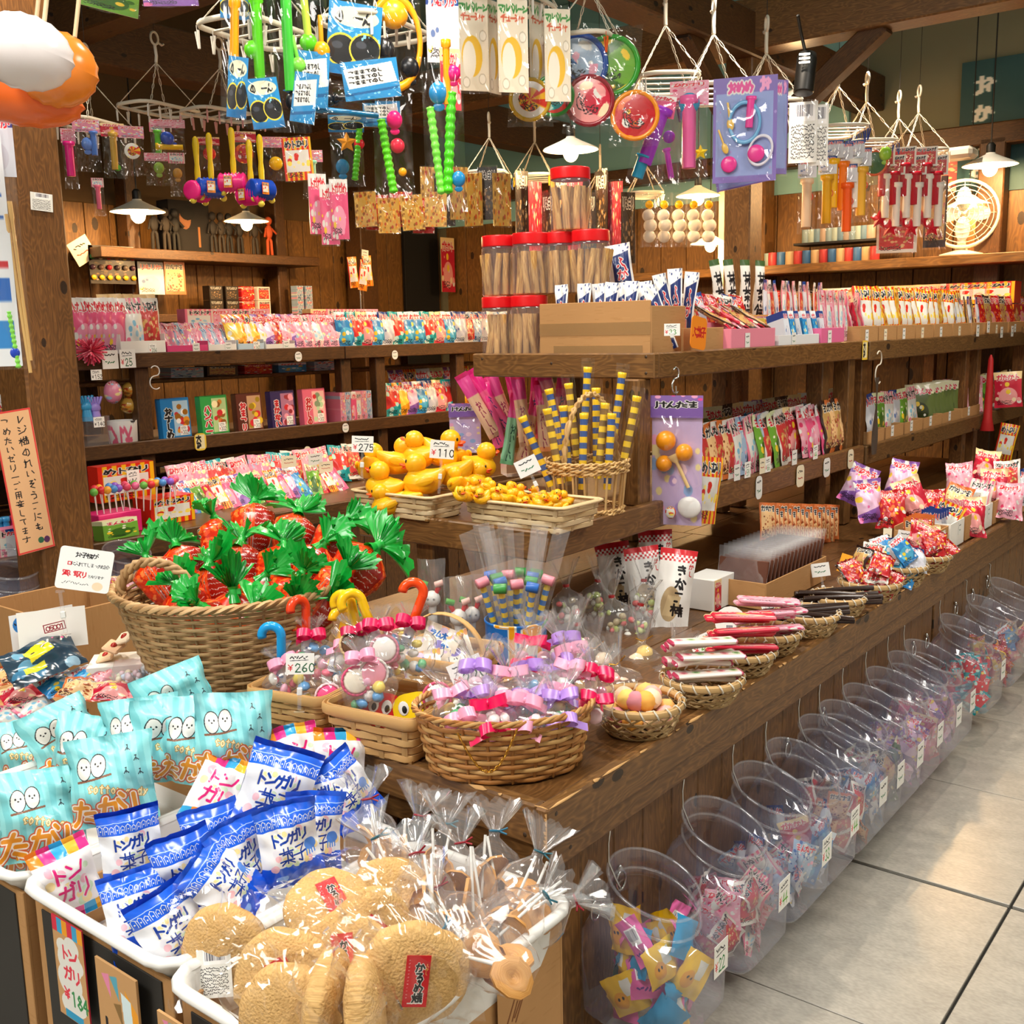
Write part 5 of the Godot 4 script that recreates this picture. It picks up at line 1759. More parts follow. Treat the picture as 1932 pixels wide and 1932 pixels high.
func gift_bags(a: Vector3, c: Vector3, d: Vector3) -> void:
	var cel := []
	for k in 3:
		cel.append(cello(0.042, 0.12, 0.8, 0.4, 140 + k, 1.0, 0.6))
	var sweet := [Color(0.75, 0.12, 0.2), Color(0.1, 0.35, 0.7), Color(0.9, 0.75, 0.15), Color(0.85, 0.45, 0.6), Color(0.15, 0.5, 0.25), Color(0.9, 0.88, 0.85)]
	var bw := bow(0.022, 3)
	var i := 0
	# [pixel x, y of the middle, depth, cane colour, ribbon colour, lean]
	for q in [[590, 1245, 1.86, "e8401a", "e0185c", 0], [632, 1270, 1.83, "f0b416", "f2a0c0", -12], [560, 1290, 1.82, "1a9ae0", "f2a0c0", 14], [725, 1230, 1.86, "f2c014", "e0185c", 4], [690, 1240, 1.88, "f2c014", "c81450", 8], [765, 1225, 1.88, "f04a14", "e0185c", -6], [700, 1290, 1.78, "", "f2a0c0", 8]]:
		var m := pd(q[0], q[1], dep((a if i < 3 else c) + Vector3(0, 0.06, 0)) + (q[2] - 1.84) * 0.5)
		var o := thing("gift_bag", "clear gift bag of biscuits and sweets with %s and %s ribbon" % [{"e8401a": "red cane handle", "f0b416": "amber cane handle", "1a9ae0": "blue cane handle", "f2c014": "yellow cane handle", "f04a14": "orange cane handle", "": "round biscuits"}[q[3]], {"e0185c": "deep pink", "f2a0c0": "pale pink", "c81450": "crimson"}[q[4]]], "gift bag", xf(m - Vector3(0, 0.05, 0), facing(m, 6, rr(-15, 15)) * eul(0, 0, q[5])), "gift bags in the chip baskets")
		part("clear_bag", cel[i % 3], M.film2, o)
		candies(o, 16, Vector3(0.026, 0.03, 0.012), Vector3(0, 0.042, 0), sweet, 0.006, 0.011)
		if q[3] != "":
			cane(o, Vector3(rr(-0.012, 0.012), 0.085, 0), eul(0, rr(-40, 40), rr(-20, 20)), q[3])
		part("ribbon", bw, hx(q[4], 0.3), o, xf(Vector3(0, 0.095, 0.018), eul(60, 0, rr(-20, 20))))
		i += 1
	# iced biscuits in flat bags, and the red and yellow sticker packs
	var disc := MB.new()
	disc.lathe([Vector2(0, 0.004), Vector2(0.016, 0.004), Vector2(0.019, 0.0), Vector2(0.016, -0.004), Vector2(0, -0.004)], 20, Vector3.ZERO, eul(90, 0, 0))
	var dm := disc.mesh()
	var rb := MB.new()
	var rp := []
	for k in 40:
		var th := TAU * k / 40
		rp.append(Vector3(cos(th) * (0.021 + 0.0015 * sin(th * 20)), sin(th) * (0.021 + 0.0015 * sin(th * 20)), 0.002 * cos(th * 20)))
	rb.tube(rp, 0.0022, 5, true)
	var fr := rb.mesh()
	var pb := pouch(0.06, 0.075, 0.022, 150, 0.08, 1.6)
	for q in [[672, 1285, 1.77, "f3ecd8", "e04a7a"], [705, 1270, 1.78, "f09ab0", "f2f0ea"], [668, 1215, 1.85, "6a4226", "e6c690"], [702, 1200, 1.88, "e8c890", "f2f0ea"], [725, 1225, 1.84, "f2f0ea", "e08aa0"], [825, 1315, 1.76, "f2f0ea", "e04a7a"], [620, 1315, 1.78, "f04a8a", "f2d0d8"]]:
		var m := pd(q[0], q[1], dep((a if q[0] < 640 else c) + Vector3(0, 0.06, 0)) + (q[2] - 1.84) * 0.5)
		var o := thing("iced_biscuit", "round iced biscuit in a clear bag with frilled edge among gift bags", "biscuit", xf(m, facing(m, 14, rr(-10, 10))), "iced biscuits in the chip baskets")
		part("biscuit", dm, hx(q[3], 0.5), o)
		part("frill", fr, hx(q[4], 0.5), o)
		part("clear_bag", pb, M.film, o, xf(Vector3(0, -0.037, 0)))
	for q in [["d81c24", 712, 1340, "red"], ["f2ce12", 785, 1340, "yellow"]]:
		var m := pd(q[1], q[2], dep(c + Vector3(0, 0.05, 0)) - 0.03)
		var o := thing("sticker_pack", "flat %s pack printed with big white eyes in the chip basket" % q[3], "sticker pack", xf(m - Vector3(0, 0.03, 0), facing(m, 20, 0) * eul(0, 0, -14 if q[3] == "red" else 8)))
		part("backing", card(0.06, 0.055, 0.003, 0.02), hx(q[0], 0.35), o)
		for k in 2:
			var e := MB.new()
			e.ball(Vector3.ZERO, Vector3(0.008, 0.011, 0.0015), 12, 6)
			part("eye_white", e.mesh(), M.white, o, xf(Vector3(-0.014 + 0.02 * k, 0.034, 0.002)))
			e = MB.new()
			e.ball(Vector3.ZERO, Vector3(0.004, 0.006, 0.0015), 10, 6)
			part("pupil", e.mesh(), M.black, o, xf(Vector3(-0.013 + 0.02 * k, 0.032, 0.003)))
	# animal-print packets in the handled basket
	var pm := pouch(0.07, 0.085, 0.02, 160, 0.07, 1.4)
	var ap := pic(128, 160, "e9e2d6")
	ap.speck(18, [Color("f3b98a"), Color("d8c6e8"), Color("f6d24a"), Color("ffffff")], 0.05, 0.1, rng)
	ap.disc(0.5, 0.55, 0.22, 0.2, Color(0.3, 0.3, 0.35))
	ap.disc(0.5, 0.55, 0.205, 0.187, WH)
	ap.disc(0.52, 0.4, 0.16, 0.09, Color("8f86c8"))
	ap.speck(3, [INK], 0.012, 0.016, rng, 0.42, 0.5, 0.58, 0.56)
	ap.text("ラムネ", 0.25, 0.2, 22, Color("2a66b8"), 2.2, false, 0.9)
	M.animal = cell_mat(ap, 0.3, 0.5)
	for q in [[800, 1275, 1.77, 0, 8], [825, 1225, 1.86, -12, -20], [860, 1240, 1.86, 10, 15], [775, 1245, 1.87, 5, -8]]:
		bagd("animal_packet", "pastel packet with white animal drawing in the handled chip basket", "sweet packet", pm, M.animal, q[0], q[1], dep(d + Vector3(0, 0.06, 0)) + (q[2] - 1.84) * 0.5, 0.085, q[3], 22, q[4], "animal packets in the handled basket")
	price_card(566, 1252, 1.6, "260", 0.042, 6, -4, "above the candy cane basket", 0.07)
	price_card(882, 1268, 1.55, "220", 0.052, 12, 22, "beside the animal packets", 0.05)
func dep(p: Vector3) -> float:
	return (p - camC).dot(camF)
func bagd(called: String, label: String, cat: String, mesh: Mesh, m: Material, px_: float, py_: float, dep: float, h: float, turn: float, tilt: float, roll: float, group := "") -> MeshInstance3D:
	# a bag whose middle shows at a pixel, at a depth read from what it rests on
	var p := pd(px_, py_, dep)
	var bs := facing(p, tilt, turn) * Basis(Vector3.BACK, deg_to_rad(roll))
	return single(called, mesh, m, label, cat, xf(p - bs.y * h * 0.5, bs), group)
func ribbon_bags(C: Vector3) -> void:
	var cel := []
	for k in 3:
		cel.append(cello(0.036, 0.12, 0.66, 0.7, 170 + k, 1.0, 0.85))
	var bw := [bow(0.024, 1), bow(0.024, 4)]
	var i := 0
	var names := {"f4a6c6": "pale pink", "b48be0": "lilac", "e8125a": "hot pink"}
	for q in [[875, 1335, 1.6, "f4a6c6", 12], [905, 1290, 1.66, "b48be0", 5], [955, 1300, 1.66, "f4a6c6", -5], [1010, 1290, 1.7, "b48be0", 8], [1060, 1285, 1.74, "f4a6c6", -8], [1105, 1300, 1.74, "e8125a", -14], [930, 1360, 1.56, "e8125a", 4], [985, 1355, 1.58, "f4a6c6", -3], [1040, 1345, 1.62, "b48be0", -10], [1090, 1255, 1.82, "f4a6c6", 6], [1000, 1240, 1.8, "e8125a", 0], [1070, 1235, 1.84, "b48be0", 0]]:
		var m := pd(q[0], q[1], dep(C + Vector3(0, 0.1, 0)) + (q[2] - 1.68) * 0.5)
		var o := thing("ribboned_bag", "clear cellophane sweet bag tied with %s ribbon in the oval basket" % names[q[3]], "gift bag", xf(m - Vector3(0, 0.055, 0), facing(m, 12, rr(-20, 20)) * eul(0, 0, q[4])), "ribboned bags in the oval basket")
		part("clear_bag", cel[i % 3], M.film2, o)
		var cs := [Color(0.85, 0.35, 0.5), Color(0.9, 0.85, 0.85), Color(0.8, 0.25, 0.4), Color(0.55, 0.4, 0.75), Color(0.9, 0.6, 0.7)]
		if i % 4 == 0:
			cs = [Color(0.7, 0.1, 0.15), Color(0.1, 0.5, 0.2), Color(0.85, 0.65, 0.2), Color(0.9, 0.9, 0.85)]
		if i == 3:
			cs = [Color(0.15, 0.5, 0.8), Color(0.85, 0.9, 0.95)]
		candies(o, 14, Vector3(0.022, 0.022, 0.018), Vector3(0, 0.034, 0), cs, 0.007, 0.012)
		var rm := hx(q[3], 0.28)
		part("ribbon", bw[i % 2], rm, o, xf(Vector3(0, 0.08, 0.014), eul(rr(50, 80), 0, rr(-30, 30))))
		part("ribbon", bw[(i + 1) % 2], rm, o, xf(Vector3(0, 0.045, 0.036), eul(60, rr(-20, 20), rr(-60, 60))))
		i += 1
func bowl_at(px_: float, py_: float, r: float, h: float, label: String) -> Node3D:
	var p := py(px_, py_, TY)
	var o := thing("bamboo_bowl", label, "basket", xf(p + VD * r * 0.75))
	var key := "bowl%.3f" % r
	if not G.has(key):
		G[key] = [hexbowl(r * 0.72, r, h, [Color(0.5, 0.34, 0.15), Color(0.42, 0.27, 0.11), Color(0.58, 0.41, 0.2)]), hexrim(r, h)]
	part("hexagon_weave", G[key][0], M.v, o)
	part("rim_band", G[key][1][0], M.v, o)
	part("lashing", G[key][1][1], M.ivory, o)
	return o
func bamboo_bowls() -> void:
	# sugared lumps
	var o := bowl_at(1212, 1398, 0.068, 0.045, "open-weave bamboo bowl of sugar-coated fruit jellies next to the oval basket")
	var lump := MB.new()
	var n := FastNoiseLite.new()
	n.frequency = 60.0
	lump.grid(14, 10, func(u: float, v: float) -> Vector3:
		var d := Vector3(sin(PI * v) * cos(TAU * u), cos(PI * v), sin(PI * v) * sin(TAU * u))
		return d * 0.016 * (1.0 + 0.18 * n.get_noise_3d(d.x * 0.03, d.y * 0.03, d.z * 0.03) + 0.06 * n.get_noise_3d(d.x * 0.16, d.y * 0.16, d.z * 0.16)))
	var lm := lump.mesh()
	var cc := ["f0a850", "f4b868", "e8a8a0", "f2d8b8", "f0b050", "d88a98", "f3cf70", "eec0a8"]
	for k in 16:
		var a := TAU * k / 9.0
		var rad := 0.045 if k < 9 else 0.022
		single("sugar_jelly", lm, hx(cc[k % 8], 0.75), "lumpy sugar-coated fruit jelly in the bamboo bowl", "jelly sweet", xf(o.position + Vector3(cos(a) * rad, 0.028 if k < 9 else 0.052, sin(a) * rad), eul(rr(0, 360), rr(0, 360), 0)), "sugar jellies in the bamboo bowl")
	var ce := cello(0.042, 0.15, 0.6, 0.45, 201)
	for q in [[1185, 1285, 1.9, 14], [1250, 1275, 1.95, -16], [1130, 1255, 1.98, 6], [1205, 1240, 2.02, -4]]:
		var m := pd(q[0], q[1], q[2])
		var g := thing("jelly_bag", "clear gathered bag of pale sugared jellies with gold wire tie", "sweet bag", xf(m - Vector3(0, 0.06, 0), facing(m, 10, 0) * eul(0, 0, q[3])), "jelly bags by the bamboo bowl")
		part("clear_bag", ce, M.film2, g)
		for k in 4:
			part("jelly", lm, hx(cc[(k * 3 + int(q[0])) % 8], 0.75), g, xf(Vector3(rr(-0.018, 0.018), 0.022 + 0.014 * k, rr(-0.015, 0.015)), eul(rr(0, 360), 0, 0)))
		var w := MB.new()
		w.tube([Vector3(-0.012, 0.004, 0.004), Vector3(0, 0, 0.007), Vector3(0.004, 0, -0.006), Vector3(0.02, 0.012, 0.006)], 0.0013, 5)
		part("wire_tie", w.mesh(), M.gold, g, xf(Vector3(0, 0.09, 0)))
	# flat striped stick packets
	var sp := pic(192, 64, "eadfd8")
	for k in 14:
		sp.rect(k / 14.0, 0, 0.03, 0.1, Color("c84a6a"))
	sp.rect(0, 0, 0.05, 1, Color("b83a5c"))
	sp.rect(0.95, 0, 0.05, 1, Color("b83a5c"))
	for k in 5:
		sp.disc(0.15 + 0.18 * k, 0.5, 0.06, 0.24, [Color("e8a0a8"), Color("b8d4a0"), Color("f2d8c0")][k % 3])
		sp.disc(0.15 + 0.18 * k, 0.5, 0.03, 0.12, [Color("c85a6a"), Color("6a9a5a"), Color("e08a7a")][k % 3])
	M.flatstick = cell_mat(sp, 0.28, 0.5)
	var st := MB.new()
	st.box(Vector3.ZERO, Vector3(0.118, 0.008, 0.028), 0.003)
	for k in st.t.size():
		st.t[k] = Vector2(st.v[k].x / 0.118 + 0.5, st.v[k].z / 0.028 + 0.5)
	var stm := st.mesh()
	var kinds := [["pink and white striped", M.flatstick, Color.WHITE], ["red and white striped", M.g5, 0], ["pink mixed", M.g1, 0]]
	var specs := [[1335, 1338, 0.066, "bamboo bowl of pink striped flat candy sticks priced 44", 0], [1408, 1280, 0.06, "bamboo bowl of red-striped candy sticks with round price sticker", 1], [1462, 1240, 0.058, "bamboo bowl of mixed pink candy sticks behind the round sticker", 2]]
	var i := 0
	for q in specs:
		o = bowl_at(q[0], q[1], q[2], 0.038, q[3])
		for k in 11:
			var f := eul(rr(-6, 6), -44 + rr(-9, 9), rr(-5, 5))
			single("candy_stick", stm, kinds[q[4]][1], "%s flat candy stick piled in a bamboo bowl" % kinds[q[4]][0], "candy stick", xf(o.position + Vector3(rr(-0.012, 0.012), 0.028 + 0.0075 * k, 0) + f.z * (-0.03 + 0.018 * (k % 4)), f), "%s candy sticks" % kinds[q[4]][0])
		i += 1
	# dark sticks and twigs of brown sugar
	var dk := MB.new()
	dk.tube([Vector3(-0.085, 0, 0), Vector3(0.0, 0.003, 0), Vector3(0.085, 0, 0)], 0.006, 8)
	var dkm := dk.mesh()
	for q in [[1535, 1205, 0.062, "bamboo bowl of dark brown sugar sticks by the table edge"], [1592, 1168, 0.058, "bamboo bowl of brown sugar sticks behind the first dark bowl"]]:
		o = bowl_at(q[0], q[1], q[2], 0.04, q[3])
		for k in 9:
			var f := eul(0, -50 + rr(-16, 16), rr(-6, 6))
			single("sugar_stick", dkm, hx("2a1710", 0.22), "long dark brown sugar stick in a bamboo bowl", "sweet stick", xf(o.position + Vector3(0, 0.03 + 0.006 * (k / 3), 0) + f.z * (-0.03 + 0.03 * (k % 3)), f), "dark sugar sticks")
	# bowls of little packs with tags
	var pk := pouch(0.05, 0.07, 0.02, 210, 0.08, 1.6)
	for q in [[1655, 1138, 0.066, "bamboo bowl of red and clear sweet packs with orange tag", [M.g11, M.g12, M.g6, M.g5], "orange-tagged bamboo bowl"], [1712, 1110, 0.055, "bamboo bowl of blue topped packs next to the orange tag", [M.g3, M.g3, M.g16], "bamboo bowl of blue topped packs"], [1758, 1082, 0.06, "deep bamboo bowl of crimson packets at the table joint", [M.g12, M.g5], "deep bamboo bowl at the table joint"]]:
		o = bowl_at(q[0], q[1], q[2], 0.045, q[3])
		for k in 11:
			var a := rr(0, TAU)
			var f := facing(o.position, 40 + rr(-15, 15), rr(-40, 40))
			single("sweet_pack", pk, q[4][k % q[4].size()], "small shiny pack heaped in the " + q[5], "sweet pack", xf(o.position + Vector3(cos(a) * 0.03, 0.03 + 0.006 * k, sin(a) * 0.03) - f.y * 0.03, f * eul(0, 0, rr(-40, 40))), "packs in the " + q[5])
	price_card(1328, 1215, 2.03, "44", 0.05, 14, 25, "over the pink striped sticks", 0.07, null, Color(0.35, 0.65, 0.15))
	var m := pd(1378, 1173, 2.12)
	var sg := thing("round_price_sticker", "round white price label marked 38 over red-striped sticks", "price label", xf(m, facing(m, 14, 0)))
	var rp := pic(128, 128, "f2f2ee")
	rp.disc(0.3, 0.4, 0.18, 0.12, Color("e8b81c"))
	rp.text("¥", 0.58, 0.42, 26, Color("d81c2c"), 2.2)
	rp.text("38", 0.72, 0.44, 32, Color("2aa08a"), 2.6, false, 0.6, 0.0, 0.7)
	rp.barcode(0.36, 0.6, 0.24, 0.16, rng)
	part("card", card(0.062, 0.062, 0.001, 0.031), cell_mat(rp, 0.6), sg, xf(Vector3(0, -0.031, 0)))
	clip_holder(sg, Vector3(0.02, -0.075, -0.004), 0.06, eul(0, 0, 12))
	price_card(1452, 1142, 2.2, "12", 0.034, 10, 28, "over the mixed pink sticks", 0.07)
	price_card(1548, 1075, 2.5, "66", 0.042, 10, 10, "over the dark sugar sticks", 0.07, M.tag_white)
	m = pd(1600, 1068, 2.55)
	single("orange_tag", card(0.055, 0.045, 0.001), M.sign_anko, "orange hand-lettered tag over the red and clear packs", "tag", xf(m - Vector3(0, 0.02, 0), facing(m, 15, 0) * eul(0, 0, -16)))
	price_card(1710, 1014, 2.75, "22", 0.045, 10, -8, "over the blue topped packs", 0.08, M.tag_white)
	m = pd(1674, 1020, 2.6)
	single("salmon_tag", card(0.02, 0.06, 0.001), M.tag_cream, "narrow salmon paper tag by the blue topped packs", "tag", xf(m - Vector3(0, 0.03, 0), facing(m, 5, 0)))
func back_row() -> void:
	# --- whistle figures in a clear bag standing behind the handled basket
	var o: Node3D
	var b := MB.new()
	for q in [[815, 1130, 2.06, 0], [865, 1165, 2.0, 1], [890, 1160, 2.05, 2]]:
		var m := pd(q[0], q[1], q[2])
		o = thing("whistle_figure", "white round-headed whistle toy with red ears in clear bag", "toy", xf(m, facing(m, 0, rr(-10, 10))), "whistle toys behind the gift bags")
		b = MB.new()
		b.ball(Vector3(0, 0.0, 0), Vector3(0.0165, 0.0165, 0.0155), 16, 12)
		b.lathe([Vector2(0.0085, -0.014), Vector2(0.0075, -0.03), Vector2(0.0095, -0.034), Vector2(0.0095, -0.05), Vector2(0, -0.05)], 14)
		part("figure", b.mesh(), M.white, o)
		for sg in [-1.0, 1.0]:
			b = MB.new()
			b.lathe([Vector2(0.004, 0), Vector2(0.0055, 0.012), Vector2(0.003, 0.014)], 10)
			part("ear", b.mesh(), hx("c8141c", 0.3), o, xf(Vector3(sg * 0.009, 0.012, 0), eul(0, 0, -sg * 22)))
			b = MB.new()
			b.lathe([Vector2(0.0, -0.008), Vector2(0.006, -0.008), Vector2(0.006, 0.008), Vector2(0, 0.008)], 12, Vector3.ZERO, eul(0, 0, 90))
			part("paper_roll", b.mesh(), hx("4a9a3a" if sg < 0 else "e8b8b0", 0.4), o, xf(Vector3(sg * 0.015, 0.031, 0.002), eul(0, 0, sg * 18)))
			b = MB.new()
			b.ball(Vector3.ZERO, Vector3(0.0022, 0.0022, 0.001), 8, 5)
			part("eye", b.mesh(), hx("9a9a9a", 0.4), o, xf(Vector3(sg * 0.006, 0.003, 0.0148)))
		part("clear_bag", pouch(0.056, 0.15, 0.04, 300 + q[3], 0.05, 1.3, 10, 12), M.film2, o, xf(Vector3(0, -0.07, 0)))
	# --- blue tin of paper blow-outs in tall clear sleeves
	var tp := py(975, 1262, TY) + VD * 0.055
	o = thing("blue_tin", "round blue tin holding tall clear sleeves of paper blowouts", "tin", xf(tp))
	b = MB.new()
	b.lathe([Vector2(0, 0.002), Vector2(0.056, 0.002), Vector2(0.058, 0.01), Vector2(0.058, 0.075), Vector2(0.06, 0.078), Vector2(0.06, 0.082), Vector2(0.056, 0.082), Vector2(0.055, 0.01)], 28)
	var bp := pic(256, 64, "1c6cc0")
	for e in [[6.0, WH], [3.4, Color("f0a21c")]]:
		bp.rect(0, 0.75, 1, 0.1, Color("1558a8"))
		bp.text("AP", 0.3, 0.5, 36, e[1], e[0], false, 1.1)
	part("tin_body", b.mesh(), tex_mat(bp.im, 0.3), o)
	var bl := MB.new()
	for k in 12:
		bl.tint([Color(0.05, 0.2, 0.6), Color(0.85, 0.62, 0.05)][k % 2])
		bl.lathe([Vector2(0.0062, k * 0.01), Vector2(0.0062, k * 0.01 + 0.01)], 10)
	var stick := bl.mesh()
	var cu := MB.new()
	cu.lathe([Vector2(0.0, -0.011), Vector2(0.0095, -0.011), Vector2(0.0095, 0.011), Vector2(0, 0.011)], 14, Vector3.ZERO, eul(0, 0, 90))
	var cum := cu.mesh()
	var sleeve := pouch(0.032, 0.235, 0.016, 310, 0.03, 0.8, 6, 12)
	for k in 13:
		var a := TAU * k / 13.0
		var rad := 0.03 if k % 2 == 0 else 0.014
		var q := tp + Vector3(cos(a) * rad, 0.03, sin(a) * rad)
		var bs := Basis(Vector3(sin(a), 0, -cos(a)).normalized(), deg_to_rad(6.0 + rad * 300.0)) * Basis(Vector3.UP, rr(-0.5, 0.5) - 0.9)
		var g := thing("blowout", "paper blowout with %s curled end in a clear sleeve" % ["green", "blue", "pink"][k % 3], "party toy", xf(q, bs), "paper blowouts in the blue tin")
		part("striped_stem", stick, M.vgloss, g)
		part("curled_paper", cum, hx(["3f9a4a", "2a68c0", "e890a0"][k % 3], 0.35), g, xf(Vector3(0, 0.13, 0.004)))
		part("clear_sleeve", sleeve, M.film2, g, xf(Vector3(0, -0.005, 0)))
	# --- gold twist sweet bags, soybean flour sticks
	var ce := cello(0.034, 0.14, 0.62, 0.7, 320)
	for q in [[1075, 1130, 2.2, 5], [1120, 1120, 2.24, -6], [1165, 1150, 2.2, 8], [1195, 1165, 2.18, -10], [1095, 1205, 2.05, 4], [1215, 1120, 2.25, 0]]:
		var m := pd(q[0], q[1], q[2])
		var g := thing("nut_bag", "clear gathered bag of green and white sweets with red ribbon tie", "sweet bag", xf(m - Vector3(0, 0.06, 0), facing(m, 6, 0) * eul(0, 0, q[3])), "gathered bags before the kinako packs")
		part("clear_bag", ce, M.film2, g)
		candies(g, 16, Vector3(0.018, 0.022, 0.016), Vector3(0, 0.034, 0), [Color(0.55, 0.65, 0.2), Color(0.85, 0.85, 0.78), Color(0.75, 0.15, 0.15), Color(0.6, 0.5, 0.3)], 0.005, 0.009)
		b = MB.new()
		b.lathe([Vector2(0.0065, -0.003), Vector2(0.007, 0.0), Vector2(0.0065, 0.003)], 10)
		part("tie", b.mesh(), hx("a8181c", 0.4), g, xf(Vector3(0, 0.087, 0)))
	var kb := pouch(0.078, 0.17, 0.03, 330, 0.05, 0.9, 12, 16)
	for q in [[1272, 1112, 2.22, 6, -8], [1218, 1105, 2.3, 12, 6], [1165, 1095, 2.36, -6, 10], [1240, 1070, 2.42, 0, 4]]:
		bagd("kinako_pack", "tall white pack of soybean flour sticks with red checked top", "snack pack", kb, M.kinako, q[0], q[1], q[2], 0.17, q[3], 8, q[4], "soybean flour stick packs")
	o = thing("checked_box", "small white box with red patterned side behind the soybean packs", "box", xf(py(1345, 1150, TY) + VD * 0.04, yaw(0)))
	part("box_body", boxm(Vector3(0.1, 0.07, 0.07), 0.001, Vector2.ZERO, Vector3(0, 0.035, 0)), M.paper, o)
	part("patterned_side", card(0.03, 0.068, 0.0008), M.g5, o, xf(Vector3(-0.03, 0.001, 0.036)))
	# --- upright file of brown wafer sheets in a carton
	var fp := py(1385, 1130, TY) + VD * 0.02
	o = thing("wafer_carton", "shallow brown carton of upright dark wafer packs in clear film", "carton", xf(Vector3(fp.x + 0.1, TY, -1.03)))
	for q in [[Vector3(0, 0.03, 0.07), Vector3(0.34, 0.06, 0.003)], [Vector3(0, 0.03, -0.07), Vector3(0.34, 0.06, 0.003)], [Vector3(-0.17, 0.03, 0), Vector3(0.003, 0.06, 0.14)], [Vector3(0.17, 0.03, 0), Vector3(0.003, 0.06, 0.14)]]:
		part("side", boxm(q[1], 0.0008), M.card, o, xf(q[0]))
	var wf := boxm(Vector3(0.006, 0.1, 0.12), 0.002, Vector2.ZERO, Vector3(0, 0.05, 0))
	var wfb := pouch(0.13, 0.125, 0.014, 340, 0.08, 1.2, 8, 8)
	for k in 15:
		var g := thing("wafer_pack", "thin dark brown wafer sheet in a clear pack filed upright", "wafer pack", xf(o.position + Vector3(-0.155 + k * 0.022, 0.004, 0), eul(0, 0, -14)), "wafer packs in the carton")
		part("wafer", wf, hx("5a2c14", 0.6), g)
		part("clear_pack", wfb, M.film2, g, xf(Vector3.ZERO, yaw(90)))
	# --- orange packs in file, crimson packs, boxes along the far table
	var op := pouch(0.06, 0.1, 0.012, 350, 0.08, 1.3, 8, 8)
	for k in 16:
		var m := pd(1450 + k * 8, 985 + (k % 3) * 5, 2.75 + 0.02 * k)
		single("orange_pack", op, M.g14, "thin orange packet standing in a file behind the dark sticks", "sweet packet", xf(m - Vector3(0, 0.05, 0), facing(m, 10, 45) * eul(0, 0, -8)), "orange packets in a file")
	var rp := pouch(0.08, 0.12, 0.04, 360, 0.07, 1.6)
	var i := 0
	for q in [[1640, 945, 2.9, M.g8], [1680, 960, 2.9, M.g12], [1720, 940, 3.0, M.g5], [1700, 905, 3.1, M.g8], [1755, 960, 3.0, M.g12], [1780, 985, 2.95, M.g9], [1620, 915, 3.05, M.g8], [1800, 950, 3.1, M.g14], [1835, 975, 3.05, M.g5], [1845, 940, 3.2, M.g10], [1875, 920, 3.3, M.g5], [1900, 900, 3.4, M.g6], [1810, 905, 3.3, M.g1], [1860, 880, 3.5, M.g5], [1905, 945, 3.25, M.g1], [1925, 920, 3.4, M.g16]]:
		bagd("heaped_packet", ["crimson and gold", "pink and red", "orange and red"][i % 3] + " shiny packet heaped on the far table beyond the bamboo bowls", "sweet packet", rp, q[3], q[0], q[1], q[2], 0.12, rr(-25, 25), 25 + rr(-10, 10), rr(-25, 25), ["crimson", "pink", "orange"][i % 3] + " packets on the far table")
		i += 1
	for k in 5:
		var q := Vector3(2.86 + k * 0.15, TY + 0.004, -0.86)
		o = thing("display_carton", "open display carton of sweets on the far table edge", "carton", xf(q), "cartons on the far table edge")
		for e in [[Vector3(0, 0.035, 0.05), Vector3(0.13, 0.07, 0.003)], [Vector3(0, 0.04, -0.05), Vector3(0.13, 0.08, 0.003)], [Vector3(-0.065, 0.035, 0), Vector3(0.003, 0.07, 0.1)], [Vector3(0.065, 0.035, 0), Vector3(0.003, 0.07, 0.1)]]:
			part("side", boxm(e[1], 0.0006), M.card if k % 2 == 0 else M.paper, o, xf(e[0]))
		part("price_label", card(0.024, 0.034, 0.0006), M.tag_white, o, xf(Vector3(0.02, 0.03, 0.0525)))
		for j in 5:
			single("carton_packet", G.get("cpk", op), [M.g14, M.g16, M.g10, M.g6, M.g1][k], "slim packet standing in an open carton on the far table edge", "sweet packet", xf(q + Vector3(-0.045 + 0.022 * j, 0.004, 0), eul(-8, 80, 0)), "packets in the far edge cartons")
# ---------- goods on the two-tier shelf
func duck_mesh() -> Array:
	# bath duck of unit length about 2: body with tail, head, bill, eyes
	var b := MB.new()
	b.grid(22, 16, func(u: float, v: float) -> Vector3:
		var th := TAU * u
		var ph := PI * v
		var d := Vector3(sin(ph) * cos(th), sin(ph) * sin(th), cos(ph)) # z forward
		var q := Vector3(d.x * 0.72, d.y * 0.6, d.z * 0.95)
		if d.z < 0:
			q.y += 0.55 * pow(-d.z, 2.2)
			q.x *= 1.0 - 0.45 * pow(-d.z, 2)
		if q.y < -0.48:
			q.y = -0.48
		return q + Vector3(0, 0.48, 0))
	b.grid(18, 12, func(u: float, v: float) -> Vector3:
		var th := TAU * u
		var ph := PI * v
		return Vector3(0, 1.28, 0.42) + Vector3(sin(ph) * cos(th) * 0.48, cos(ph) * 0.46, sin(ph) * sin(th) * 0.48))
	b.lathe([Vector2(0.48, 0.7), Vector2(0.36, 0.95), Vector2(0.38, 1.1)], 16, Vector3(0, 0, 0.38))
	for sg in [-1.0, 1.0]:
		b.grid(10, 8, func(u: float, v: float) -> Vector3:
			var th := TAU * u
			var ph := PI * v
			return Vector3(sg * 0.66, 0.62, -0.15) + Vector3(sin(ph) * cos(th) * 0.1, sin(ph) * sin(th) * 0.24 - cos(ph) * 0.12, cos(ph) * 0.42))
	var k := MB.new()
	k.ball(Vector3(0, 1.2, 0.92), Vector3(0.26, 0.07, 0.24), 12, 8, eul(-14, 0, 0))
	k.ball(Vector3(0, 1.1, 0.88), Vector3(0.22, 0.06, 0.18), 12, 8, eul(14, 0, 0))
	var e := MB.new()
	for sg in [-1.0, 1.0]:
		e.ball(Vector3(sg * 0.26, 1.4, 0.78), Vector3(0.07, 0.09, 0.05), 8, 6, eul(0, sg * 30, 0))
	return [b.mesh(), k.mesh(), e.mesh()]
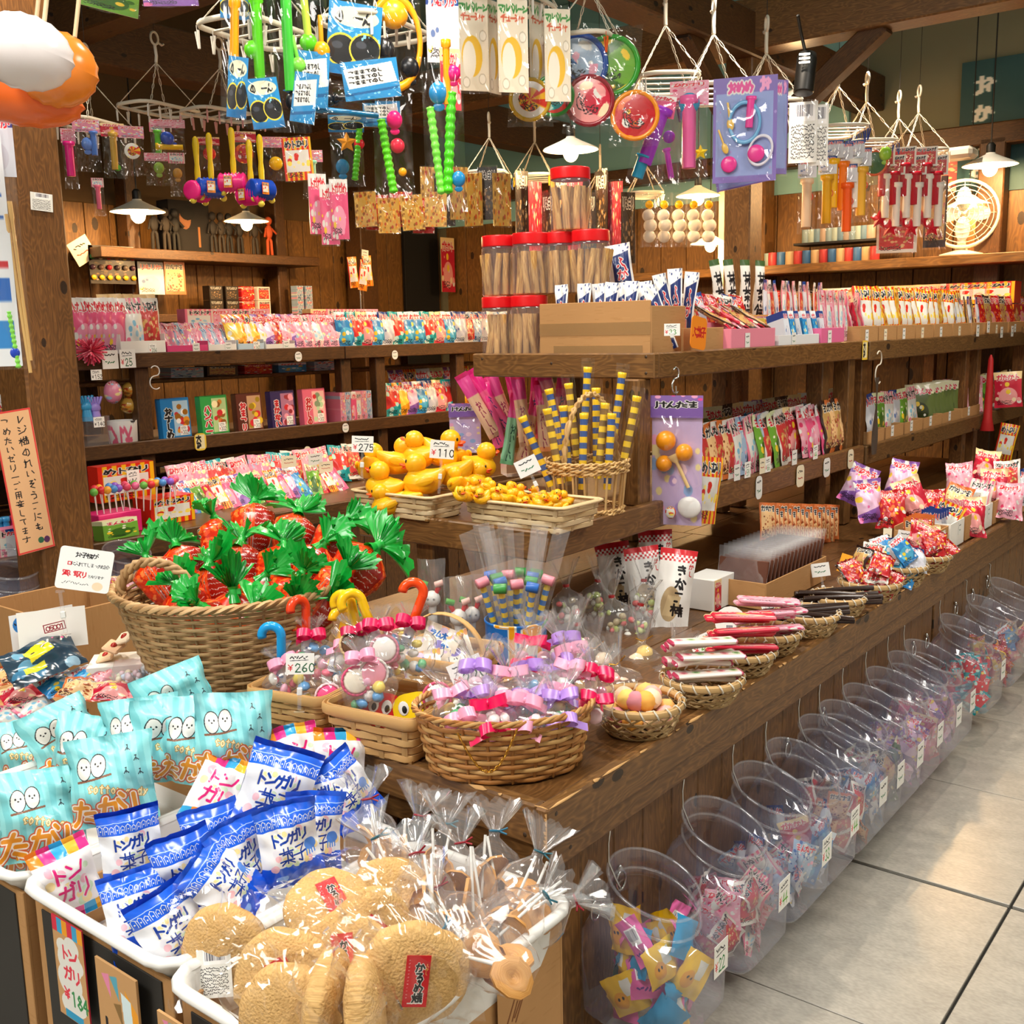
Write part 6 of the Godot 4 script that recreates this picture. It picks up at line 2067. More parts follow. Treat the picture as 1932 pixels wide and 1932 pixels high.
func duck(p: Vector3, s: float, bs: Basis, label: String, group: String) -> void:
	if not G.has("duck"):
		G.duck = duck_mesh()
		M.duck = mat(Color("f6b416"), 0.32)
		M.duck.subsurf_scatter_enabled = true
		M.duck.subsurf_scatter_strength = 0.15
	var o := thing("rubber_duck", label, "rubber duck", Transform3D(bs.scaled_local(Vector3.ONE * s), p), group)
	part("body", G.duck[0], M.duck, o)
	part("bill", G.duck[1], hx("e8501a", 0.35), o)
	part("eyes", G.duck[2], M.black, o)
func shelf_goods() -> void:
	var SY := 0.664
	var o: Node3D
	var pale := [Color(0.66, 0.5, 0.28), Color(0.72, 0.57, 0.35), Color(0.6, 0.44, 0.23)]
	# duck baskets
	var q1 := py(752, 978, SY) + Vector3(0.055, 0, -0.02)
	o = thing("duck_basket", "pale flat-weave rectangular basket of big yellow bath ducks", "basket", xf(q1))
	splint_basket(o, 0.06, 0.115, 0.05, 4, 11, pale, 0.86, false)
	var q2 := py(975, 1000, SY) + Vector3(0.062, 0, -0.01)
	o = thing("duck_basket", "pale flat-weave rectangular basket of small yellow ducks on shelf corner", "basket", xf(q2))
	splint_basket(o, 0.07, 0.125, 0.052, 4, 12, pale, 0.86, false)
	var z1 := dep(q1 + Vector3(0, 0.06, 0))
	for d in [[722, 905, 0.0, 200, 1.0], [700, 868, 0.02, 120, 0.95], [748, 860, 0.03, 60, 1.0], [800, 895, -0.02, 210, 1.05], [790, 845, 0.03, 200, 0.95], [828, 840, 0.04, 30, 1.0], [860, 880, 0.0, 190, 1.0], [900, 865, 0.03, 70, 0.95], [865, 850, 0.06, 160, 0.9], [770, 925, -0.03, 160, 0.8], [890, 895, 0.0, 40, 0.85], [735, 935, -0.03, 220, 0.85]]:
		var p := pd(d[0], d[1], z1 + d[2])
		duck(p - Vector3(0, 0.04, 0), 0.046 * d[4], yaw(d[3]) * eul(rr(-18, 10), 0, rr(-18, 18)), "large yellow bath duck with orange bill in the pale basket", "large ducks in the basket")
	var z2 := dep(q2 + Vector3(0, 0.05, 0))
	for k in 26:
		var f := float(k % 13) / 12.0
		var p := pd(lerpf(868, 1062, f) + rr(-6, 6), lerpf(916, 944, f) + (0 if k < 13 else 13) + rr(-5, 5), z2 + (0.03 if k < 13 else -0.015))
		if k == 0:
			duck(p - Vector3(0, 0.016, 0), 0.029, yaw(150), "medium yellow duck standing out from the small ducks", "")
		else:
			duck(p - Vector3(0, 0.012, 0), 0.0185, yaw(rr(0, 360)) * eul(rr(-20, 20), 0, rr(-25, 25)), "tiny yellow duck with red bill in the corner basket", "tiny ducks in the basket")
	price_card(684, 838, z1 - 0.04, "275", 0.045, 4, -4, "over the big ducks", 0.07, null, INK)
	price_card(834, 848, z1 - 0.06, "110", 0.05, 4, -6, "clipped between the duck baskets", 0.09, null, INK)
	price_card(995, 880, z2 - 0.02, "44", 0.045, 10, 24, "over the small ducks", 0.06, M.tag_white)
	# round basket of yellow-striped toys with hoop handle
	var q3 := py(1110, 978, SY) + VD * 0.07
	o = thing("hoop_basket", "round open-staked wicker basket with hoop handle and striped poppers", "basket", xf(q3))
	var wk := [Color(0.55, 0.33, 0.12), Color(0.62, 0.4, 0.17), Color(0.48, 0.28, 0.1)]
	var b: MB
	for k in 22:
		var th := TAU * k / 22
		b = MB.new()
		b.tint(wk[k % 3])
		b.tube([Vector3(cos(th) * 0.076, 0.004, sin(th) * 0.076), Vector3(cos(th) * 0.086, 0.1, sin(th) * 0.086)], 0.0026, 6)
		part("stake", b.mesh(), M.v, o)
	for band in [[0.006, 0.078, 2], [0.092, 0.088, 4]]:
		for k in int(band[2]):
			var pts := []
			for j in 60:
				var th := TAU * j / 60
				pts.append(Vector3(cos(th) * (band[1] + 0.003 * sin(11 * th + PI * k)), band[0] + k * 0.0065, sin(th) * (band[1] + 0.003 * sin(11 * th + PI * k))))
			part("woven_band", rope(pts, 0.004, 2, 20.0, wk, true), M.v, o)
	var hp := []
	for k in 25:
		var a := PI * k / 24
		hp.append(Vector3(cos(a) * 0.068, 0.1 + sin(a) * 0.15, 0.02) * 1.0)
	part("handle", rope(hp, 0.0065, 3, 12.0, wk), M.v, o, xf(Vector3.ZERO, yaw(-20)))
	b = MB.new()
	b.lathe([Vector2(0, 0.008), Vector2(0.076, 0.008)], 20)
	part("base", b.mesh(), hx("6a451c", 0.7), o)
	var st := MB.new()
	for k in 12:
		st.tint(Color(0.85, 0.55, 0.02) if k % 2 == 0 else Color(0.05, 0.1, 0.3))
		st.lathe([Vector2(0.008, k * 0.012), Vector2(0.008, k * 0.012 + 0.012)], 12)
	st.tint(Color(0.85, 0.55, 0.02))
	st.lathe([Vector2(0.008, 0.144), Vector2(0.0095, 0.15), Vector2(0.0095, 0.156), Vector2(0.004, 0.156), Vector2(0.003, 0.15), Vector2(0, 0.15)], 12)
	var st2 := MB.new()
	for k in 12:
		st2.tint(Color(0.85, 0.58, 0.04) if k % 2 == 0 else Color(0.22, 0.13, 0.05))
		st2.lathe([Vector2(0.008, k * 0.012), Vector2(0.008, k * 0.012 + 0.012)], 12)
	st2.tint(Color(0.85, 0.55, 0.02))
	st2.lathe([Vector2(0.008, 0.144), Vector2(0.0095, 0.15), Vector2(0.0095, 0.156), Vector2(0.004, 0.156), Vector2(0.003, 0.15), Vector2(0, 0.15)], 12)
	var sm := [st.mesh(), st2.mesh()]
	var pk := pouch(0.03, 0.18, 0.022, 400, 0.04, 1.2, 8, 10)
	var z3 := dep(q3 + Vector3(0, 0.12, 0))
	var i := 0
	for d in [[1012, 850, -0.03, 22], [1045, 840, -0.05, 10], [1068, 835, -0.04, 4], [1100, 850, -0.05, -2], [1135, 830, -0.04, -6], [1105, 760, 0.05, -4], [1165, 770, 0.04, -8], [1188, 815, -0.01, -12], [1050, 800, 0.03, 12], [1150, 850, -0.05, -4], [1080, 790, 0.05, 6], [1125, 800, 0.02, 0]]:
		var p := pd(d[0], d[1], z3 + d[2])
		var bs := facing(p, 6, 0) * eul(0, 0, d[3])
		var g := thing("striped_popper", "yellow and %s striped tube toy in a clear bag in hoop basket" % ("blue" if i % 3 != 1 else "brown"), "toy", xf(p - bs.y * 0.08, bs), "striped tubes in the hoop basket")
		part("tube", sm[0 if i % 3 != 1 else 1], M.vgloss, g)
		part("clear_bag", pk, M.film, g, xf(Vector3(0, -0.005, 0)))
		i += 1
	# pink-topped soda candy tubes
	var pp := pic(96, 256, "e84a9c")
	pp.rect(0, 0.35, 1, 0.65, Color("f3c9a8"))
	pp.text("おいしい", 0.5, 0.5, 34, Color("a02a5a"), 2.6, true, 1.0)
	M.pinktube = cell_mat(pp, 0.25, 0.5)
	pp = pic(96, 256, "e84a9c")
	pp.rect(0, 0.35, 1, 0.65, Color("8ccaa0"))
	pp.text("おいしい", 0.5, 0.5, 34, Color("2a5a4a"), 2.6, true, 1.0)
	M.greentube = cell_mat(pp, 0.25, 0.5)
	pp = pic(96, 256, "e02a86")
	pp.rect(0, 0.35, 1, 0.65, Color("e85a90"))
	pp.text("おいしい", 0.5, 0.5, 34, Color("3a2a6a"), 2.6, true, 1.0)
	M.hotpinktube = cell_mat(pp, 0.25, 0.5)
	var tb := pouch(0.036, 0.185, 0.022, 410, 0.09, 1.0, 8, 16)
	i = 0
	var zz := dep(py(980, 905, SY) + VD * 0.05) - 0.07
	for d in [[905, 770, 28, 0], [928, 785, 16, 2], [950, 770, 20, 0], [985, 780, 6, 0], [965, 815, -12, 1], [1010, 765, -6, 2], [1040, 765, 12, 0], [925, 760, 30, 2], [1000, 810, -16, 0], [1058, 760, -8, 2], [1025, 790, 4, 0], [975, 760, 10, 2]]:
		bagd("candy_tube", "pink-topped %s candy tube packet standing behind the ducks" % ["cream", "green", "hot pink"][d[3]], "candy packet", tb, [M.pinktube, M.greentube, M.hotpinktube][d[3]], d[0], d[1], zz + 0.02 * (i % 3), 0.17, rr(-20, 20), 4, d[2], "pink-topped candy tubes")
		i += 1
	b = MB.new()
	b.box(Vector3(0, 0.028, 0), Vector3(0.1, 0.056, 0.07), 0.001)
	single("clear_cup_box", b.mesh(), M.film2, "clear plastic box holding the pink-topped candy tubes", "box", xf(py(985, 900, SY) + VD * 0.05, yaw(-38)))
	# cup-and-ball pack standing behind the ducks, another hanging on an S-hook
	kendama_pack(pd(878, 808, zz + 0.04), 0.085, 0.13, facing(pd(878, 808, zz), 4, 4), "purple cup-and-ball toy pack standing behind the bath ducks", 0)
	var hk := pz(1276, 870, SZ + 0.03)
	kendama_pack(hk, 0.115, 0.285, facing(hk, 0, -12), "cup-and-ball toy pack with orange balls hanging from S-hook", 1)
	s_hook(pz(1275, 715, SZ + 0.02), 0.05, M.chrome, "bent steel hook on the shelf edge holding the toy pack", 0.07)
	var ybag := pouch(0.06, 0.15, 0.02, 420, 0.06, 1.2)
	bagd("yellow_pack", "yellow green-printed pack hanging behind the cup-and-ball toy", "toy pack", ybag, M.g9, 1335, 925, dep(hk) + 0.06, 0.15, 30, 0, -8)
	# lidded jars of sweet sticks on the upper tier
	var jm := MB.new()
	jm.lathe([Vector2(0, 0.002), Vector2(0.043, 0.002), Vector2(0.0455, 0.006), Vector2(0.0455, 0.11), Vector2(0.043, 0.118), Vector2(0.04, 0.122), Vector2(0.04, 0.135)], 28)
	var lid := MB.new()
	lid.lathe([Vector2(0.0435, 0.118), Vector2(0.0445, 0.12), Vector2(0.0445, 0.141), Vector2(0.043, 0.144), Vector2(0.038, 0.1445), Vector2(0.036, 0.142), Vector2(0, 0.142)], 36)
	var kn := MB.new()
	kn.tube([Vector3(0, 0, 0), Vector3(0.003, 0.05, 0.002), Vector3(0.004, 0.098, 0)], 0.0078, 9)
	var jmesh := jm.mesh()
	var lmesh := lid.mesh()
	var kmesh := kn.mesh()
	i = 0
	for d in [[945, 664, 0], [1000, 664, 0], [945, 562, 1], [1003, 558, 1], [1060, 555, 1], [1115, 555, 1], [1077, 448, 2]]:
		var base := pxx(d[0], d[1], 2.07 + (0.05 if d[0] > 1030 else 0.0))
		base.y = 0.9835 + 0.1445 * d[2]
		var s := 1.0 if d[2] < 2 else 1.06
		var g := thing("stick_jar", "red-lidded clear jar of tan sweet sticks, %s" % ["bottom row, beside the carton", "bottom row, nearer the carton", "second row, above the outer bottom jar", "second row, above the inner bottom jar", "second row, half hidden behind the topmost jar", "second row, next to the blue-printed packets", "alone on top of the stack"][i], "jar", Transform3D(Basis.from_scale(Vector3(s, 1, s)), base), "red-lidded stick jars")
		part("jar_body", jmesh, M.pet, g)
		part("lid", lmesh, hx("d8121a", 0.3), g)
		for k in 15:
			var a := TAU * k / 9.0
			var rad := 0.031 if k < 9 else 0.014
			part("sweet_stick", kmesh, M.stick, g, xf(Vector3(cos(a) * rad, 0.004, sin(a) * rad), eul(rr(-7, 7), rr(0, 360), rr(-7, 7))))
		i += 1
	# carton with wheat-gluten stick packets
	var c0 := pxx(1020, 664, 2.03)
	var c1 := pxx(1228, 664, 2.03)
	var w := absf(c1.z - c0.z)
	o = thing("tall_carton", "plain brown taped carton on the shelf corner", "carton", xf(Vector3(2.105, 0.9835, (c0.z + c1.z) / 2)))
	for e in [[Vector3(-0.075, 0.061, 0), Vector3(0.004, 0.122, w)], [Vector3(0.075, 0.05, 0), Vector3(0.004, 0.1, w)], [Vector3(0, 0.055, w / 2), Vector3(0.15, 0.11, 0.004)], [Vector3(0, 0.055, -w / 2), Vector3(0.15, 0.11, 0.004)]]:
		part("side", boxm(e[1], 0.001), M.card, o, xf(e[0]))
	part("tape", boxm(Vector3(0.001, 0.028, w), 0.0), film(Color(0.75, 0.6, 0.4, 0.35), 0.2), o, xf(Vector3(-0.0776, 0.062, 0)))
	part("tape", boxm(Vector3(0.001, 0.02, w * 0.8), 0.0), film(Color(0.75, 0.6, 0.4, 0.35), 0.2), o, xf(Vector3(-0.0776, 0.015, 0.01)))
	var fg := pouch(0.034, 0.15, 0.026, 430, 0.05, 1.4, 8, 12)
	for k in 8:
		var p := Vector3(2.06 + 0.035 * (k % 2), 1.0, (c0.z + c1.z) / 2 - w * 0.36 + w * 0.1 * k)
		single("gluten_stick", fg, M.fugashi, "white packet of gluten sticks with blue print standing in carton", "snack packet", xf(p, yaw(-78 + rr(-15, 15)) * eul(-4, 0, rr(-6, 6))), "gluten stick packets in the carton")
	var bigf := pd(1178, 510, 2.6)
	single("gluten_stick", pouch(0.062, 0.13, 0.035, 431, 0.06, 1.2), M.fugashi, "large blue-printed gluten stick packet leaning above the others", "snack packet", xf(bigf - Vector3(0, 0.065, 0), facing(bigf, 4, 0) * eul(0, 0, 8)))
	for d in [[1255, 580, 12], [1275, 570, 2], [1300, 575, -6], [1245, 600, 20]]:
		var p := pz(d[0], d[1], SZ - 0.06)
		bagd("gluten_stick", "tall white and navy stick packet behind the orange sign", "snack packet", fg, M.fugashi, d[0], d[1], dep(p), 0.15, rr(-20, 20), 0, d[2], "stick packets behind the orange sign")
	b = MB.new()
	b.box(Vector3(0, 0.03, 0), Vector3(0.2, 0.06, 0.12), 0.001)
	single("low_carton", b.mesh(), M.card, "low brown carton under the stick packets behind orange sign", "carton", xf(Vector3(pz(1300, 640, SZ - 0.07).x, 0.9835, SZ - 0.09)))
	var sg := pz(1316, 628, SZ + 0.006)
	single("orange_sign", card(0.072, 0.072, 0.0015, 0.012), M.sign_orange, "orange hand-lettered paper sign on the upper shelf edge", "sign", xf(sg - Vector3(0, 0.036, 0), yaw(0) * eul(0, 0, -8)))
	price_card(1268, 622, dep(pz(1268, 622, SZ + 0.01)), "33", 0.034, 0, 0, "below the gluten stick packets", 0.02, null, Color(0.2, 0.55, 0.2))
func s_hook(p: Vector3, h: float, m: Material, label: String, tail := 0.0) -> void:
	var b := MB.new()
	var pts := []
	for k in 25:
		var t := float(k) / 24.0
		var a := lerpf(-0.6, TAU - 2.2, t)
		var top := t < 0.5
		var r := h * 0.25
		if top:
			pts.append(Vector3(-cos(PI * 0.2 + t * 2 * PI * 1.2) * r, h * 0.25 + sin(PI * 0.2 + t * 2 * PI * 1.2) * r, 0))
		else:
			var u := (t - 0.5) * 2
			pts.append(Vector3(cos(-PI * 0.4 + PI + u * PI * 1.2 + PI * 0.4 - PI * 0.5) * r * 1.3, -h * 0.3 + sin(-PI * 0.4 + PI + u * PI * 1.2 + PI * 0.4 - PI * 0.5) * r * 1.3, 0))
	b.tube(pts, 0.0022, 6)
	if tail > 0:
		b.tube([Vector3(0, -h * 0.3, 0), Vector3(0.004, -h * 0.5 - tail * 0.5, 0), Vector3(0.012, -h * 0.5 - tail, 0)], 0.0018, 6)
	single("wire_hook", b.mesh(), m, label, "hook", xf(p, yaw(0)))
func kendama_pack(p: Vector3, w: float, h: float, bs: Basis, label: String, kind: int) -> void:
	var o := thing("toy_pack", label, "toy pack", xf(p, bs))
	part("header_card", card(w, w * 0.42, 0.002), M.kendama, o, xf(Vector3(0, h / 2 - w * 0.42, 0.001)))
	var bp := pic(96, 160, "c9b2dc")
	bp.speck(26, [Color("e8a0c8"), Color("f2d0e4"), Color("a890d0"), Color("f0e0a0"), Color("8fb0e0")], 0.04, 0.1, rng)
	if not M.has("packback"):
		M.packback = cell_mat(bp, 0.5)
	part("backing_card", card(w * 0.96, h - w * 0.42, 0.001), M.packback, o, xf(Vector3(0, -h / 2, -0.006)))
	part("clear_bag", pouch(w, h - w * 0.38, 0.03, 440 + kind, 0.03, 1.2), M.film, o, xf(Vector3(0, -h / 2, 0.008)))
	if kind == 1:
		for q in [[-0.022, 0.045, 0.022], [0.018, 0.02, 0.019], [-0.026, -0.005, 0.018]]:
			var b := MB.new()
			b.ball(Vector3.ZERO, Vector3.ONE * q[2], 16, 12)
			part("ball", b.mesh(), hx("f09a18", 0.3), o, xf(Vector3(q[0], q[1], 0.006)))
		var b := MB.new()
		b.lathe([Vector2(0.004, -0.03), Vector2(0.004, 0.03), Vector2(0.014, 0.04), Vector2(0.016, 0.05)], 12)
		part("cup_handle", b.mesh(), hx("e8c88a", 0.5), o, xf(Vector3(0.015, -0.03, 0.004), eul(0, 0, 25)))
		b = MB.new()
		b.ball(Vector3.ZERO, Vector3(0.026, 0.024, 0.008), 14, 10)
		part("white_charm", b.mesh(), M.white, o, xf(Vector3(0.03, -0.1, 0.006)))
		b = MB.new()
		b.ball(Vector3.ZERO, Vector3(0.012, 0.014, 0.006), 14, 10)
		part("striped_charm", b.mesh(), M.g9, o, xf(Vector3(-0.01, -0.112, 0.01)))
# ---------- clear jars hung by wire hooks along the foot of the table
func jar_mesh() -> Array:
	# square-shouldered body whose round mouth slants towards the aisle
	var sec := [[0.0, 0.055, 0.35, 0.0], [0.004, 0.074, 0.3, 0.0], [0.016, 0.082, 0.28, 0.0], [0.1, 0.084, 0.28, 0.0], [0.135, 0.084, 0.3, 0.06], [0.152, 0.076, 0.5, 0.3], [0.162, 0.068, 1.0, 0.4], [0.168, 0.068, 1.0, 0.42], [0.172, 0.0695, 1.0, 0.42], [0.18, 0.0695, 1.0, 0.42], [0.184, 0.067, 1.0, 0.42], [0.2, 0.067, 1.0, 0.42], [0.203, 0.0695, 1.0, 0.42], [0.206, 0.068, 1.0, 0.42]]
	var at := func(k: int, th: float, shrink: float) -> Vector3:
		var s: Array = sec[k]
		var cx := cos(th)
		var cz := sin(th)
		var e: float = s[2]
		var q: Vector3 = Vector3(signf(cx) * pow(absf(cx), e), 0, signf(cz) * pow(absf(cz), e)) * (s[1] - shrink)
		var y: float = s[0]
		return Vector3(q.x, y - s[3] * (q.z) * 0.9, q.z * (1.0 - 0.1 * s[3]))
	var b := MB.new()
	var n := 40
	var base := b.v.size()
	for k in sec.size():
		for a in n + 1:
			b.p(at.call(k, TAU * a / n, 0.0))
	b.faces(base, n, sec.size() - 1)
	var c := b.v.size()
	b.p(Vector3.ZERO)
	for a in n:
		b.tri(c, base + a, base + a + 1)
	var rim := MB.new()
	for k in [8, 12]:
		var pts := []
		for a in 40:
			pts.append(at.call(k, TAU * a / 40.0, 0.0))
		rim.tube(pts, 0.0022, 6, true)
	return [b.mesh(), rim.mesh()]
func jars_on_floor() -> void:
	var jm := jar_mesh()
	var pk := [pouch(0.05, 0.066, 0.016, 501, 0.1, 1.6, 8, 8), pouch(0.058, 0.058, 0.014, 502, 0.1, 1.4, 8, 8), pouch(0.034, 0.07, 0.018, 503, 0.12, 1.4, 8, 8)]
	# lettering-free colours of the packets in each jar; x measured from the price labels' pixels
	var p22 := pic(96, 96, "f2c21a")
	p22.rect(0.5, 0.15, 0.3, 0.4, WH)
	p22.disc(0.35, 0.6, 0.2, 0.22, Color("e8a012"))
	p22.disc(0.3, 0.55, 0.03, 0.04, INK)
	p22.disc(0.42, 0.55, 0.03, 0.04, INK)
	M.yel = cell_mat(p22, 0.3, 0.5)
	var pp := pic(96, 96, "e86ab0")
	pp.barcode(0.2, 0.2, 0.6, 0.35, rng)
	pp.scribble(0.2, 0.75, 0.6, 6, Color("5a2a8a"), 2.0, rng)
	M.pnk = cell_mat(pp, 0.3, 0.5)
	M.blu = mat(Color("2a9ad0"), 0.25)
	var V := [["yellow pink and blue packets priced 22", [M.yel, M.pnk, M.yel, M.blu, M.pnk], "22", 26], ["red-printed cream packets priced 44", [M.g6, M.g1, M.g10], "44", 16], ["pale lilac and white packets", [M.g15, M.g10, M.g16], "33", 12], ["navy and red packets", [M.g3, M.g5, M.g16], "44", 12], ["sandy beige packets", [M.g6, M.g14, M.g6], "55", 14], ["slate blue packets", [M.g16, M.g3], "33", 12], ["dark grey-green packets", [M.g13, M.g11], "55", 12], ["deep violet sweets", [M.g8, M.g8], "22", 16], ["pink and red sweets", [M.g5, M.g0], "22", 14], ["purple and pink sweets", [M.g8, M.g17], "33", 12], ["sea-green twist sweets", [M.g4, M.g4], "22", 18], ["orange and red sweets", [M.g12, M.g2], "33", 14], ["mixed bright sweets", [M.g5, M.g3, M.g9], "33", 12]]
	var spots := [[1300, 1850], [1432, 1712], [1520, 1620], [1578, 1555], [1636, 1490], [1672, 1440], [1712, 1402], [1752, 1365], [1790, 1322], [1818, 1290], [1880, 1215], [1925, 1172], [1965, 1130]]
	for k in spots.size():
		var c := pz(spots[k][0], spots[k][1], -0.635)
		var x := c.x + 0.055
		var y := 0.055
		var o := thing("sweet_jar", "clear plastic jar of %s at the table foot" % V[k][0], "jar", xf(Vector3(x, y, -0.722)), "sweet jars along the table foot")
		var jb := part("jar_body", jm[0], M.jarpet, o)
		part("mouth_rim", jm[1], M.film2, jb)
		part("price_label", card(0.042, 0.05, 0.0006), price_mat(V[k][2], Color(0.85, 0.1, 0.15), Color(0.15, 0.5, 0.25)) if k < 4 else M.tag_white, jb, xf(Vector3(0.045, 0.07, 0.0845)))
		var b := MB.new()
		var h0 := Vector3(-0.02, 0.2, -0.06)
		b.tube([h0 + Vector3(0.004, -0.012, 0.012), h0 + Vector3(0.002, 0.0, 0.006), h0 + Vector3(-0.008, 0.03, 0.0), h0 + Vector3(-0.002, 0.055, -0.004), h0 + Vector3(0.003, 0.075, -0.004), h0 + Vector3(-0.004, 0.083, -0.012), h0 + Vector3(-0.012, 0.078, -0.016)], 0.0016, 6)
		part("wire_hook", b.mesh(), M.chrome, o)
		for j in range(int(V[k][3]) + 6):
			var lv := j / 7
			var a := TAU * (j % 7) / 7.0 + lv * 0.45
			var q := Vector3(cos(a) * 0.05, 0.0 + lv * 0.027, sin(a) * 0.05)
			var bs := Basis(Vector3.UP, PI / 2 - a + rr(-0.5, 0.5)) * eul(rr(-25, 5), 0, rr(-45, 45))
			single("jar_sweet", pk[j % 3], V[k][1][j % V[k][1].size()], "small wrapped sweet inside the jar of %s" % V[k][0], "wrapped sweet", xf(o.position + q, bs), "sweets in the jar of %s" % V[k][0])
	# the jar hung before the shelf run across the aisle
	var g := thing("sweet_jar", "clear plastic jar of red-trimmed sweets hung across the aisle priced 22", "jar", Transform3D(GT.basis, GT * gl(245, 1110, 0.64) - Vector3(0, 0.09, 0)))
	part("jar_body", jm[0], M.jarpet, g)
	part("mouth_rim", jm[1], M.film2, g)
	part("price_label", card(0.036, 0.036, 0.0006), price_mat("22"), g, xf(Vector3(0.02, 0.05, 0.0855)))
	for j in 15:
		var a := TAU * (j % 5) / 5.0 + (j / 5) * 0.7
		single("jar_sweet", pk[j % 3], [M.g5, M.g1, M.g14][j % 3], "small wrapped sweet inside the jar across the aisle", "wrapped sweet", xf(g.position + Vector3(cos(a) * 0.045, 0.012 + (j / 5) * 0.03, sin(a) * 0.045), eul(rr(-50, 20), rr(-60, 60), rr(-50, 50))), "sweets in the jar across the aisle")
	g = thing("sweet_jar", "wide empty clear jar hanging behind the open carton", "jar", Transform3D(GT.basis.scaled_local(Vector3.ONE * 1.15), GT * gl(25, 1120, 0.7) - Vector3(0, 0.15, 0)))
	part("jar_body", jm[0], M.jarpet, g)
	part("mouth_rim", jm[1], M.film2, g)
# ---------- goods on the shelf run across the aisle
func put_left(called: String, label: String, cat: String, mesh: Mesh, m: Material, x: float, y: float, off: float, base_y: float, bs: Basis, group: String) -> MeshInstance3D:
	var p := gl(x, y, off)
	p.y = base_y
	return single(called, mesh, m, label, cat, GT * xf(p, bs), group)
func row_left(called: String, label: String, cat: String, mesh: Mesh, mats: Array, x0: float, x1: float, y: float, n: int, off: float, by: float, tilt: float, group: String, jit := 4.0) -> void:
	for k in n:
		var f := (k + 0.5) / n
		put_left(called, label, cat, mesh, mats[k % mats.size()], lerpf(x0, x1, f), y, off, by, eul(-tilt, rr(-jit, jit), rr(-jit, jit) * 0.5), group)
func tray(label: String, x0: float, x1: float, y: float, off: float, by: float, hf: float, d: float, m: Material, tagm: Material) -> void:
	# low display box: front lip, back, sides
	var a := gl(x0, y, off)
	var b := gl(x1, y, off)
	var w := b.x - a.x
	var o := thing("display_box", label, "display box", GT * xf(Vector3((a.x + b.x) / 2, by, off)))
	part("front_lip", boxm(Vector3(w, hf, 0.002), 0.0005), m, o, xf(Vector3(0, hf / 2, 0)))
	part("back", boxm(Vector3(w, hf * 2.0, 0.002), 0.0005), m, o, xf(Vector3(0, hf, -d)))
	for s in [-1, 1]:
		part("side", boxm(Vector3(0.002, hf * 1.5, d), 0.0005), m, o, xf(Vector3(s * w / 2, hf * 0.75, -d / 2)))
	part("price_label", card(0.03, 0.034, 0.0006), tagm, o, xf(Vector3(w * 0.2, hf * 0.1, 0.002)))
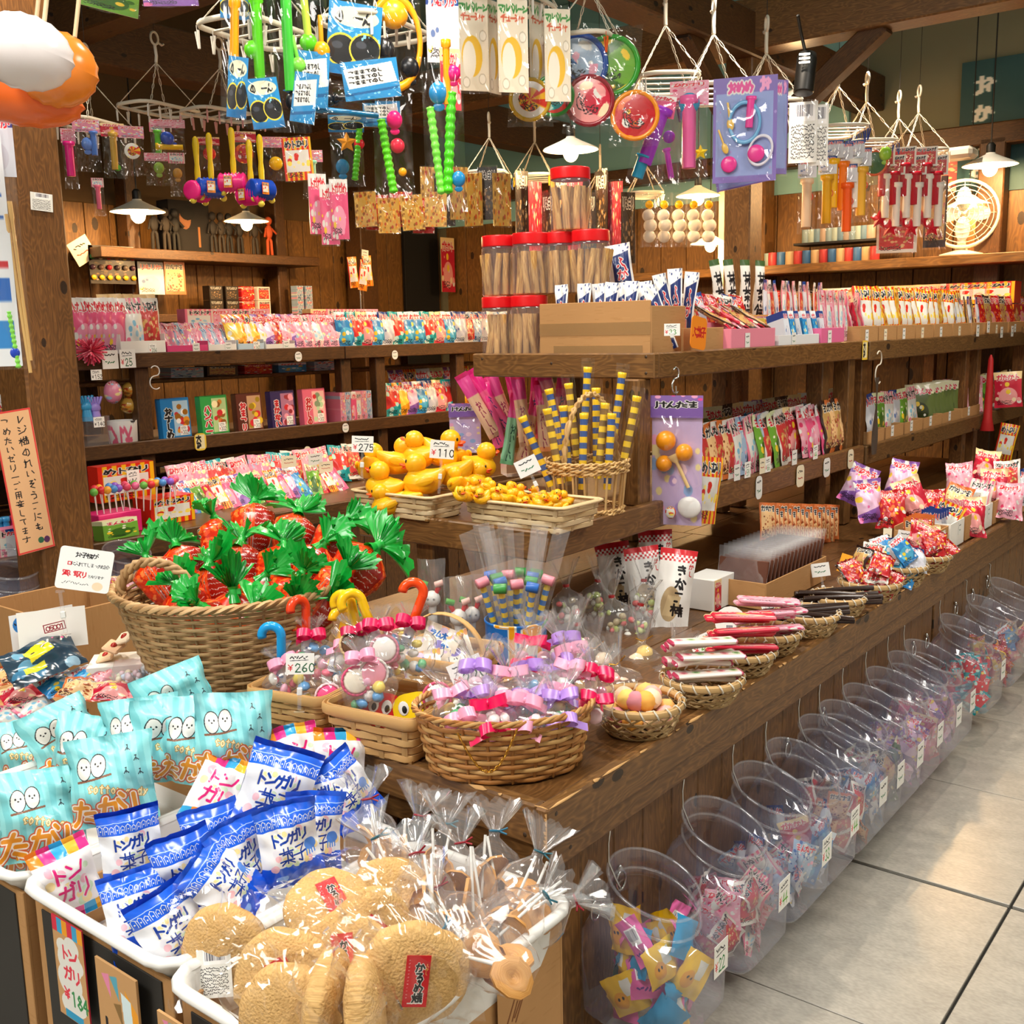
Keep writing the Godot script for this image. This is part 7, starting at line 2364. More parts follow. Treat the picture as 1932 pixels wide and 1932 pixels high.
func left_goods() -> void:
	var T1 := 0.9845
	var T2 := 0.6645
	var T3 := TY + 0.001
	var P := {"tall": pouch(0.095, 0.205, 0.04, 601, 0.06, 1.0, 10, 12), "mid": pouch(0.1, 0.155, 0.03, 602, 0.07, 1.2, 10, 10), "slim": pouch(0.055, 0.14, 0.018, 603, 0.07, 1.2, 8, 8), "wide": pouch(0.12, 0.12, 0.03, 604, 0.07, 1.3, 10, 10)}
	# top tier
	row_left("gummy_pouch", "tall bright pink pouch with white panel on the top tier beside the pillar", "pouch", P.tall, [M.g0], 150, 225, 640, 5, -0.06, T1, 2, "tall pink pouches by the pillar")
	row_left("gummy_pouch", "tall red-topped pouch standing behind the bright pink pouches", "pouch", P.tall, [M.g5], 205, 290, 630, 4, -0.2, T1 + 0.02, 2, "red-topped pouches on the top tier")
	tray("white folded display box holding fruit gummy pouches on the top tier", 228, 312, 652, -0.02, T1, 0.05, 0.12, M.paper, price_mat("356"))
	row_left("gummy_pouch", "white pouch printed with fruit gummies in the folded display box", "pouch", P.tall, [M.g10, M.g6], 245, 300, 645, 2, -0.05, T1 + 0.003, 8, "fruit gummy pouches")
	tray("pink-edged display box of glittery stick packs", 316, 392, 655, -0.02, T1, 0.03, 0.15, hx("d8407a"), M.tag_white)
	row_left("stick_pack", "clear stick pack with pink print slanting in the pink display box", "sweet pack", P.slim, [M.g1, M.g17, M.g15], 318, 392, 645, 8, -0.07, T1 + 0.004, 38, "pink stick packs", 14)
	tray("white display box of silver and pink stick packs", 394, 446, 655, -0.02, T1, 0.03, 0.15, M.paper, M.tag_white)
	row_left("stick_pack", "silver and pink stick pack slanting in the white display box", "sweet pack", P.slim, [M.g15, M.g1], 394, 446, 645, 6, -0.07, T1 + 0.004, 38, "silver stick packs", 14)
	tray("pale blue display box of orange sweet packs", 450, 498, 655, -0.02, T1, 0.03, 0.15, hx("bcd4e6"), price_mat("162"))
	row_left("orange_snack_pack", "orange pack with yellow print in the pale blue display box", "sweet pack", P.mid, [M.g2, M.g9], 448, 500, 648, 4, -0.06, T1 + 0.004, 25, "orange packs in the blue box")
	tray("grey display box of bright character-coloured pouches", 502, 556, 652, -0.02, T1, 0.025, 0.14, M.paper, M.tag_white)
	row_left("bright_pouch", "magenta and blue slanted pouch in the grey display box", "pouch", P.mid, [M.g8, M.g12, M.g1], 502, 560, 645, 4, -0.06, T1 + 0.004, 24, "bright pouches in the grey box")
	row_left("bright_pouch", "pale pink slanted pouch beside the grey display box", "pouch", P.mid, [M.g17, M.g1, M.g10], 560, 640, 648, 5, -0.05, T1, 24, "pale pink pouches on the top tier")
	row_left("blue_pouch", "bright blue and red pouch standing on the top tier", "pouch", P.mid, [M.g3, M.g4, M.g5, M.g3, M.g16, M.g4, M.g3], 645, 880, 650, 12, -0.05, T1, 8, "blue pouches on the top tier")
	row_left("silver_pouch", "white and silver pouch behind the duck basket's shelf end", "pouch", P.mid, [M.g16, M.g6, M.g15], 860, 960, 650, 6, -0.1, T1, 8, "white pouches on the top tier")
	var cb := pbox(0.13, 0.085, 0.06)
	row_left("carton_box", "white and pink printed carton stacked behind the stick packs", "carton", cb, [M.g10, M.g1], 350, 495, 590, 4, -0.3, T1 + 0.086, 0, "white cartons on the top tier", 1)
	row_left("carton_box", "lower white and pink carton under the printed cartons", "carton", cb, [M.g10], 350, 495, 600, 4, -0.3, T1, 0, "lower cartons on the top tier", 1)
	row_left("carton_box", "red and white small carton stacked above the pale pink pouches", "carton", cb, [M.g5, M.g10, M.g10, M.g1], 585, 700, 590, 4, -0.32, T1 + 0.086, 0, "red cartons on the top tier", 1)
	row_left("carton_box", "small carton in the lower layer behind the pale pink pouches", "carton", cb, [M.g9, M.g6], 585, 700, 600, 4, -0.32, T1, 0, "lower small cartons", 1)
	row_left("carton_box", "pastel carton standing behind the blue pouches", "carton", pbox(0.11, 0.15, 0.06), [M.g17, M.g8, M.g15, M.g7, M.g6], 690, 900, 600, 7, -0.28, T1, 0, "pastel cartons on the top tier", 3)
	# yellow banana-shaped packs on a stand with a tag
	for q in [[668, 515], [682, 520], [695, 512]]:
		put_left("yellow_hanging_pack", "yellow printed pack hanging from a stand above the pastel cartons", "sweet pack", P.slim, M.g9, q[0], q[1], -0.3, gl(q[0], q[1] + 28, -0.3).y, eul(0, 0, rr(-10, 10)), "yellow packs on the stand")
	var b := MB.new()
	b.tube([Vector3(0, 0, 0), Vector3(0, 0.26, 0)], 0.004, 6)
	b.box(Vector3(0, 0.003, 0), Vector3(0.08, 0.006, 0.08), 0.001)
	put_left("pack_stand", "thin metal stand holding the yellow packs", "stand", b.mesh(), M.chrome, 682, 600, -0.32, T1, Basis(), "")
	put_left("stand_tag", "small cream tag above the yellow hanging packs", "tag", card(0.04, 0.04, 0.001), M.tag_cream, 688, 480, -0.3, gl(688, 488, -0.3).y, eul(0, 0, -6), "")
	# middle tier
	var kb := pbox(0.128, 0.15, 0.03)
	var ki := 0
	for q in [[331, "blue"], [404, "green"], [470, "dark brown"], [533, "navy"], [592, "pink"]]:
		for j in 3:
			var o := put_left("candy_kit", "%s candy-making kit box%s on the middle tier" % [q[1], ["", " behind the front box", " at the back of its row"][j]], "kit box", kb, M["kit%d" % ki], q[0], 820 - ki * 4, -0.04 - j * 0.035, T2, eul(-3, 6, 0), "")
			if j == 0:
				part("price_label", card(0.034, 0.036, 0.0006), price_mat("302", Color(0.8, 0.1, 0.1), INK), o, xf(Vector3(0.03, 0.012, 0.0165)))
		ki += 1
	row_left("comic_box", "thin striped pastel box filed beside the pink kit", "box", pbox(0.03, 0.13, 0.1), [M.g17, M.g15, M.g0, M.g10], 630, 690, 800, 6, -0.07, T2, 0, "striped boxes by the pink kit", 2)
	row_left("gum_pouch", "colourful pouch on the middle tier past the double posts", "pouch", P.mid, [M.g4, M.g2, M.g8, M.g3, M.g16, M.g5], 735, 880, 785, 8, -0.06, T2, 10, "pouches past the double posts")
	row_left("gum_pouch", "pouch in the rear row past the double posts", "pouch", P.tall, [M.g8, M.g9, M.g3, M.g7], 740, 890, 780, 6, -0.2, T2, 6, "rear pouches past the double posts")
	row_left("flat_box", "flat dark printed box lying on the inner shelf", "box", pbox(0.14, 0.04, 0.1), [M.g15, M.g11, M.g12, M.g3], 310, 640, 715, 5, -0.24, 0.886, 0, "flat boxes on the inner shelf")
	# toys by the pillar on the middle tier
	b = MB.new()
	b.lathe([Vector2(0.001, 0), Vector2(0.05, 0.0), Vector2(0.053, 0.085), Vector2(0.051, 0.085), Vector2(0.048, 0.004), Vector2(0, 0.004)], 28)
	var tub := pic(192, 96, "f0f0ee")
	for q in [[0.55, 0.3], [0.62, 0.5]]:
		tub.disc(q[0], q[1], 0.07, 0.12, INK)
		tub.disc(q[0], q[1], 0.055, 0.1, WH)
	tub.text("¥167", 0.68, 0.75, 22, Color("e86a8a"), 2.0, false, 0.7)
	put_left("white_tub", "white paper tub with ink drawing and pink price on middle tier", "tub", b.mesh(), tex_mat(tub.im, 0.7), 233, 828, -0.06, T2, yaw(150), "")
	b = MB.new()
	b.ball(Vector3(0, 0.0, 0), Vector3(0.032, 0.042, 0.032), 18, 14)
	put_left("egg_toy", "pastel egg-shaped candy toy standing above the white tub", "toy", b.mesh(), M.g17, 213, 740, -0.04, gl(213, 740, -0.04).y, eul(0, 0, 0), "")
	b = MB.new()
	b.ball(Vector3(0, 0, 0), Vector3(0.034, 0.03, 0.03), 16, 12)
	for q in [[247, 735], [243, 765]]:
		put_left("gold_ball", "gold printed round toy beside the pastel egg", "toy", b.mesh(), M.goldbag, q[0], q[1], -0.08, gl(q[0], q[1], -0.08).y, Basis(), "gold toys by the egg")
	b = MB.new()
	for k in 5:
		b.tube([Vector3(-0.012 + k * 0.006, 0.03, 0), Vector3(-0.026 + k * 0.013, 0.06, 0)], 0.005, 7)
	b.ball(Vector3(0, 0.02, 0), Vector3(0.02, 0.018, 0.012), 12, 8)
	b.lathe([Vector2(0.02, -0.03), Vector2(0.014, 0.01)], 12)
	for q in [[180, 770, "9a86d8", "lilac"], [163, 768, "3a9ad0", "blue"]]:
		put_left("hand_toy", "%s plastic hand toy with spread fingers beside the egg" % q[3], "toy", b.mesh(), hx(q[2], 0.35), q[0], q[1], -0.05, gl(q[0], q[1], -0.05).y - 0.02, Basis(), "")
	b = MB.new()
	b.box(Vector3(0, 0.055, 0), Vector3(0.09, 0.11, 0.08), 0.002)
	put_left("clear_box", "clear plastic box under the hand toys", "box", b.mesh(), M.film2, 178, 830, -0.05, T2, Basis(), "")
	# fringed pink pompom and white tags at the end of the top fascia
	b = MB.new()
	for k in 170:
		var d := Vector3(rr(-1, 1), rr(-1, 1), rr(-1, 1)).normalized()
		b.tint([Color(0.75, 0.08, 0.14), Color(0.8, 0.2, 0.28), Color(0.6, 0.04, 0.1)][k % 3])
		b.tube([d * 0.008, d * rr(0.04, 0.058)], 0.0028, 4)
	var pp := put_left("red_pompom", "shaggy pink-red tinsel pompom hanging beside the pillar", "pompom", b.mesh(), M.vgloss, 172, 662, 0.03, gl(172, 662, 0.03).y, Basis(), "")
	for q in [[208, 680, "plain"], [241, 678, "drawn-sweet"]]:
		put_left("shelf_card", "white %s card fixed at the end of the top fascia" % q[2], "card", card(0.06, 0.065, 0.001), M.tag_white if q[2] == "plain" else price_mat("25"), q[0], q[1], 0.025, gl(q[0], q[1] + 16, 0.025).y, Basis(), "")
	for q in [[182, 708, "152"], [187, 797, "140"]]:
		put_left("price_card_small", "small white price card marked %s beside the pillar %s" % [q[2], "over the hand toys" if q[2] == "152" else "below the hand toys"], "price card", card(0.04, 0.036, 0.001), price_mat(q[2], INK, INK), q[0], q[1], 0.03, gl(q[0], q[1] + 9, 0.03).y, Basis(), "")
	for q in [[378, 832, "mouse-and-cheese cut-out card"], [563, 672, "small masked face cut-out card"], [745, 668, "round black and white cut-out card"], [652, 806, "tiny round cut-out card"], [580, 850, "small fox-coloured cut-out card"]]:
		var cm: Material = M.tag_yellow if q[0] == 378 else (M.tag_cream if q[0] == 580 else M.tag_white)
		put_left("cutout_card", "%s stuck on the shelf fascia" % q[2], "card", card(0.05 if q[0] == 378 else 0.034, 0.066 if q[0] == 378 else 0.04, 0.0015, 0.016), cm, q[0], q[1], 0.003, gl(q[0], q[1] + (18 if q[0] == 378 else 10), 0.003).y, Basis(), "")
	var hk := GT * gl(293, 710, 0.02)
	s_hook(hk, 0.075, M.white, "white plastic S-hook with ribbon on the left shelf post", 0.0)
	# base tier: lollipop stands
	put_left("lolly_box", "red and yellow striped box standing behind the lollipops", "box", pbox(0.21, 0.12, 0.06), M.g9, 232, 925, 0.25, T3 + 0.08, eul(0, 4, 0), "")
	put_left("lolly_tag", "white handwritten tag on the striped lollipop box", "tag", card(0.045, 0.06, 0.001), price_mat("86", INK, INK), 252, 905, 0.29, gl(252, 920, 0.29).y, Basis(), "")
	var st := MB.new()
	st.box(Vector3(0, 0.035, 0), Vector3(0.15, 0.07, 0.1), 0.002)
	put_left("lolly_stand", "bright pink stand stuck full of lollipops", "stand", st.mesh(), hx("e0287a", 0.4), 212, 985, 0.4, T3, eul(0, 4, 0), "")
	put_left("lolly_stand", "yellow and red striped stand stuck full of lollipops", "stand", pbox(0.17, 0.09, 0.1), M.g9, 312, 985, 0.36, T3, eul(0, 4, 0), "")
	put_left("sweet_carton", "green and yellow printed carton below the pink lollipop stand", "carton", pbox(0.12, 0.06, 0.06), M.g7, 222, 1030, 0.5, T3, eul(-6, 4, 0), "")
	var lp := MB.new()
	lp.ball(Vector3(0, 0.085, 0), Vector3(0.013, 0.013, 0.012), 10, 8)
	var ls := MB.new()
	ls.tube([Vector3.ZERO, Vector3(0, 0.075, 0)], 0.0018, 6)
	var lcol := ["d8303a", "e86a9a", "8a5ac8", "e8a030", "6ab04a", "e04a6a", "4a8ad0"]
	for k in 26:
		var f := k % 13
		var p := gl(185 + f * 12.5, 980, 0.38 + 0.05 * (k / 13))
		p.y = T3 + 0.06
		var o := thing("lollipop", "small wrapped round lollipop on white stick in the %s stand" % ("pink" if f < 6 else "striped"), "lollipop", GT * xf(p, eul(rr(-8, 8), 0, rr(-8, 8))), "lollipops in the %s stand" % ("pink" if f < 6 else "striped"))
		part("sweet", lp.mesh(), hx(lcol[(k * 3) % 7], 0.25), o)
		part("stick", ls.mesh(), M.white, o)
	# base tier: mixed heap further right, glimpsed past the carrot tops and ducks
	row_left("mixed_packet", "bright mixed packet heaped behind the carrot tops", "sweet packet", P.slim, [M.g8, M.g3, M.g7, M.g5, M.g9, M.g0], 350, 660, 960, 18, 0.3, T3, 40, "mixed packets behind the carrots", 20)
	row_left("mixed_packet", "clear bag of round sweets in the rear row behind the carrots", "sweet packet", P.mid, [M.g1, M.g17, M.g4, M.g6], 340, 690, 930, 12, 0.15, T3 + 0.01, 20, "rear packets behind the carrots", 15)
	for q in [[545, 870, "cream"], [615, 880, "kraft"], [595, 865, "white"]]:
		put_left("heap_tag", "%s card tag rising from the heap behind the carrots" % q[2], "tag", card(0.07, 0.045, 0.001), M.tag_cream if q[2] != "white" else M.tag_white, q[0], q[1], 0.25, gl(q[0], q[1] + 12, 0.25).y, Basis(), "")
	row_left("dark_slab", "dark flat slab box lying under the middle tier", "box", pbox(0.16, 0.03, 0.1), [M.g11], 300, 560, 880, 7, -0.15, T3 + 0.1, 0, "dark boxes under the middle tier")
	# left of the pillar
	row_left("toy_bottle", "small soda toy bottle left of the pillar", "toy bottle", _bottle(), [hx("3a9ad8", 0.2), hx("e0286a", 0.2), hx("3a9ad8", 0.2)], -40, 35, 1000, 5, 0.4, T3, 0, "toy bottles left of the pillar")
	row_left("left_pouch", "bright pouch on the middle tier left of the pillar", "pouch", P.tall, [M.g5, M.g9, M.g3], -60, 40, 840, 5, -0.05, T2, 4, "pouches left of the pillar")
	row_left("left_card", "white card box below the left tier fascia", "box", pbox(0.1, 0.08, 0.05), [M.g10, M.g16], -40, 60, 1055, 4, 0.48, T3, 0, "card boxes left of the pillar")
func _bottle() -> ArrayMesh:
	var b := MB.new()
	b.lathe([Vector2(0, 0), Vector2(0.024, 0.0), Vector2(0.026, 0.01), Vector2(0.026, 0.045), Vector2(0.012, 0.065), Vector2(0.01, 0.085), Vector2(0.013, 0.087), Vector2(0.013, 0.1), Vector2(0, 0.1)], 16)
	return b.mesh()
# ---------- goods on the aisle side of both two-tier shelves
func row_right(called: String, label: String, cat: String, mesh: Mesh, mats: Array, x0: float, x1: float, y0: float, y1: float, n: int, zoff: float, by: float, turn: float, tilt: float, group: String, jit := 4.0) -> void:
	for k in n:
		var f := (k + 0.5) / n
		var p := pz(lerpf(x0, x1, f), lerpf(y0, y1, f), SZ - zoff)
		p.y = by
		single(called, mesh, mats[k % mats.size()], label, cat, xf(p, eul(0, turn + rr(-jit, jit), 0) * eul(-tilt, 0, rr(-jit, jit))), group)
func open_box(label: String, x0: float, x1: float, y: float, zoff: float, by: float, h: float, d: float, m: Material, tagm: Material) -> void:
	var a := pz(x0, y, SZ - zoff).x
	var b := pz(x1, y, SZ - zoff).x
	var w := b - a
	var o := thing("stock_box", label, "display box", xf(Vector3((a + b) / 2, by, SZ - zoff)))
	part("front", boxm(Vector3(w - 0.004, h, 0.002), 0.0004), m, o, xf(Vector3(0, h / 2, 0)))
	part("back", boxm(Vector3(w - 0.004, h * 1.3, 0.002), 0.0004), m, o, xf(Vector3(0, h * 0.65, -d)))
	for s in [-1, 1]:
		part("side", boxm(Vector3(0.002, h, d), 0.0004), m, o, xf(Vector3(s * (w / 2 - 0.003), h / 2, -d / 2)))
	part("price_label", card(0.026, 0.036, 0.0006), tagm, o, xf(Vector3(-w * 0.15, h * 0.15, 0.0022)))
func right_goods() -> void:
	var U := 0.984
	var Lw := 0.664
	var P := {"tall": pouch(0.075, 0.16, 0.03, 701, 0.06, 1.0, 10, 10), "slim": pouch(0.034, 0.13, 0.016, 702, 0.06, 1.0, 8, 8), "mid": pouch(0.085, 0.12, 0.03, 703, 0.07, 1.2, 10, 10), "stick": pouch(0.024, 0.15, 0.014, 704, 0.05, 1.0, 6, 8), "flat": pouch(0.11, 0.15, 0.02, 705, 0.06, 1.0, 10, 10)}
	# upper tier of the near shelf
	open_box("pink gingham box of sweets on the upper shelf past the orange sign", 1378, 1462, 650, 0.01, U, 0.055, 0.1, hx("e88aa0"), M.tag_white)
	row_right("gingham_pack", "dark red wrapped sweet lying in the pink gingham box", "sweet packet", P.slim, [M.g5, M.g11, M.g1], 1380, 1460, 640, 640, 8, 0.05, U + 0.05, 20, 60, "sweets in the gingham box", 30)
	open_box("blue and white box of biscuits on the upper shelf", 1468, 1545, 648, 0.01, U, 0.035, 0.1, hx("e4e6ea"), M.tag_white)
	row_right("biscuit_carton", "slim navy and white carton slanting in the blue box", "biscuit carton", pbox(0.02, 0.09, 0.06), [M.g16, M.g3], 1470, 1545, 640, 640, 7, 0.05, U + 0.004, -20, 14, "navy cartons in the blue box")
	open_box("pink box with two white price slips on the upper shelf", 1548, 1592, 645, 0.005, U, 0.05, 0.1, hx("e06a9a"), M.tag_white)
	row_right("choco_stick", "white and pink thin stick packet standing in the pink box", "stick packet", P.stick, [M.g10, M.g1, M.g10], 1548, 1600, 640, 640, 9, 0.05, U + 0.01, 0, 6, "thin stick packets", 8)
	row_right("wafer_box", "pink and orange wafer box behind the gingham box", "box", pbox(0.09, 0.035, 0.05), [M.g2, M.g0, M.g17], 1405, 1560, 600, 600, 5, 0.16, U + 0.055, 0, 0, "wafer boxes on the upper shelf", 1)
	row_right("wafer_box", "red and yellow wafer box in the under layer", "box", pbox(0.09, 0.05, 0.05), [M.g9, M.g5], 1405, 1560, 600, 600, 5, 0.16, U, 0, 0, "under wafer boxes", 1)
	row_right("snow_pack", "pale silvery stick pack standing in the rear file", "stick packet", P.stick, [M.g16, M.g10, M.g6], 1440, 1560, 560, 560, 14, 0.26, U + 0.05, 0, 4, "silvery packs in the rear file", 8)
	row_right("mixed_stick", "red-lettered white stick packet leaning right", "stick packet", P.tall, [M.g10, M.g5], 1575, 1640, 640, 640, 6, 0.08, U, 30, 8, "red-lettered packets", 6)
	row_right("rear_bag", "clear glittering snack bag behind the orange sign", "snack bag", P.mid, [M.g6, M.g16, M.g12, M.g10], 1300, 1400, 600, 600, 7, 0.22, U + 0.03, 0, 8, "glittering bags behind the orange sign", 14)
	var mt := pouch(0.04, 0.19, 0.025, 710, 0.05, 0.8, 8, 12)
	for q in [[1362, 0.34, 10], [1382, 0.33, 6], [1405, 0.32, 0], [1428, 0.31, -4]]:
		var p := pz(q[0], 560, SZ - q[1])
		p.y = U + 0.07
		single("tea_cake_pack", mt, M.matcha, "tall white pack with black lettering and green leaf top", "snack pack", xf(p, eul(0, -20, q[2])), "tea cake packs")
	var b := MB.new()
	b.box(Vector3(0, 0.035, 0), Vector3(0.3, 0.07, 0.12), 0.002)
	single("rear_carton", b.mesh(), M.card, "brown carton under the tall tea cake packs", "carton", xf(Vector3(pz(1395, 600, SZ - 0.33).x, U, SZ - 0.35)))
	# upper tier of the far shelf
	for k in 9:
		var x0 := 1622 + k * 35.0
		open_box("kraft stock box with slip, number %s of the far shelf row" % ["one", "two", "three", "four", "five", "six", "seven", "eight", "nine"][k], x0, x0 + 34, 640 - k * 2.5, 0.01, U - 0.003, 0.055, 0.14, M.card, M.tag_white if k % 2 == 0 else M.tag_cream)
	row_right("banana_pack", "bright yellow fanned snack packet in the far kraft boxes", "snack packet", P.tall, [M.g9, M.goldbag, M.g9], 1625, 1815, 630, 620, 22, 0.07, U + 0.02, -30, 10, "yellow packets in the kraft boxes", 12)
	row_right("dark_stick", "black and white lettered stick packet past the yellow packets", "stick packet", P.stick, [M.g11, M.g16], 1795, 1850, 625, 622, 8, 0.06, U + 0.01, 0, 8, "black lettered sticks", 10)
	row_right("crimson_pack", "dark crimson shiny packet at the end of the far shelf", "snack packet", P.tall, [M.g12, M.g11, M.g5], 1850, 1960, 622, 615, 12, 0.07, U + 0.01, -10, 10, "crimson packets on the far shelf", 12)
	# a plush-like yellow figure toy bundle above the yellow packets
	row_right("yellow_bundle", "crinkled golden wrapped bundle above the yellow packets", "wrapped bundle", P.mid, [M.goldbag, M.g9], 1625, 1735, 560, 560, 9, 0.2, U + 0.07, 0, 20, "golden bundles", 30)
	# lower tier of the near shelf
	row_right("rice_cracker", "brown cracker pack with white slip on the lower shelf", "snack pack", P.flat, [M.g6, M.g14], 1335, 1395, 905, 895, 5, 0.05, Lw, 10, 8, "brown cracker packs")
	row_right("sour_pack", "cream pack with red lettering priced 59 on the lower shelf", "snack pack", P.flat, [M.g10, M.g15, M.g10], 1392, 1455, 890, 880, 5, 0.05, Lw, 10, 8, "cream packs on the lower shelf")
	row_right("green_pack", "pale green lettered pack on the lower shelf", "snack pack", P.flat, [M.g7, M.g6], 1438, 1492, 885, 870, 4, 0.04, Lw, 10, 12, "green packs on the lower shelf")
	row_right("bird_pack", "clear red-topped pack with blue bird print on the lower shelf", "snack pack", P.flat, [M.g6, M.g5], 1475, 1520, 880, 865, 3, 0.07, Lw, 5, 8, "red-topped packs on the lower shelf")
	row_right("pink_pack", "pink pack with black lettering beside the shelf posts", "snack pack", P.flat, [M.g1, M.g0], 1520, 1565, 870, 860, 4, 0.05, Lw, 10, 12, "pink packs on the lower shelf")
	row_right("jerky_pack", "striped brown stick bundle next to the shelf posts", "snack pack", P.tall, [M.g11, M.g14], 1560, 1595, 858, 850, 4, 0.04, Lw, 10, 8, "brown bundles by the posts")
	row_right("rear_lower_pack", "dark pack in the shadowed rear row of the lower shelf", "snack pack", P.flat, [M.g13, M.g11, M.g5, M.g3, M.g8], 1340, 1600, 800, 760, 12, 0.28, Lw, 0, 6, "rear packs of the lower shelf")
	for q in [[1393, 838, "white", "g"], [1412, 880, "white", "59"], [1450, 893, "white", "66"], [1500, 878, "white", "88"], [1540, 850, "white", "44"], [1440, 868, "cream", ""]]:
		var p := pz(q[0], q[1], SZ + 0.004)
		single("price_slip", card(0.032, 0.04, 0.0008), price_mat(q[3], Color(0.85, 0.1, 0.15), Color(0.2, 0.5, 0.25)) if q[3] in ["59", "66", "44"] else (M.tag_cream if q[2] == "cream" else M.tag_white), "small %s price slip standing at the lower shelf edge" % q[2], "price slip", xf(Vector3(p.x, 0.67, SZ + 0.002)), "price slips on the lower shelf edge")
	for q in [[1432, 920, 0.036, 0.06, M.tag_white, "tulip-shaped face card"], [1510, 898, 0.05, 0.06, M.tag_cream, "cream rounded notice card"], [1560, 882, 0.048, 0.055, M.tag_white, "lilac rounded notice card"], [1605, 866, 0.045, 0.058, M.tag_cream, "second cream rounded notice card"]]:
		var p := pz(q[0], q[1], SZ + 0.003)
		single("notice_card", card(q[2], q[3], 0.001, 0.014), q[4], "%s fixed on the lower shelf fascia" % q[5], "card", xf(p - Vector3(0, q[3] / 2, 0)))
	# lower tier of the far shelf
	row_right("herb_pack", "white and green pack on the far lower shelf", "snack pack", P.flat, [M.g16, M.g7, M.g10], 1640, 1730, 820, 800, 6, 0.06, Lw, 0, 8, "white and green packs")
	row_right("leaf_pack", "dark green pack leaning in file on the far lower shelf", "snack pack", P.flat, [M.g13], 1730, 1800, 800, 790, 10, 0.08, Lw, -50, 8, "dark green packs in file", 3)
	row_right("leaf_pack", "light pack with pink print past the dark green file", "snack pack", P.flat, [M.g10, M.g1, M.g7], 1795, 1850, 795, 785, 6, 0.07, Lw, -30, 8, "light packs past the green file", 3)
	row_right("far_low_pack", "mixed pack at the end of the far lower shelf", "snack pack", P.flat, [M.g5, M.g6, M.g16], 1850, 1960, 780, 765, 8, 0.07, Lw, 0, 8, "packs at the far lower end")
	for k in 6:
		open_box("low kraft box with slip, number %s of the far lower row" % ["one", "two", "three", "four", "five", "six"][k], 1635 + k * 36, 1668 + k * 36, 815 - k * 8, 0.02, Lw, 0.04, 0.1, M.card, M.tag_white)
	# things hung on the shelf edge
	var p := pz(1632, 660, SZ + 0.004)
	single("yellow_notice", card(0.042, 0.058, 0.001), M.tag_yellow, "yellow-bordered small notice on the upper fascia joint", "notice", xf(p - Vector3(0, 0.03, 0)))
	s_hook(pz(1658, 690, SZ + 0.012), 0.09, M.ivory, "large ivory S-hook with dark ribbon on the upper fascia")
	b = MB.new()
	b.grid(3, 12, func(u: float, v: float) -> Vector3: return Vector3((u - 0.5) * 0.034 + 0.003 * sin(v * 5), -v * 0.24, 0.004 * sin(u * 3.0 + v * 6.0)))
	single("dark_ribbon", b.mesh(), hx("4a4038", 0.5), "dark grey-brown ribbon strip hanging from ivory S-hook", "ribbon", xf(pz(1655, 712, SZ + 0.014)))
	p = pz(1866, 740, SZ + 0.03)
	b = MB.new()
	b.lathe([Vector2(0.003, 0.15), Vector2(0.01, 0.13), Vector2(0.014, 0.02), Vector2(0.017, -0.1), Vector2(0.028, -0.155), Vector2(0.0, -0.155)], 16)
	single("red_tassel", b.mesh(), hx("b01a1e", 0.5), "long red paper tassel hanging at the far shelf", "tassel", xf(p))
	p = pz(1900, 740, SZ + 0.04)
	bagd("red_pack_hung", "red and white hanging toy pack beside the red tassel", "toy pack", P.flat, M.g5, 1902, 735, dep(p), 0.15, 0, 0, 4)
	bagd("yellow_pack_hung", "yellow printed pack hanging below the red tassel", "toy pack", P.tall, M.g9, 1898, 835, dep(p), 0.16, 0, 0, -10)
	for q in [[1845, 625], [1865, 618], [1890, 628], [1910, 626]]:
		p = pz(q[0], q[1], SZ + 0.004)
		single("edge_tag", card(0.035, 0.045, 0.001), M.tag_white, "small white tag clipped on the far upper fascia", "tag", xf(p - Vector3(0, 0.02, 0)), "tags on the far upper fascia")
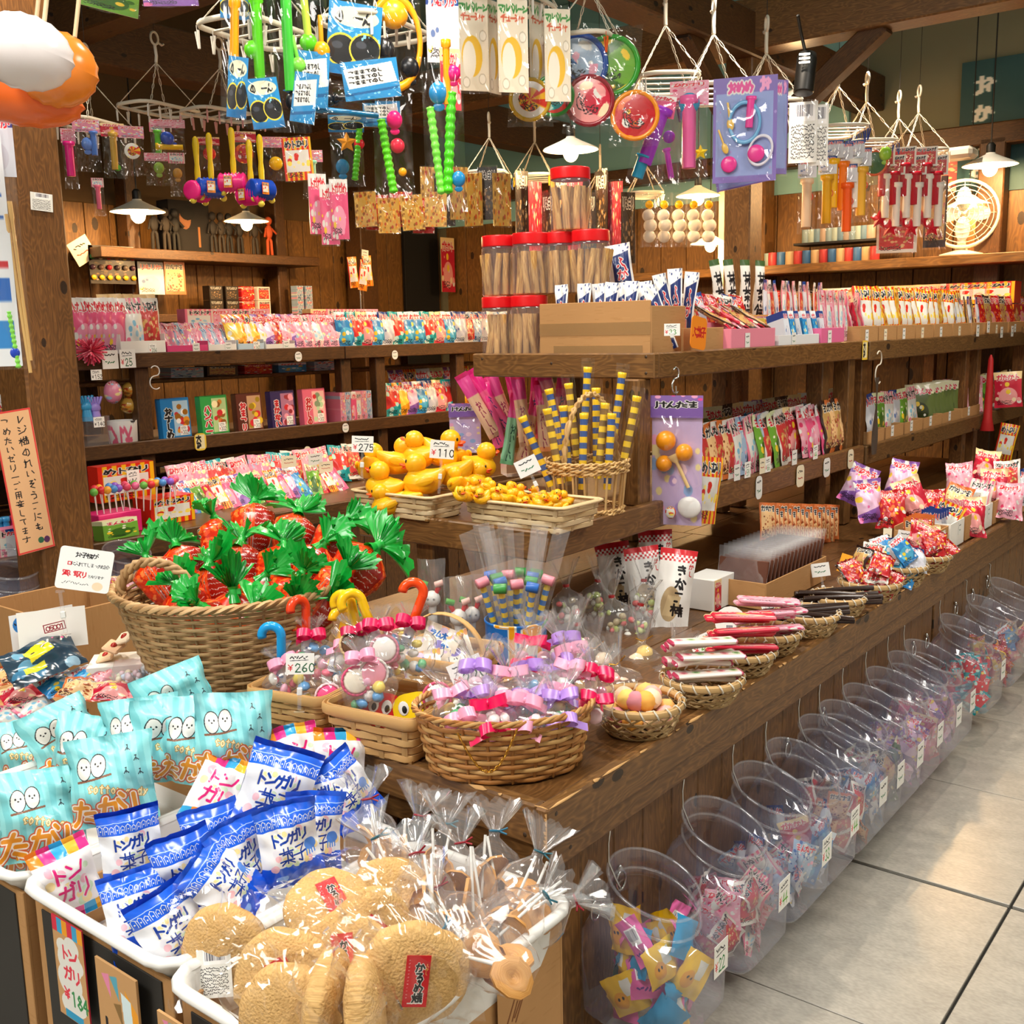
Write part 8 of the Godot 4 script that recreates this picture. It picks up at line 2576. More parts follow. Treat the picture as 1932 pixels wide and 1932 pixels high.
# ---------- drying racks on hooks and the toys that hang from them
func rack_meshes() -> void:
	var b := MB.new()
	var hook := []
	for k in 14:
		var a := TAU * k / 14
		hook.append(Vector3(cos(a) * 0.018, sin(a) * 0.022, 0))
	b.tube(hook, 0.0045, 6, true)
	b.tube([Vector3(0, -0.022, 0), Vector3(0.004, -0.06, 0), Vector3(0, -0.085, 0)], 0.006, 6)
	b.tube([Vector3(0.016, -0.012, 0), Vector3(0.034, -0.018, 0), Vector3(0.044, -0.012, 0)], 0.004, 6)
	G.rack_hook = b.mesh()
	b = MB.new()
	var W := 0.15
	var D := 0.085
	var ring := ring_rect(W, D, 0.05, 40)
	var pts := []
	for q in ring:
		pts.append(q + Vector3(0, -0.25, 0))
	b.tube(pts, 0.0045, 6, true, 0.007, Vector3.UP)
	for x in [-0.07, 0.0, 0.07]:
		b.tube([Vector3(x, -0.25, -D), Vector3(x, -0.25, D)], 0.0035, 5)
	G.rack_frame = b.mesh()
	b = MB.new()
	for e: Vector3 in [Vector3(-W * 0.8, -0.245, -D), Vector3(W * 0.8, -0.245, -D), Vector3(-W * 0.8, -0.245, D), Vector3(W * 0.8, -0.245, D)]:
		var a := Vector3(0, -0.085, 0)
		for k in 7:
			var m := a.lerp(e, (k + 0.5) / 7.0)
			var dd := (e - a) / 7.0 * 0.55
			var sd := dd.cross(Vector3.UP if k % 2 == 0 else Vector3(1, 0, 1)).normalized() * 0.0032
			var lp := []
			for j in 8:
				lp.append(m + dd * cos(TAU * j / 8) + sd * sin(TAU * j / 8))
			b.tube(lp, 0.0013, 4, true)
	G.rack_chain = b.mesh()
	b = MB.new()
	b.box(Vector3(-0.003, -0.018, 0), Vector3(0.003, 0.042, 0.006), 0.0006, eul(0, 0, 7))
	b.box(Vector3(0.003, -0.018, 0), Vector3(0.003, 0.042, 0.006), 0.0006, eul(0, 0, -7))
	b.tube([Vector3(0, 0.0, 0), Vector3(0, 0.016, 0)], 0.001, 4)
	G.rack_clip = b.mesh()
func rack(px_: float, py_: float, z: float, turn: float, clipc: String, s: float, what: String) -> void:
	var p := pd(px_, py_, z)
	var o := thing("drying_rack", "white plastic hanging clip rack with %s" % what, "hanging rack", Transform3D(yaw(turn).scaled_local(Vector3.ONE * s), p), "hanging clip racks")
	part("hook", G.rack_hook, M.ivory, o)
	var fr := part("frame", G.rack_frame, M.ivory, o)
	part("chains", G.rack_chain, M.ivory, o)
	var wb := MB.new()
	wb.tube([Vector3(0, 0.022, 0), Vector3(0, (2.98 - p.y) / s, 0)], 0.0012, 4)
	part("wire", wb.mesh(), hx("2a2620", 0.6), o)
	for k in 12:
		var x := -0.13 + 0.052 * (k % 6)
		part("clip", G.rack_clip, hx(clipc, 0.4), fr, xf(Vector3(x, -0.265, -0.08 if k < 6 else 0.08), eul(0, rr(0, 90), rr(-12, 12))))
func toy_mesh(kind: String) -> ArrayMesh:
	if G.has("toy_" + kind):
		return G["toy_" + kind]
	var b := MB.new()
	match kind:
		"tube":
			b.lathe([Vector2(0, -0.5), Vector2(0.1, -0.5), Vector2(0.1, 0.38), Vector2(0.14, 0.4), Vector2(0.14, 0.5), Vector2(0, 0.5)], 14)
		"ball":
			b.ball(Vector3.ZERO, Vector3(0.5, 0.5, 0.3), 16, 10)
		"worm":
			var q := []
			for k in 60:
				var t := k / 59.0
				q.append(Vector2(0.1 + 0.012 * sin(t * 70.0), -0.5 + t))
			b.lathe([Vector2(0, -0.52)] + q + [Vector2(0, 0.52)], 12)
		"ring":
			var q := []
			for k in 28:
				q.append(Vector3(cos(TAU * k / 28) * 0.45, sin(TAU * k / 28) * 0.45, 0))
			b.tube(q, 0.05, 7, true)
		"disc":
			b.lathe([Vector2(0, 0.02), Vector2(0.46, 0.02), Vector2(0.46, -0.02), Vector2(0, -0.02)], 28, Vector3.ZERO, eul(90, 0, 0))
		"star":
			var q := []
			for k in 10:
				var r := 0.5 if k % 2 == 0 else 0.24
				q.append(Vector3(sin(TAU * k / 10) * r, cos(TAU * k / 10) * r, 0))
			for sg in [1.0, -1.0]:
				for k in 10:
					var n := b.v.size()
					b.p(Vector3(0, 0, sg * 0.16))
					b.p(q[k])
					b.p(q[(k + 1) % 10])
					b.tri(n, n + 1, n + 2)
		"fish":
			b.ball(Vector3(0, 0.1, 0), Vector3(0.32, 0.36, 0.2), 14, 10)
			b.ball(Vector3(0.0, -0.34, 0), Vector3(0.2, 0.14, 0.05), 10, 6)
		"spoon":
			b.ball(Vector3(0, -0.3, 0), Vector3(0.2, 0.22, 0.12), 12, 8)
			b.tube([Vector3(0, -0.15, 0), Vector3(0, 0.5, 0)], 0.06, 7)
	var m := b.mesh()
	G["toy_" + kind] = m
	return m
func hang(px_: float, py_: float, wpx: float, hpx: float, z: float, label: String, head: Material, toys: Array, cat := "toy pack", turn := 0.0, roll := 0.0, group := "") -> Node3D:
	# clear hanging bag with a header card and the toys seen through it
	var p := pd(px_, py_, z)
	var k := z / F
	var w := wpx * k
	var h := hpx * k
	var o := thing("hanging_pack", label, cat, xf(p, facing(p, 0, turn) * eul(0, 0, roll)), group)
	if head:
		part("header_card", card(w, h * 0.24, 0.0012), head, o, xf(Vector3(0, h * 0.26, 0)))
	var key := "hb%.1f" % (snappedf(h / w, 0.5))
	if not G.has(key):
		G[key] = pouch(1.0, snappedf(h / w, 0.5), 0.22, 800 + int(h / w * 2), 0.04, 2.6, 12, 16)
	part("clear_bag", G[key], M.film, o, Transform3D(Basis.from_scale(Vector3(w, h / maxf(snappedf(h / w, 0.5), 0.5), w)), Vector3(0, -h / 2, 0)))
	for t in toys: # kind, colour, x, y, size (shares of w, h, w), turn
		part("toy", toy_mesh(t[0]), hx(t[1], 0.25) if t[1] is String else t[1], o, Transform3D(eul(0, 0, t[5] if t.size() > 5 else 0.0).scaled_local(Vector3(t[4] * w, (t[6] if t.size() > 6 else t[4]) * w, t[4] * w)), Vector3(t[2] * w, t[3] * h, 0)))
	return o
func flat_pack(px_: float, py_: float, wpx: float, hpx: float, z: float, label: String, m: Material, cat := "toy pack", turn := 0.0, roll := 0.0, group := "") -> void:
	var p := pd(px_, py_, z)
	var k := z / F
	var o := thing("carded_pack", label, cat, xf(p, facing(p, 0, turn) * eul(0, 0, roll)), group)
	part("card", card(wpx * k, hpx * k, 0.003), m, o, xf(Vector3(0, -hpx * k / 2, 0)))
	part("clear_bag", pouch(wpx * k * 1.06, hpx * k * 1.06, wpx * k * 0.24, 830, 0.03, 2.4, 10, 12), M.film, o, xf(Vector3(0, -hpx * k * 0.53, 0.004)))
func hanging_goods() -> void:
	rack_meshes()
	for r in [[291, 72, 3.9, 10, "dedad0", 1.0, "whistles and spinning tops"], [412, 82, 3.9, 0, "d8a0a0", 1.0, "squeaky hammers"], [160, 95, 3.7, 20, "dedad0", 1.0, "bubble pipes beside the pillar"], [922, 222, 4.8, 30, "2a4a7a", 1.0, "black and gold packs"], [1008, 232, 5.0, 30, "d8a81a", 1.0, "dark sword packs"], [1132, 282, 5.1, 30, "dedad0", 1.0, "dark packs above the jar stack"], [1215, 275, 5.0, 40, "dedad0", 0.9, "white cotton packs"], [1256, -10, 3.6, 38, "dedad0", 1.15, "bubble wands"], [1347, 5, 3.5, 38, "1d2f6e", 1.15, "the purple doctor set"], [1447, 45, 3.9, 38, "dedad0", 1.2, "white card packs"], [1583, 118, 4.4, 38, "1d3f9a", 1.1, "navy clips and straw tubes"], [1637, 148, 4.5, 38, "1d3f9a", 1.1, "green ring toys"], [1697, 182, 4.8, 38, "dedad0", 1.1, "red-tasselled packs"], [1735, 172, 4.8, 38, "dedad0", 1.1, "glittering packs by the lamp"], [1110, -90, 3.0, 20, "e05a1a", 1.0, "orange clips and round discs"], [480, -150, 2.5, 10, "dedad0", 1.0, "bubble wand bags"], [700, -150, 2.6, 10, "dedad0", 1.0, "plane and mask packs"], [960, -180, 2.9, 10, "dedad0", 1.0, "crescent balloon cards"]]:
		rack(r[0], r[1], r[2], r[3], r[4], r[5], r[6])
	# bubble wands in long bags, top centre
	var O := "f0a010"
	var Gn := "58c81e"
	var B := "1f86c4"
	var K := "16171c"
	hang(442, 105, 52, 250, 2.4, "long clear bag with an orange wand and blue card", M.plane, [["tube", O, 0, 0.05, 1.6, 0, 3.6], ["fish", K, 0.1, -0.32, 0.7]], "toy pack", 0, -4)
	hang(492, 115, 66, 250, 2.4, "long clear bag with a yellow-green wand and dark goggles", null, [["tube", Gn, -0.05, 0.1, 1.5, 0, 3.0], ["ball", Gn, -0.2, 0.08, 0.5], ["fish", B, 0, -0.3, 0.9, 30]])
	hang(545, 115, 72, 260, 2.38, "long clear bag with a green wand over a blue label", null, [["tube", "3fb83a", 0, 0.15, 1.4, 0, 2.6], ["spoon", "7ad84a", 0.2, 0.05, 0.9, 10], ["ball", K, 0.15, -0.28, 0.6], ["star", B, 0.25, -0.2, 0.9, 20]])
	hang(590, 60, 60, 190, 2.45, "clear bag with green balloon and amber paddle", null, [["tube", "b8d84a", -0.2, 0.2, 1.2, 4, 2.2], ["ball", "5ac81e", -0.15, -0.1, 0.55], ["spoon", O, 0.25, -0.05, 1.3]])
	flat_pack(668, 75, 100, 130, 2.5, "blue carded goggle pack with yellow outlines", M.plane, "toy pack", 8, -6)
	flat_pack(700, 150, 105, 70, 2.44, "sky-blue instruction card hanging under the goggles", M.blucard, "toy pack", 0, 6)
	hang(655, 190, 130, 70, 2.5, "clear bag of black glider parts over a blue strip", null, [["fish", K, -0.25, 0, 0.3, 80], ["tube", K, 0.1, 0.05, 0.5, 88, 0.6], ["tube", B, 0, -0.3, 0.4, 84, 0.9]])
	flat_pack(590, 150, 60, 100, 2.46, "pale speech-bubble card with yellow rings", M.blucard, "toy pack", 0, -5)
	flat_pack(500, 195, 60, 90, 2.36, "blue and black card at the foot of the wand bags", M.plane, "toy pack", 10, 8)
	flat_pack(575, 185, 46, 90, 2.36, "narrow blue card with white lettering by the wand bags", M.blucard, "toy pack", -8, -10)
	flat_pack(448, 165, 36, 110, 2.36, "slim blue and black card in the orange wand bag", M.plane, "toy pack", 0, -6)
	flat_pack(850, 150, 40, 110, 2.62, "slim clear-backed card with red and white panel", M.g5, "toy pack", 20)
	flat_pack(720, 215, 70, 46, 2.6, "blue fish-shaped header card above the pink bear", M.blucard, "toy pack", 0, 0)
	hang(745, 70, 105, 200, 2.55, "clear bag with amber loop and black masks", null, [["ring", O, 0, -0.05, 1.0, 0, 1.7], ["ball", "f2a818", 0, 0.2, 0.5], ["fish", K, -0.2, -0.15, 0.6], ["fish", K, 0.25, -0.3, 0.55]])
	flat_pack(835, 50, 62, 130, 2.6, "white and blue instruction card in a clear bag", M.g16, "toy pack", 10)
	hang(655, 285, 66, 130, 2.7, "clear bag with orange star and green worm toys", M.plane, [["star", "f2a01e", 0, 0.12, 0.6], ["worm", Gn, 0.28, -0.05, 0.9, -8, 1.4], ["fish", B, -0.15, -0.25, 0.6], ["ball", "d81c2c", 0.35, 0.1, 0.3]])
	hang(742, 275, 78, 190, 2.6, "clear bag with pink bear and slim green worm", null, [["fish", "e8187a", 0.05, 0.22, 0.6], ["worm", Gn, -0.15, -0.1, 1.0, 8, 1.7], ["ball", "e02a4a", 0.1, 0.0, 0.35], ["ball", O, 0.2, -0.25, 0.2]])
	hang(838, 255, 82, 280, 2.45, "large clear bag with two bright green whistles", null, [["worm", "4fd81e", 0.12, -0.05, 1.1, -4, 2.2], ["worm", "7ae84a", -0.2, -0.1, 0.9, 6, 1.9], ["fish", B, -0.1, 0.25, 0.7], ["fish", "e8187a", 0.25, 0.38, 0.5], ["tube", O, 0.1, 0.4, 0.8, 0, 1.4], ["fish", B, 0.3, -0.3, 0.5]])
	hang(700, 110, 40, 100, 2.65, "small clear bag with green and amber spoons beside glider", null, [["spoon", Gn, -0.1, 0, 1.2], ["spoon", O, 0.2, 0.1, 1.2]])
	# crescent balloon cards
	for k in 5:
		flat_pack([893, 932, 968, 1014, 1052][k], [85, 90, 88, 92, 105][k], [58, 36, 58, 44, 50][k], 165, [2.85, 2.95, 2.8, 2.95, 2.85][k], "cream carded balloon headband with yellow crescent and printed animals", M.crescent, "toy pack", 14 if k % 2 == 0 else 50, 0, "crescent balloon cards")
	# round discs
	for q in [[1090, 122, 115, "1d4aa0", M.g15, "blue-rimmed"], [1152, 124, 112, "2f9a2a", M.g7, "green-rimmed with pale toys"], [1198, 218, 92, "e8901a", M.g12, "orange-rimmed"], [1000, 188, 80, "c8a41a", M.g9, "yellow-rimmed"], [1112, 190, 95, "8a1a2a", M.g5, "red-rimmed"], [1045, 180, 78, "2f8a3a", M.g4, "dark green-rimmed"]]:
		hang(q[0], q[1], q[2] * 1.1, q[2] * 1.25, 2.95, "%s round flying disc in a clear bag" % q[5], null, [["disc", q[4], 0, 0, 0.9], ["ring", q[3], 0, 0, 0.92]])
	# wands, pink and purple sets
	hang(1228, 265, 70, 165, 3.1, "clear bag with purple and teal bubble wand", M.g0, [["tube", "9a3ac8", 0.05, 0.05, 2.0, -10, 1.5], ["tube", "2a9ac8", -0.15, -0.3, 1.6, -10, 0.6]], "toy pack", 0, -10)
	hang(1300, 250, 72, 185, 3.1, "clear bag with pink fairy wand", M.g1, [["tube", "e86aa8", 0, 0, 1.8, 0, 1.8], ["ball", "3aa0c8", 0, 0.28, 0.55], ["star", "f2d01a", 0.3, -0.2, 0.4]])
	hang(1262, 275, 46, 160, 3.15, "clear bag with violet trinkets between the wands", null, [["ball", "8a3ac0", 0, 0.1, 0.5], ["tube", "c84ad0", 0, -0.2, 1.2, 10, 1.2]])
	var dp := pd(1405, 245, 3.0)
	var o := thing("carded_pack", "purple carded toy doctor set with blue stethoscope and pink tools", "toy pack", xf(dp, facing(dp, 0, -4)))
	var k := 3.0 / F
	part("card", card(118 * k, 190 * k, 0.003), M.doctor, o, xf(Vector3(0, -95 * k, 0)))
	for t in [["ring", "6fb0e0", 0.0, 12, 62, 80, 0], ["spoon", "e8c060", -28, 25, 34, 50, 8], ["tube", "e84aa0", 10, 30, 70, 56, -4], ["ball", "e8409a", -28, -62, 30, 30, 0], ["ball", "e8409a", 22, -45, 32, 32, 0], ["ring", "d8d8e8", 30, -40, 46, 60, -20], ["spoon", "e8c060", -40, -20, 30, 46, 20]]:
		part("toy", toy_mesh(t[0]), hx(t[1], 0.25), o, Transform3D(eul(0, 0, t[6]).scaled_local(Vector3(t[4] * k, t[5] * k, t[4] * k * 0.6)), Vector3(t[2] * k, t[3] * k, 0.012)))
	part("clear_blister", pouch(110 * k, 150 * k, 0.05, 833, 0.03, 0.8), M.film, o, xf(Vector3(0, -95 * k, 0.004)))
	flat_pack(1470, 240, 34, 170, 3.1, "narrow purple carded set behind the doctor set", M.doctor, "toy pack", 30)
	flat_pack(1405, 330, 110, 40, 3.1, "purple folded card hanging below the doctor set", M.doctor, "toy pack", 0, 10)
	for q in [[1515, 250, 52, "left"], [1545, 255, 34, "right"]]:
		flat_pack(q[0], q[1], q[2], 110, 3.7, "plain white barcode card, %s of the hanging pair" % ("wider" if q[2] == 52 else "narrower"), M.infolabel)
	# straw tubes, ring toys, red tassel packs
	for q in [[1522, 372, "e8c8a8"], [1572, 335, "f0b81a"], [1590, 340, "f07a1a"], [1612, 335, "f2eee6"], [1598, 380, "e85a1a"], [1625, 350, "e8b03a"], [1560, 365, "d8a01a"]]:
		hang(q[0], q[1], 34, 135, 4.3, "slim glittering bag with a %s tube" % {"e8c8a8": "beige", "f0b81a": "yellow", "f07a1a": "orange", "f2eee6": "white", "e85a1a": "red-orange", "e8b03a": "amber", "d8a01a": "ochre"}[q[2]], M.g16, [["tube", q[2], 0, -0.08, 2.6, 0, 2.6], ["ring", "d83a1a", 0.1, 0.0, 0.5]])
	hang(1650, 320, 60, 120, 4.4, "clear bag with dark green ring and leaf toys", null, [["ring", "c85a2a", 0, 0.1, 0.8], ["disc", "2a5a2a", 0, 0.1, 0.75], ["fish", "8ac03a", 0.3, 0.2, 0.6]])
	for j in 6:
		hang(1665 + j * 20, 355 + (j % 2) * 16, 40, 150, 4.5, "glittering clear bag with red tassel and white stick", M.g6, [["tube", "b8142c", 0, 0.1, 2.2, 0, 1.5], ["tube", "efe8e0", 0.15, -0.1, 1.8, 0, 2.0], ["star", "c8102a", -0.1, -0.38, 0.9]], "toy pack", 0, 0, "red tassel packs")
	for q in [[1692, 445, 72, 62, M.g6], [1765, 400, 40, 130, M.g11]]:
		flat_pack(q[0], q[1], q[2], q[3], 4.6, "%s card pack hanging below the red tassels" % ("small brown pictured" if q[2] == 72 else "tall dark pictured"), q[4])
	# gold, black and white packs above the jar stack
	for j in 7:
		flat_pack(690 + j * 22, 395 + (j % 3) * 6, 42, 64, 3.9 + 0.04 * (j % 2), "orange and gold crinkled pack in the low hanging row", M.goldbag if j % 2 == 0 else M.g12, "toy pack", rr(-20, 20), rr(-6, 6), "orange and gold packs")
	for j in 6:
		flat_pack(812 + j * 27, 365 + (j % 2) * 12, 38, 96, 4.4, "gold and black foil pack in the hanging row", [M.goldbag, M.g18, M.goldbag][j % 3], "toy pack", rr(-30, 30), 0, "gold and black packs")
	for j in 9:
		flat_pack(985 + j * 25, 390 + (j % 3) * 20, 30, 130, 4.8, "narrow dark weapon-toy pack behind the jar stack", [M.g18, M.redbag, M.g18][j % 3], "toy pack", rr(-40, 40), 0, "narrow dark packs")
	for j in 5:
		hang(1225 + j * 28, 415, 34, 100, 4.9, "clear bag of fluffy white balls with a yellow tag", null, [["ball", "f4efe2", 0, -0.3, 0.7], ["ball", "f4efe2", 0.05, -0.1, 0.75], ["ball", "f2ece0", -0.05, 0.08, 0.7], ["ball", "f0b81a", 0, 0.28, 0.45]], "toy pack", 0, 0, "white ball bags")
	# squeaky hammers
	var hb := MB.new()
	var pr := [Vector2(0, -0.032), Vector2(0.02, -0.032), Vector2(0.024, -0.028)]
	for j in 6:
		pr.append(Vector2(0.027, -0.024 + j * 0.009))
		pr.append(Vector2(0.022, -0.0195 + j * 0.009))
	pr.append_array([Vector2(0.026, 0.034), Vector2(0.02, 0.04), Vector2(0, 0.04)])
	hb.lathe(pr, 20, Vector3.ZERO, eul(0, 0, 90))
	var hh := MB.new()
	hh.lathe([Vector2(0.007, 0.02), Vector2(0.008, 0.05), Vector2(0.006, 0.07), Vector2(0.009, 0.12), Vector2(0.007, 0.135), Vector2(0.003, 0.14)], 12)
	var hn := MB.new()
	hn.ball(Vector3.ZERO, Vector3(0.009, 0.009, 0.009), 10, 8)
	for q in [[400, 355, "1a4ac0", "blue", 20], [442, 345, "f0288a", "pink", -10], [495, 358, "1a4ac0", "blue", 40], [375, 362, "f0288a", "pink", 60], [475, 368, "f0288a", "pink", -40]]:
		var p := pd(q[0], q[1], 3.5)
		o = thing("toy_hammer", "%s squeaky bellows hammer with yellow handle hanging head down" % q[3], "toy hammer", Transform3D(facing(p, 0, q[4]).scaled_local(Vector3.ONE * 1.25), p), "%s squeaky hammers" % q[3])
		var bh := part("bellows_head", hb.mesh(), hx(q[2], 0.25), o)
		part("handle", hh.mesh(), hx("e8c81a", 0.25), o)
		for s in [-1, 1]:
			part("knob", hn.mesh(), hx("e8d84a", 0.25), o, xf(Vector3(0.03 * s, -0.024, 0.0)))
		part("sticker", card(0.022, 0.03, 0.0006), M.g9, bh, xf(Vector3(-0.012, -0.015, 0.0275)))
	# small packs on the left racks
	var i := 0
	for q in [[165, 275, 48, 95, "blue pipe", [["fish", "5a86d8", 0, 0, 0.7], ["tube", "4a7ad0", 0.25, 0.05, 1.2, 0, 0.9]]], [132, 300, 26, 110, "pink tube", [["tube", "e8288a", 0, 0, 3.0, 0, 2.4]]], [186, 372, 22, 70, "pink stripe", [["tube", "e86a8a", 0, 0, 2.0, 0, 2.0]]], [215, 285, 42, 100, "gold parts", [["tube", "c8a040", 0, 0, 1.5, 0, 1.6], ["ball", "5ab03a", 0.1, -0.3, 0.3]]], [250, 285, 45, 90, "colour wheel", [["disc", M.g9, 0, 0, 0.7]]], [318, 258, 62, 62, "blue spinner", [["fish", "2a50c0", 0, -0.1, 0.6, 40], ["tube", "e8c020", 0, -0.3, 0.8, 90, 0.8]]], [298, 268, 28, 70, "green rocket", [["tube", "6ad03a", 0, 0, 2.0, 0, 1.5]]], [395, 290, 40, 60, "red mask", [["ball", "d8302a", 0, 0, 0.6]]], [520, 300, 46, 80, "yellow chick", [["ball", "f0c01a", 0, -0.1, 0.55]]], [300, 320, 50, 60, "leaf card", [["fish", "8ab04a", 0, 0, 0.6]]], [335, 330, 30, 80, "gold figure", [["fish", "b88a3a", 0, 0, 0.9]]], [460, 290, 48, 80, "orange print", [["disc", M.g12, 0, 0, 0.8]]], [590, 330, 40, 90, "mint tube", [["tube", "8ad0b0", 0, 0, 1.6, 0, 1.3]]]]:
		hang(q[0], q[1], q[2], q[3], 3.6, "small clear hanging bag with %s toy" % q[4], [M.g17, M.g1, M.g10, M.g5][i % 4], q[5])
		i += 1
	flat_pack(562, 300, 54, 78, 3.5, "yellow rounded card pack with purple spinner", M.g9, "toy pack", 0, 4)
	for q in [[600, 385], [640, 395], [622, 405]]:
		flat_pack(q[0], q[1], 34, 110, 3.4, "long pink and black strip pack below the yellow card pack", M.g0, "toy pack", rr(-15, 15), 0, "pink strip packs")
	flat_pack(205, -10, 110, 60, 2.4, "white printed pack hanging above the left rack", M.g7, "toy pack", 10, -8)
	flat_pack(320, -15, 100, 50, 2.4, "purple print clear pack above the left rack", M.g8, "toy pack", 0, 4)
	# plain inflatables: white and orange
	for q in [[45, 98, 1.45, Vector3(0.064, 0.05, 0.045), "f4ecec", "plain glossy white inflatable ball with scalloped seam"], [105, 130, 1.58, Vector3(0.06, 0.055, 0.045), "f08a30", "plain orange inflatable ball behind the white one"], [25, 170, 1.6, Vector3(0.1, 0.05, 0.04), "ee7030", "flat orange inflatable ring under the white ball"]]:
		var b := MB.new()
		var rad: Vector3 = q[3]
		b.grid(40, 20, func(u: float, v: float) -> Vector3:
			var th := TAU * u
			var ph := PI * v
			var e := 1.0 + 0.025 * cos(th * 22.0) * pow(absf(sin(ph)), 6.0) * 1.0
			return Vector3(sin(ph) * cos(th) * rad.x * e, sin(ph) * sin(th) * rad.y * e, cos(ph) * rad.z))
		var p := pd(q[0], q[1], q[2])
		o = thing("inflatable", q[5], "inflatable toy", xf(p, facing(p, 0, 0) * eul(0, 0, -12)))
		part("balloon", b.mesh(), hx(q[4], 0.2), o)
		b = MB.new()
		b.tube([Vector3(0.02, rad.y * 0.95, 0), Vector3(0.01, 0.5, 0.0)], 0.0035, 6)
		part("cord", b.mesh(), hx("e0c9a0", 0.6), o)
	var tp := pd(15, 470, 1.9)
	var gp := pic(64, 256, "e6eaee")
	for e in [[0.2, "2a5ab0", 0.02], [0.27, "2a5ab0", 0.015], [0.36, "2a5ab0", 0.015], [0.55, "c8303a", 0.03], [0.62, "2a6ac0", 0.1], [0.8, "3a8ad0", 0.12]]:
		gp.rect(0.0, e[0], 0.8, e[2], Color(e[1]))
	o = hang(8, 460, 66, 470, 1.75, "tall clear bag with white striped foam glider and sticks at the pillar", M.g16, [["worm", "8ae05a", 0.0, -0.38, 0.8, 4, 1.6], ["tube", "d8b070", 0.32, -0.15, 0.5, 2, 4.5], ["tube", "d8b070", 0.24, -0.2, 0.5, 3, 4.5], ["fish", "2a4ac0", 0.0, -0.44, 0.5]])
	part("foam_glider", card(0.036, 0.38, 0.006), cell_mat(gp, 0.5), o, xf(Vector3(-0.008, -0.2, 0.0)))
func pendant(p: Vector3, s: float, e: float, where: String) -> void:
	var o := thing("pendant_lamp", "white enamel pendant lamp shade with glowing bulb %s" % where, "lamp", Transform3D(Basis.from_scale(Vector3.ONE * s), p))
	var b := MB.new()
	b.lathe([Vector2(0.11, 0.0), Vector2(0.108, 0.004), Vector2(0.05, 0.03), Vector2(0.02, 0.045), Vector2(0.018, 0.05)], 32)
	b.lathe([Vector2(0.107, 0.0), Vector2(0.05, 0.027), Vector2(0.016, 0.04)], 32)
	part("lamp_shade", b.mesh(), mat(Color(0.92, 0.9, 0.85), 0.4), o)
	b = MB.new()
	b.lathe([Vector2(0.018, 0.045), Vector2(0.018, 0.08), Vector2(0.01, 0.09), Vector2(0.004, 0.092)], 14)
	var so := part("socket", b.mesh(), hx("15130f", 0.5), o)
	b = MB.new()
	b.tube([Vector3(0, 0.09, 0), Vector3(0, (2.98 - p.y) / s, 0)], 0.003, 6)
	part("cord", b.mesh(), hx("15130f", 0.5), o)
	b = MB.new()
	b.ball(Vector3(0, -0.012, 0), Vector3(0.03, 0.034, 0.03), 14, 10)
	var m := mat(Color(1, 1, 1), 0.4)
	m.emission_enabled = true
	m.emission = Color(1.0, 0.84, 0.58)
	m.emission_energy_multiplier = 30.0
	part("bulb", b.mesh(), m, so)
	var l := OmniLight3D.new()
	l.name = "bulb_light"
	l.light_energy = e
	l.light_color = Color(1.0, 0.8, 0.55)
	l.omni_range = 12.0
	l.light_size = 0.025
	l.shadow_enabled = true
	add_child(l, true)
	l.position = p + Vector3(0, -0.012, 0)
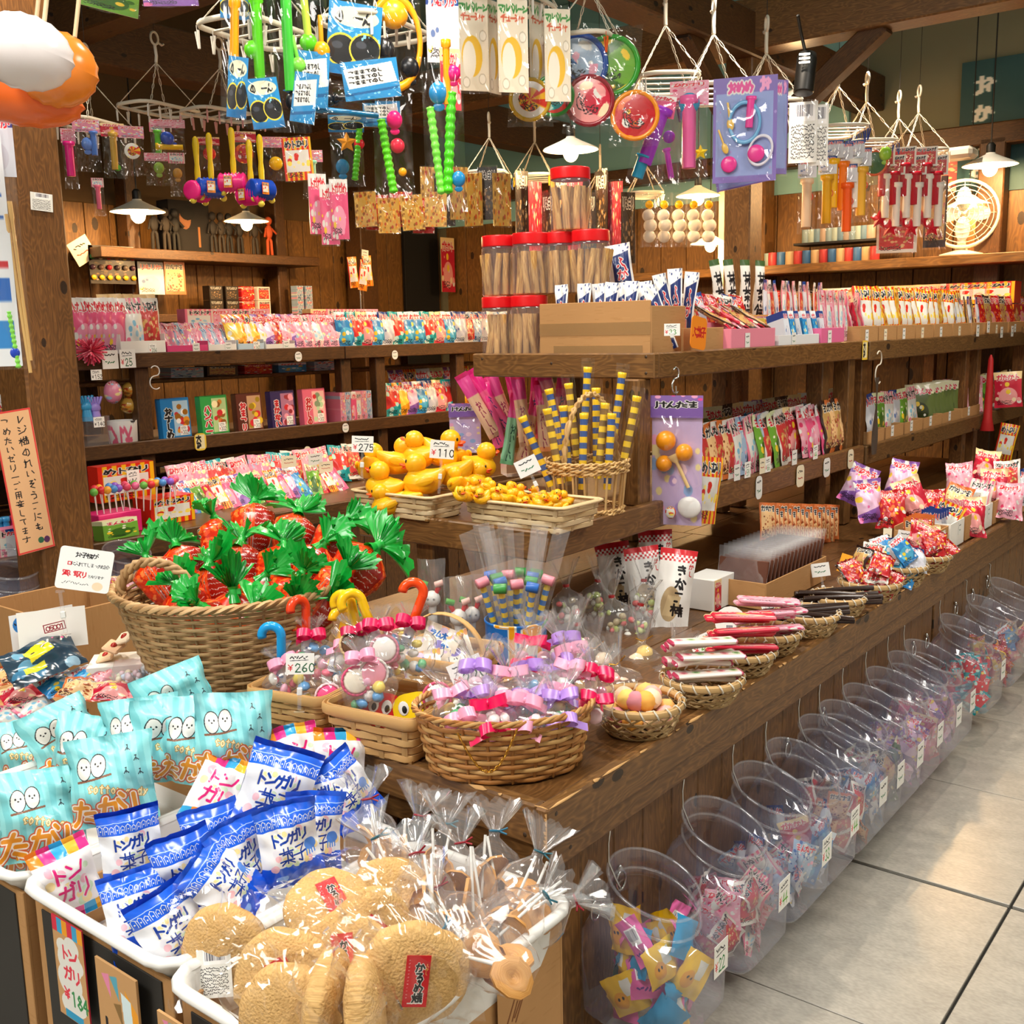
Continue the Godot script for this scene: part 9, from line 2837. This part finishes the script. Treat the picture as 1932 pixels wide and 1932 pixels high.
func far_goods() -> void:
	pendant(pd(260, 400, 5.0), 1.15, 0.54, "near the wall boards behind the left shelf")
	pendant(pd(465, 418, 5.3), 1.0, 0.54, "before the dark picture box")
	pendant(pd(742, 418, 5.6), 0.9, 0.48, "half hidden by gold packs")
	pendant(pd(1077, 283, 4.6), 1.1, 0.60, "above the stack of stick jars")
	pendant(pd(1317, 370, 5.0), 0.95, 0.54, "below the pink wand bag")
	pendant(pd(1868, 312, 4.85), 1.1, 0.60, "above the electric fan")
	pendant(pd(1828, 388, 5.15), 0.95, 0.54, "in front of the electric fan")
	pendant(pd(1500, 188, 4.7), 0.9, 0.48, "by the black track spotlight")
	pendant(pd(1340, 460, 5.3), 0.9, 0.48, "low behind the tea cake packs")
	# track spotlight seen against the end wall
	var sp := pd(1520, 135, 3.6)
	var o := thing("track_spotlight", "black cylinder spotlight with bright slits hanging before the beam brace", "spotlight", xf(sp))
	var b := MB.new()
	b.lathe([Vector2(0, 0.06), Vector2(0.03, 0.06), Vector2(0.034, 0.04), Vector2(0.034, -0.07), Vector2(0.03, -0.075), Vector2(0, -0.075)], 20, Vector3.ZERO, eul(0, 0, -12))
	part("body", b.mesh(), hx("100f0e", 0.4), o)
	var gm := mat(Color(1, 1, 1), 0.4)
	gm.emission_enabled = true
	gm.emission = Color(1, 0.95, 0.85)
	gm.emission_energy_multiplier = 4.0
	for k in 3:
		part("light_slit", boxm(Vector3(0.036, 0.006, 0.004), 0.001), gm, o, xf(Vector3(-0.012, 0.02 + 0.013 * k, 0), facing(sp, 0, 0)) * xf(Vector3(0, 0, 0.035)))
	b = MB.new()
	b.tube([Vector3(0, 0.05, 0), Vector3(-0.05, 0.12, 0), Vector3(-0.12, 0.15, 0.02)], 0.006, 6)
	part("bracket", b.mesh(), hx("100f0e", 0.4), o)
	# end wall: pine shelf, fan, tins, boxes
	var wx := 5.66
	var sh := struct("trim_8", boxm(Vector3(0.3, 0.045, 3.4), 0.003), M.pine)
	sh.position = Vector3(5.53, 1.33, -1.75)
	var fan := thing("electric_fan", "white round electric fan on the pine wall shelf", "fan", xf(Vector3(5.55, 1.353, pxx(1815, 440, 5.55).z), yaw(-70)))
	b = MB.new()
	for k in 7:
		var pts := []
		var r := 0.025 + k * 0.022
		for j in 32:
			pts.append(Vector3(cos(TAU * j / 32) * r, 0.2 + sin(TAU * j / 32) * r, 0.05 - 0.02 * pow(k / 6.0, 2)))
		b.tube(pts, 0.0022 if k < 6 else 0.009, 5, true)
	for k in 12:
		var a := TAU * k / 12
		b.tube([Vector3(cos(a) * 0.02, 0.2 + sin(a) * 0.02, 0.05), Vector3(cos(a) * 0.155, 0.2 + sin(a) * 0.155, 0.03)], 0.0015, 4)
	part("guard", b.mesh(), M.ivory, fan)
	b = MB.new()
	for k in 4:
		var a := TAU * k / 4
		b.ball(Vector3(cos(a) * 0.07, 0.2 + sin(a) * 0.07, 0.02), Vector3(0.06, 0.035, 0.006), 12, 6, eul(0, 0, rad_to_deg(a)))
	part("blades", b.mesh(), hx("b8c4c8", 0.4), fan)
	b = MB.new()
	b.lathe([Vector2(0, 0), Vector2(0.1, 0), Vector2(0.1, 0.012), Vector2(0.03, 0.03), Vector2(0.02, 0.06), Vector2(0.02, 0.16), Vector2(0, 0.16)], 24)
	b.lathe([Vector2(0, -0.06), Vector2(0.035, -0.05), Vector2(0.04, 0.0), Vector2(0, 0.02)], 16, Vector3(0, 0.2, 0), eul(90, 0, 0))
	part("stand", b.mesh(), M.ivory, fan)
	var can := MB.new()
	can.lathe([Vector2(0, 0), Vector2(0.024, 0), Vector2(0.024, 0.07), Vector2(0, 0.07)], 14)
	var cm := can.mesh()
	for k in 26:
		var x := 1450 + k * 8.0
		var p := pxx(x, 495, 5.5 - 0.03 * (k % 2))
		single("wall_tin", cm, hx(["8aa0a0", "b83a3a", "d8d0c0", "3a6a9a", "6a8a5a", "c8a878"][k % 6], 0.4), "small tin or bottle standing on the pine wall shelf", "tin", xf(Vector3(p.x, 1.353, p.z)), "tins on the pine wall shelf")
	single("black_shelf", boxm(Vector3(0.16, 0.012, 0.5), 0.001), hx("141414", 0.5), "thin black shelf board above the tins on the end wall", "shelf", xf(Vector3(5.58, 1.46, pxx(1590, 455, 5.55).z)))
	for k in 12:
		var p := pxx(1520 + k * 11, 455, 5.55)
		single("wall_tin", cm, hx(["9ab0b0", "b8c8b8", "7a9aa8", "c0a890"][k % 4], 0.35), "pale small bottle standing on the thin black shelf", "bottle", xf(Vector3(5.56, 1.4665, p.z)), "bottles on the black shelf")
	var bm := pbox(0.2, 0.1, 0.12)
	for k in 10:
		var p := pxx(1450 + k * 46, 560, 5.3)
		single("wall_box", bm, [M.g12, M.g11, M.g7, M.g3, M.g3, M.g5, M.g5, M.g6, M.g9, M.g9][k], "printed box stacked below the pine wall shelf", "box", xf(Vector3(5.42, 1.12, p.z), yaw(-90)), "boxes below the pine shelf")
		single("wall_box", bm, [M.g9, M.g14, M.g7, M.g3, M.g16, M.g5, M.g12, M.g6, M.g9, M.g9][k], "printed box in the lower layer below the pine shelf", "box", xf(Vector3(5.42, 1.015, p.z), yaw(-90)), "lower boxes below the pine shelf")
	single("wall_counter", boxm(Vector3(0.45, 0.03, 3.4), 0.003), M.pine, "plain pine counter along the end wall", "counter", xf(Vector3(5.45, 0.995, -1.75)))
	# dark teal sign with white lettering, dim pictures under the rafters
	var tp := pic(64, 128, "1c4a50")
	for k in 4:
		tp.glyph(["お", "か", "し", "の"][k], 14, 24 + k * 27, 17, WH, 1.6, 0.0, 0.6)
	single("teal_sign", card(0.5, 0.62, 0.02), cell_mat(tp, 0.6), "dark teal wall sign with white vertical lettering", "sign", xf(Vector3(5.68, 1.66, pxx(1915, 210, 5.68).z), yaw(-90)))
	single("wall_picture", card(0.34, 0.2, 0.01), M.g6, "grey and white picture board under the wall rail", "picture", xf(Vector3(5.68, 1.68, pxx(1800, 210, 5.68).z), yaw(-90)))
	b = MB.new()
	b.box(Vector3.ZERO, Vector3(0.12, 0.05, 0.13), 0.015)
	single("projector_unit", b.mesh(), M.ivory, "small white rounded unit under the rafter by the lamp", "ceiling unit", xf(pd(1812, 290, 4.8)))
	# yellow poster on the pine pillar, white post edge
	var yp := pd(1404, 425, 5.3)
	flat_pack(1404, 425, 62, 110, 5.2, "bright yellow and red printed poster pack by the pine pillar", M.g9)
	b = MB.new()
	b.box(Vector3(0, 0.5, 0), Vector3(0.05, 1.0, 0.05), 0.003)
	single("white_post", b.mesh(), mat(Color(0.85, 0.75, 0.62), 0.6), "pale painted upright beside the yellow poster pack", "post", xf(Vector3(pd(1368, 420, 5.3).x, 0.985, pd(1368, 420, 5.3).z)))
	# back wall: shelf, dark picture box, figures, key-ring rack, boxes, posters
	var ws := struct("trim_9", boxm(Vector3(1.4, 0.05, 0.3), 0.003), M.wood_dark)
	ws.position = Vector3(pz(395, 490, -4.9).x, 1.46, -4.95)
	for xx in [255, 530]:
		post("trim_%d" % (10 if xx == 255 else 11), Vector3(pz(xx, 480, -4.95).x, 0, -4.99), 0.07, 0.1, 2.1, "wood_dark")
	var dk := pic(128, 128, "14100e")
	dk.disc(0.4, 0.36, 0.14, 0.2, Color("8a5a3a"))
	dk.disc(0.46, 0.24, 0.18, 0.14, Color("0c0a09"))
	dk.rect(0.7, 0.5, 0.06, 0.4, Color("8a5a30"))
	var wp := pz(355, 475, -4.9)
	single("picture_box", pbox(0.25, 0.26, 0.1), cell_mat(dk, 0.85), "large dark boxed picture on the back wall shelf", "box", xf(Vector3(wp.x, 1.486, -4.92)))
	b = MB.new()
	b.tube([Vector3(-0.015, 0, 0), Vector3(-0.012, 0.08, 0), Vector3(0, 0.1, 0)], 0.009, 7)
	b.tube([Vector3(0.015, 0, 0), Vector3(0.012, 0.08, 0), Vector3(0, 0.1, 0)], 0.009, 7)
	b.ball(Vector3(0, 0.13, 0), Vector3(0.024, 0.04, 0.016), 10, 8)
	b.tube([Vector3(-0.02, 0.15, 0), Vector3(-0.04, 0.1, 0.01)], 0.006, 6)
	b.tube([Vector3(0.02, 0.15, 0), Vector3(0.045, 0.12, 0.01)], 0.006, 6)
	b.ball(Vector3(0, 0.19, 0), Vector3(0.02, 0.024, 0.02), 10, 8)
	var fm := b.mesh()
	var k2 := 0
	for x in [290, 312, 330, 400, 415, 430, 450, 478, 505]:
		wp = pz(x, 475, -4.88)
		single("toy_figure", fm, hx("b84a1e" if x == 505 else ["1c1714", "2c241c", "151311"][k2 % 3], 0.7), "small orange standing toy figure at the shelf end" if x == 505 else "small dark standing toy figure on the back wall shelf", "toy figure", xf(Vector3(wp.x, 1.486, -4.86)), "" if x == 505 else "dark toy figures")
		k2 += 1
	for q in [[212, 500, 95, 70, M.g18, "dark rack card of coloured key rings"], [165, 470, 45, 45, M.tag_cream, "tilted cream notice on the wall boards"], [285, 525, 55, 60, M.g16, "grey ink drawing poster below the back shelf"], [330, 525, 45, 60, M.g14, "orange printed poster below the back shelf"], [845, 500, 38, 100, M.g5, "tall red and blue card of sweets on the far wall"], [880, 505, 30, 90, M.g11, "tall brown card of sweets on the far wall"]]:
		var p := pz(q[0], q[1], -4.9)
		var kk := mpp(p)
		var c := single("wall_card", card(q[2] * kk, q[3] * kk, 0.004), q[4], q[5], "poster", xf(p - Vector3(0, q[3] * kk / 2, 0), eul(0, 0, 30 if q[0] == 165 else 0)))
		if q[0] == 212:
			for r in 3:
				for j in 6:
					var kb := MB.new()
					kb.ball(Vector3.ZERO, Vector3(0.015, 0.013, 0.008), 8, 6)
					part("key_ring", kb.mesh(), hx([["2a7a3a", "d8d0c0", "c82a2a", "b8885a", "e8d020", "c82a2a"], ["5a3a4a", "8a6a5a", "d82a3a", "5a4a4a", "8a7a6a", "6a4a5a"], ["d8a820", "d8a820", "d8a820", "e0b030", "d8a820", "d8a820"]][r][j], 0.35), c, xf(Vector3(-0.11 + j * 0.044, 0.13 - r * 0.05, 0.008)))
	for k in 8:
		var p := pz(408 + (k % 4) * 30, 555, -4.85)
		single("stock_carton", pbox(0.085, 0.075, 0.06), [M.g18, M.g18, M.g12, M.g6][k % 4], "small dark printed carton stacked below the back shelf", "carton", xf(Vector3(p.x, 1.16 + 0.077 * (k / 4), -4.88)), "dark cartons below the back shelf")
	var wc := single("wall_ledge", boxm(Vector3(3.2, 0.04, 0.35), 0.003), M.wood_dark, "dark wooden ledge along the back wall", "ledge", xf(Vector3(3.9, 1.139, -4.9)))
	for k in 4:
		var p := pz(563 + (k % 2) * 17, 555, -4.85)
		single("stock_carton", pbox(0.05, 0.08, 0.05), M.g15, "pale lilac carton stacked on the back wall ledge", "carton", xf(Vector3(p.x, 1.16 + 0.082 * (k / 2), -4.86)), "lilac cartons on the ledge")
	# dark doorway between the posts
	single("dark_curtain", boxm(Vector3(0.34, 1.75, 0.03), 0.004), hx("0d0c0c", 0.8), "black curtain hanging in the back wall doorway", "curtain", xf(Vector3(pz(795, 480, -5.05).x, 0.9, -5.06)))
func small_signs() -> void:
	var p := pz(57, 907, -2.712)
	var h := 270.0 * mpp(p)
	single("fridge_sign", card(h * 0.27, h, 0.002), M.sign_fridge, "tall orange handwritten sign with red border on the pillar", "sign", xf(p - Vector3(0, h / 2, 0), eul(0, 0, 5)))
	p = pz(78, 383, -2.712)
	single("barcode_sticker", card(0.06, 0.045, 0.0006), M.infolabel, "cream barcode sticker taped to the pillar", "sticker", xf(p - Vector3(0, 0.02, 0), eul(0, 0, -3)))
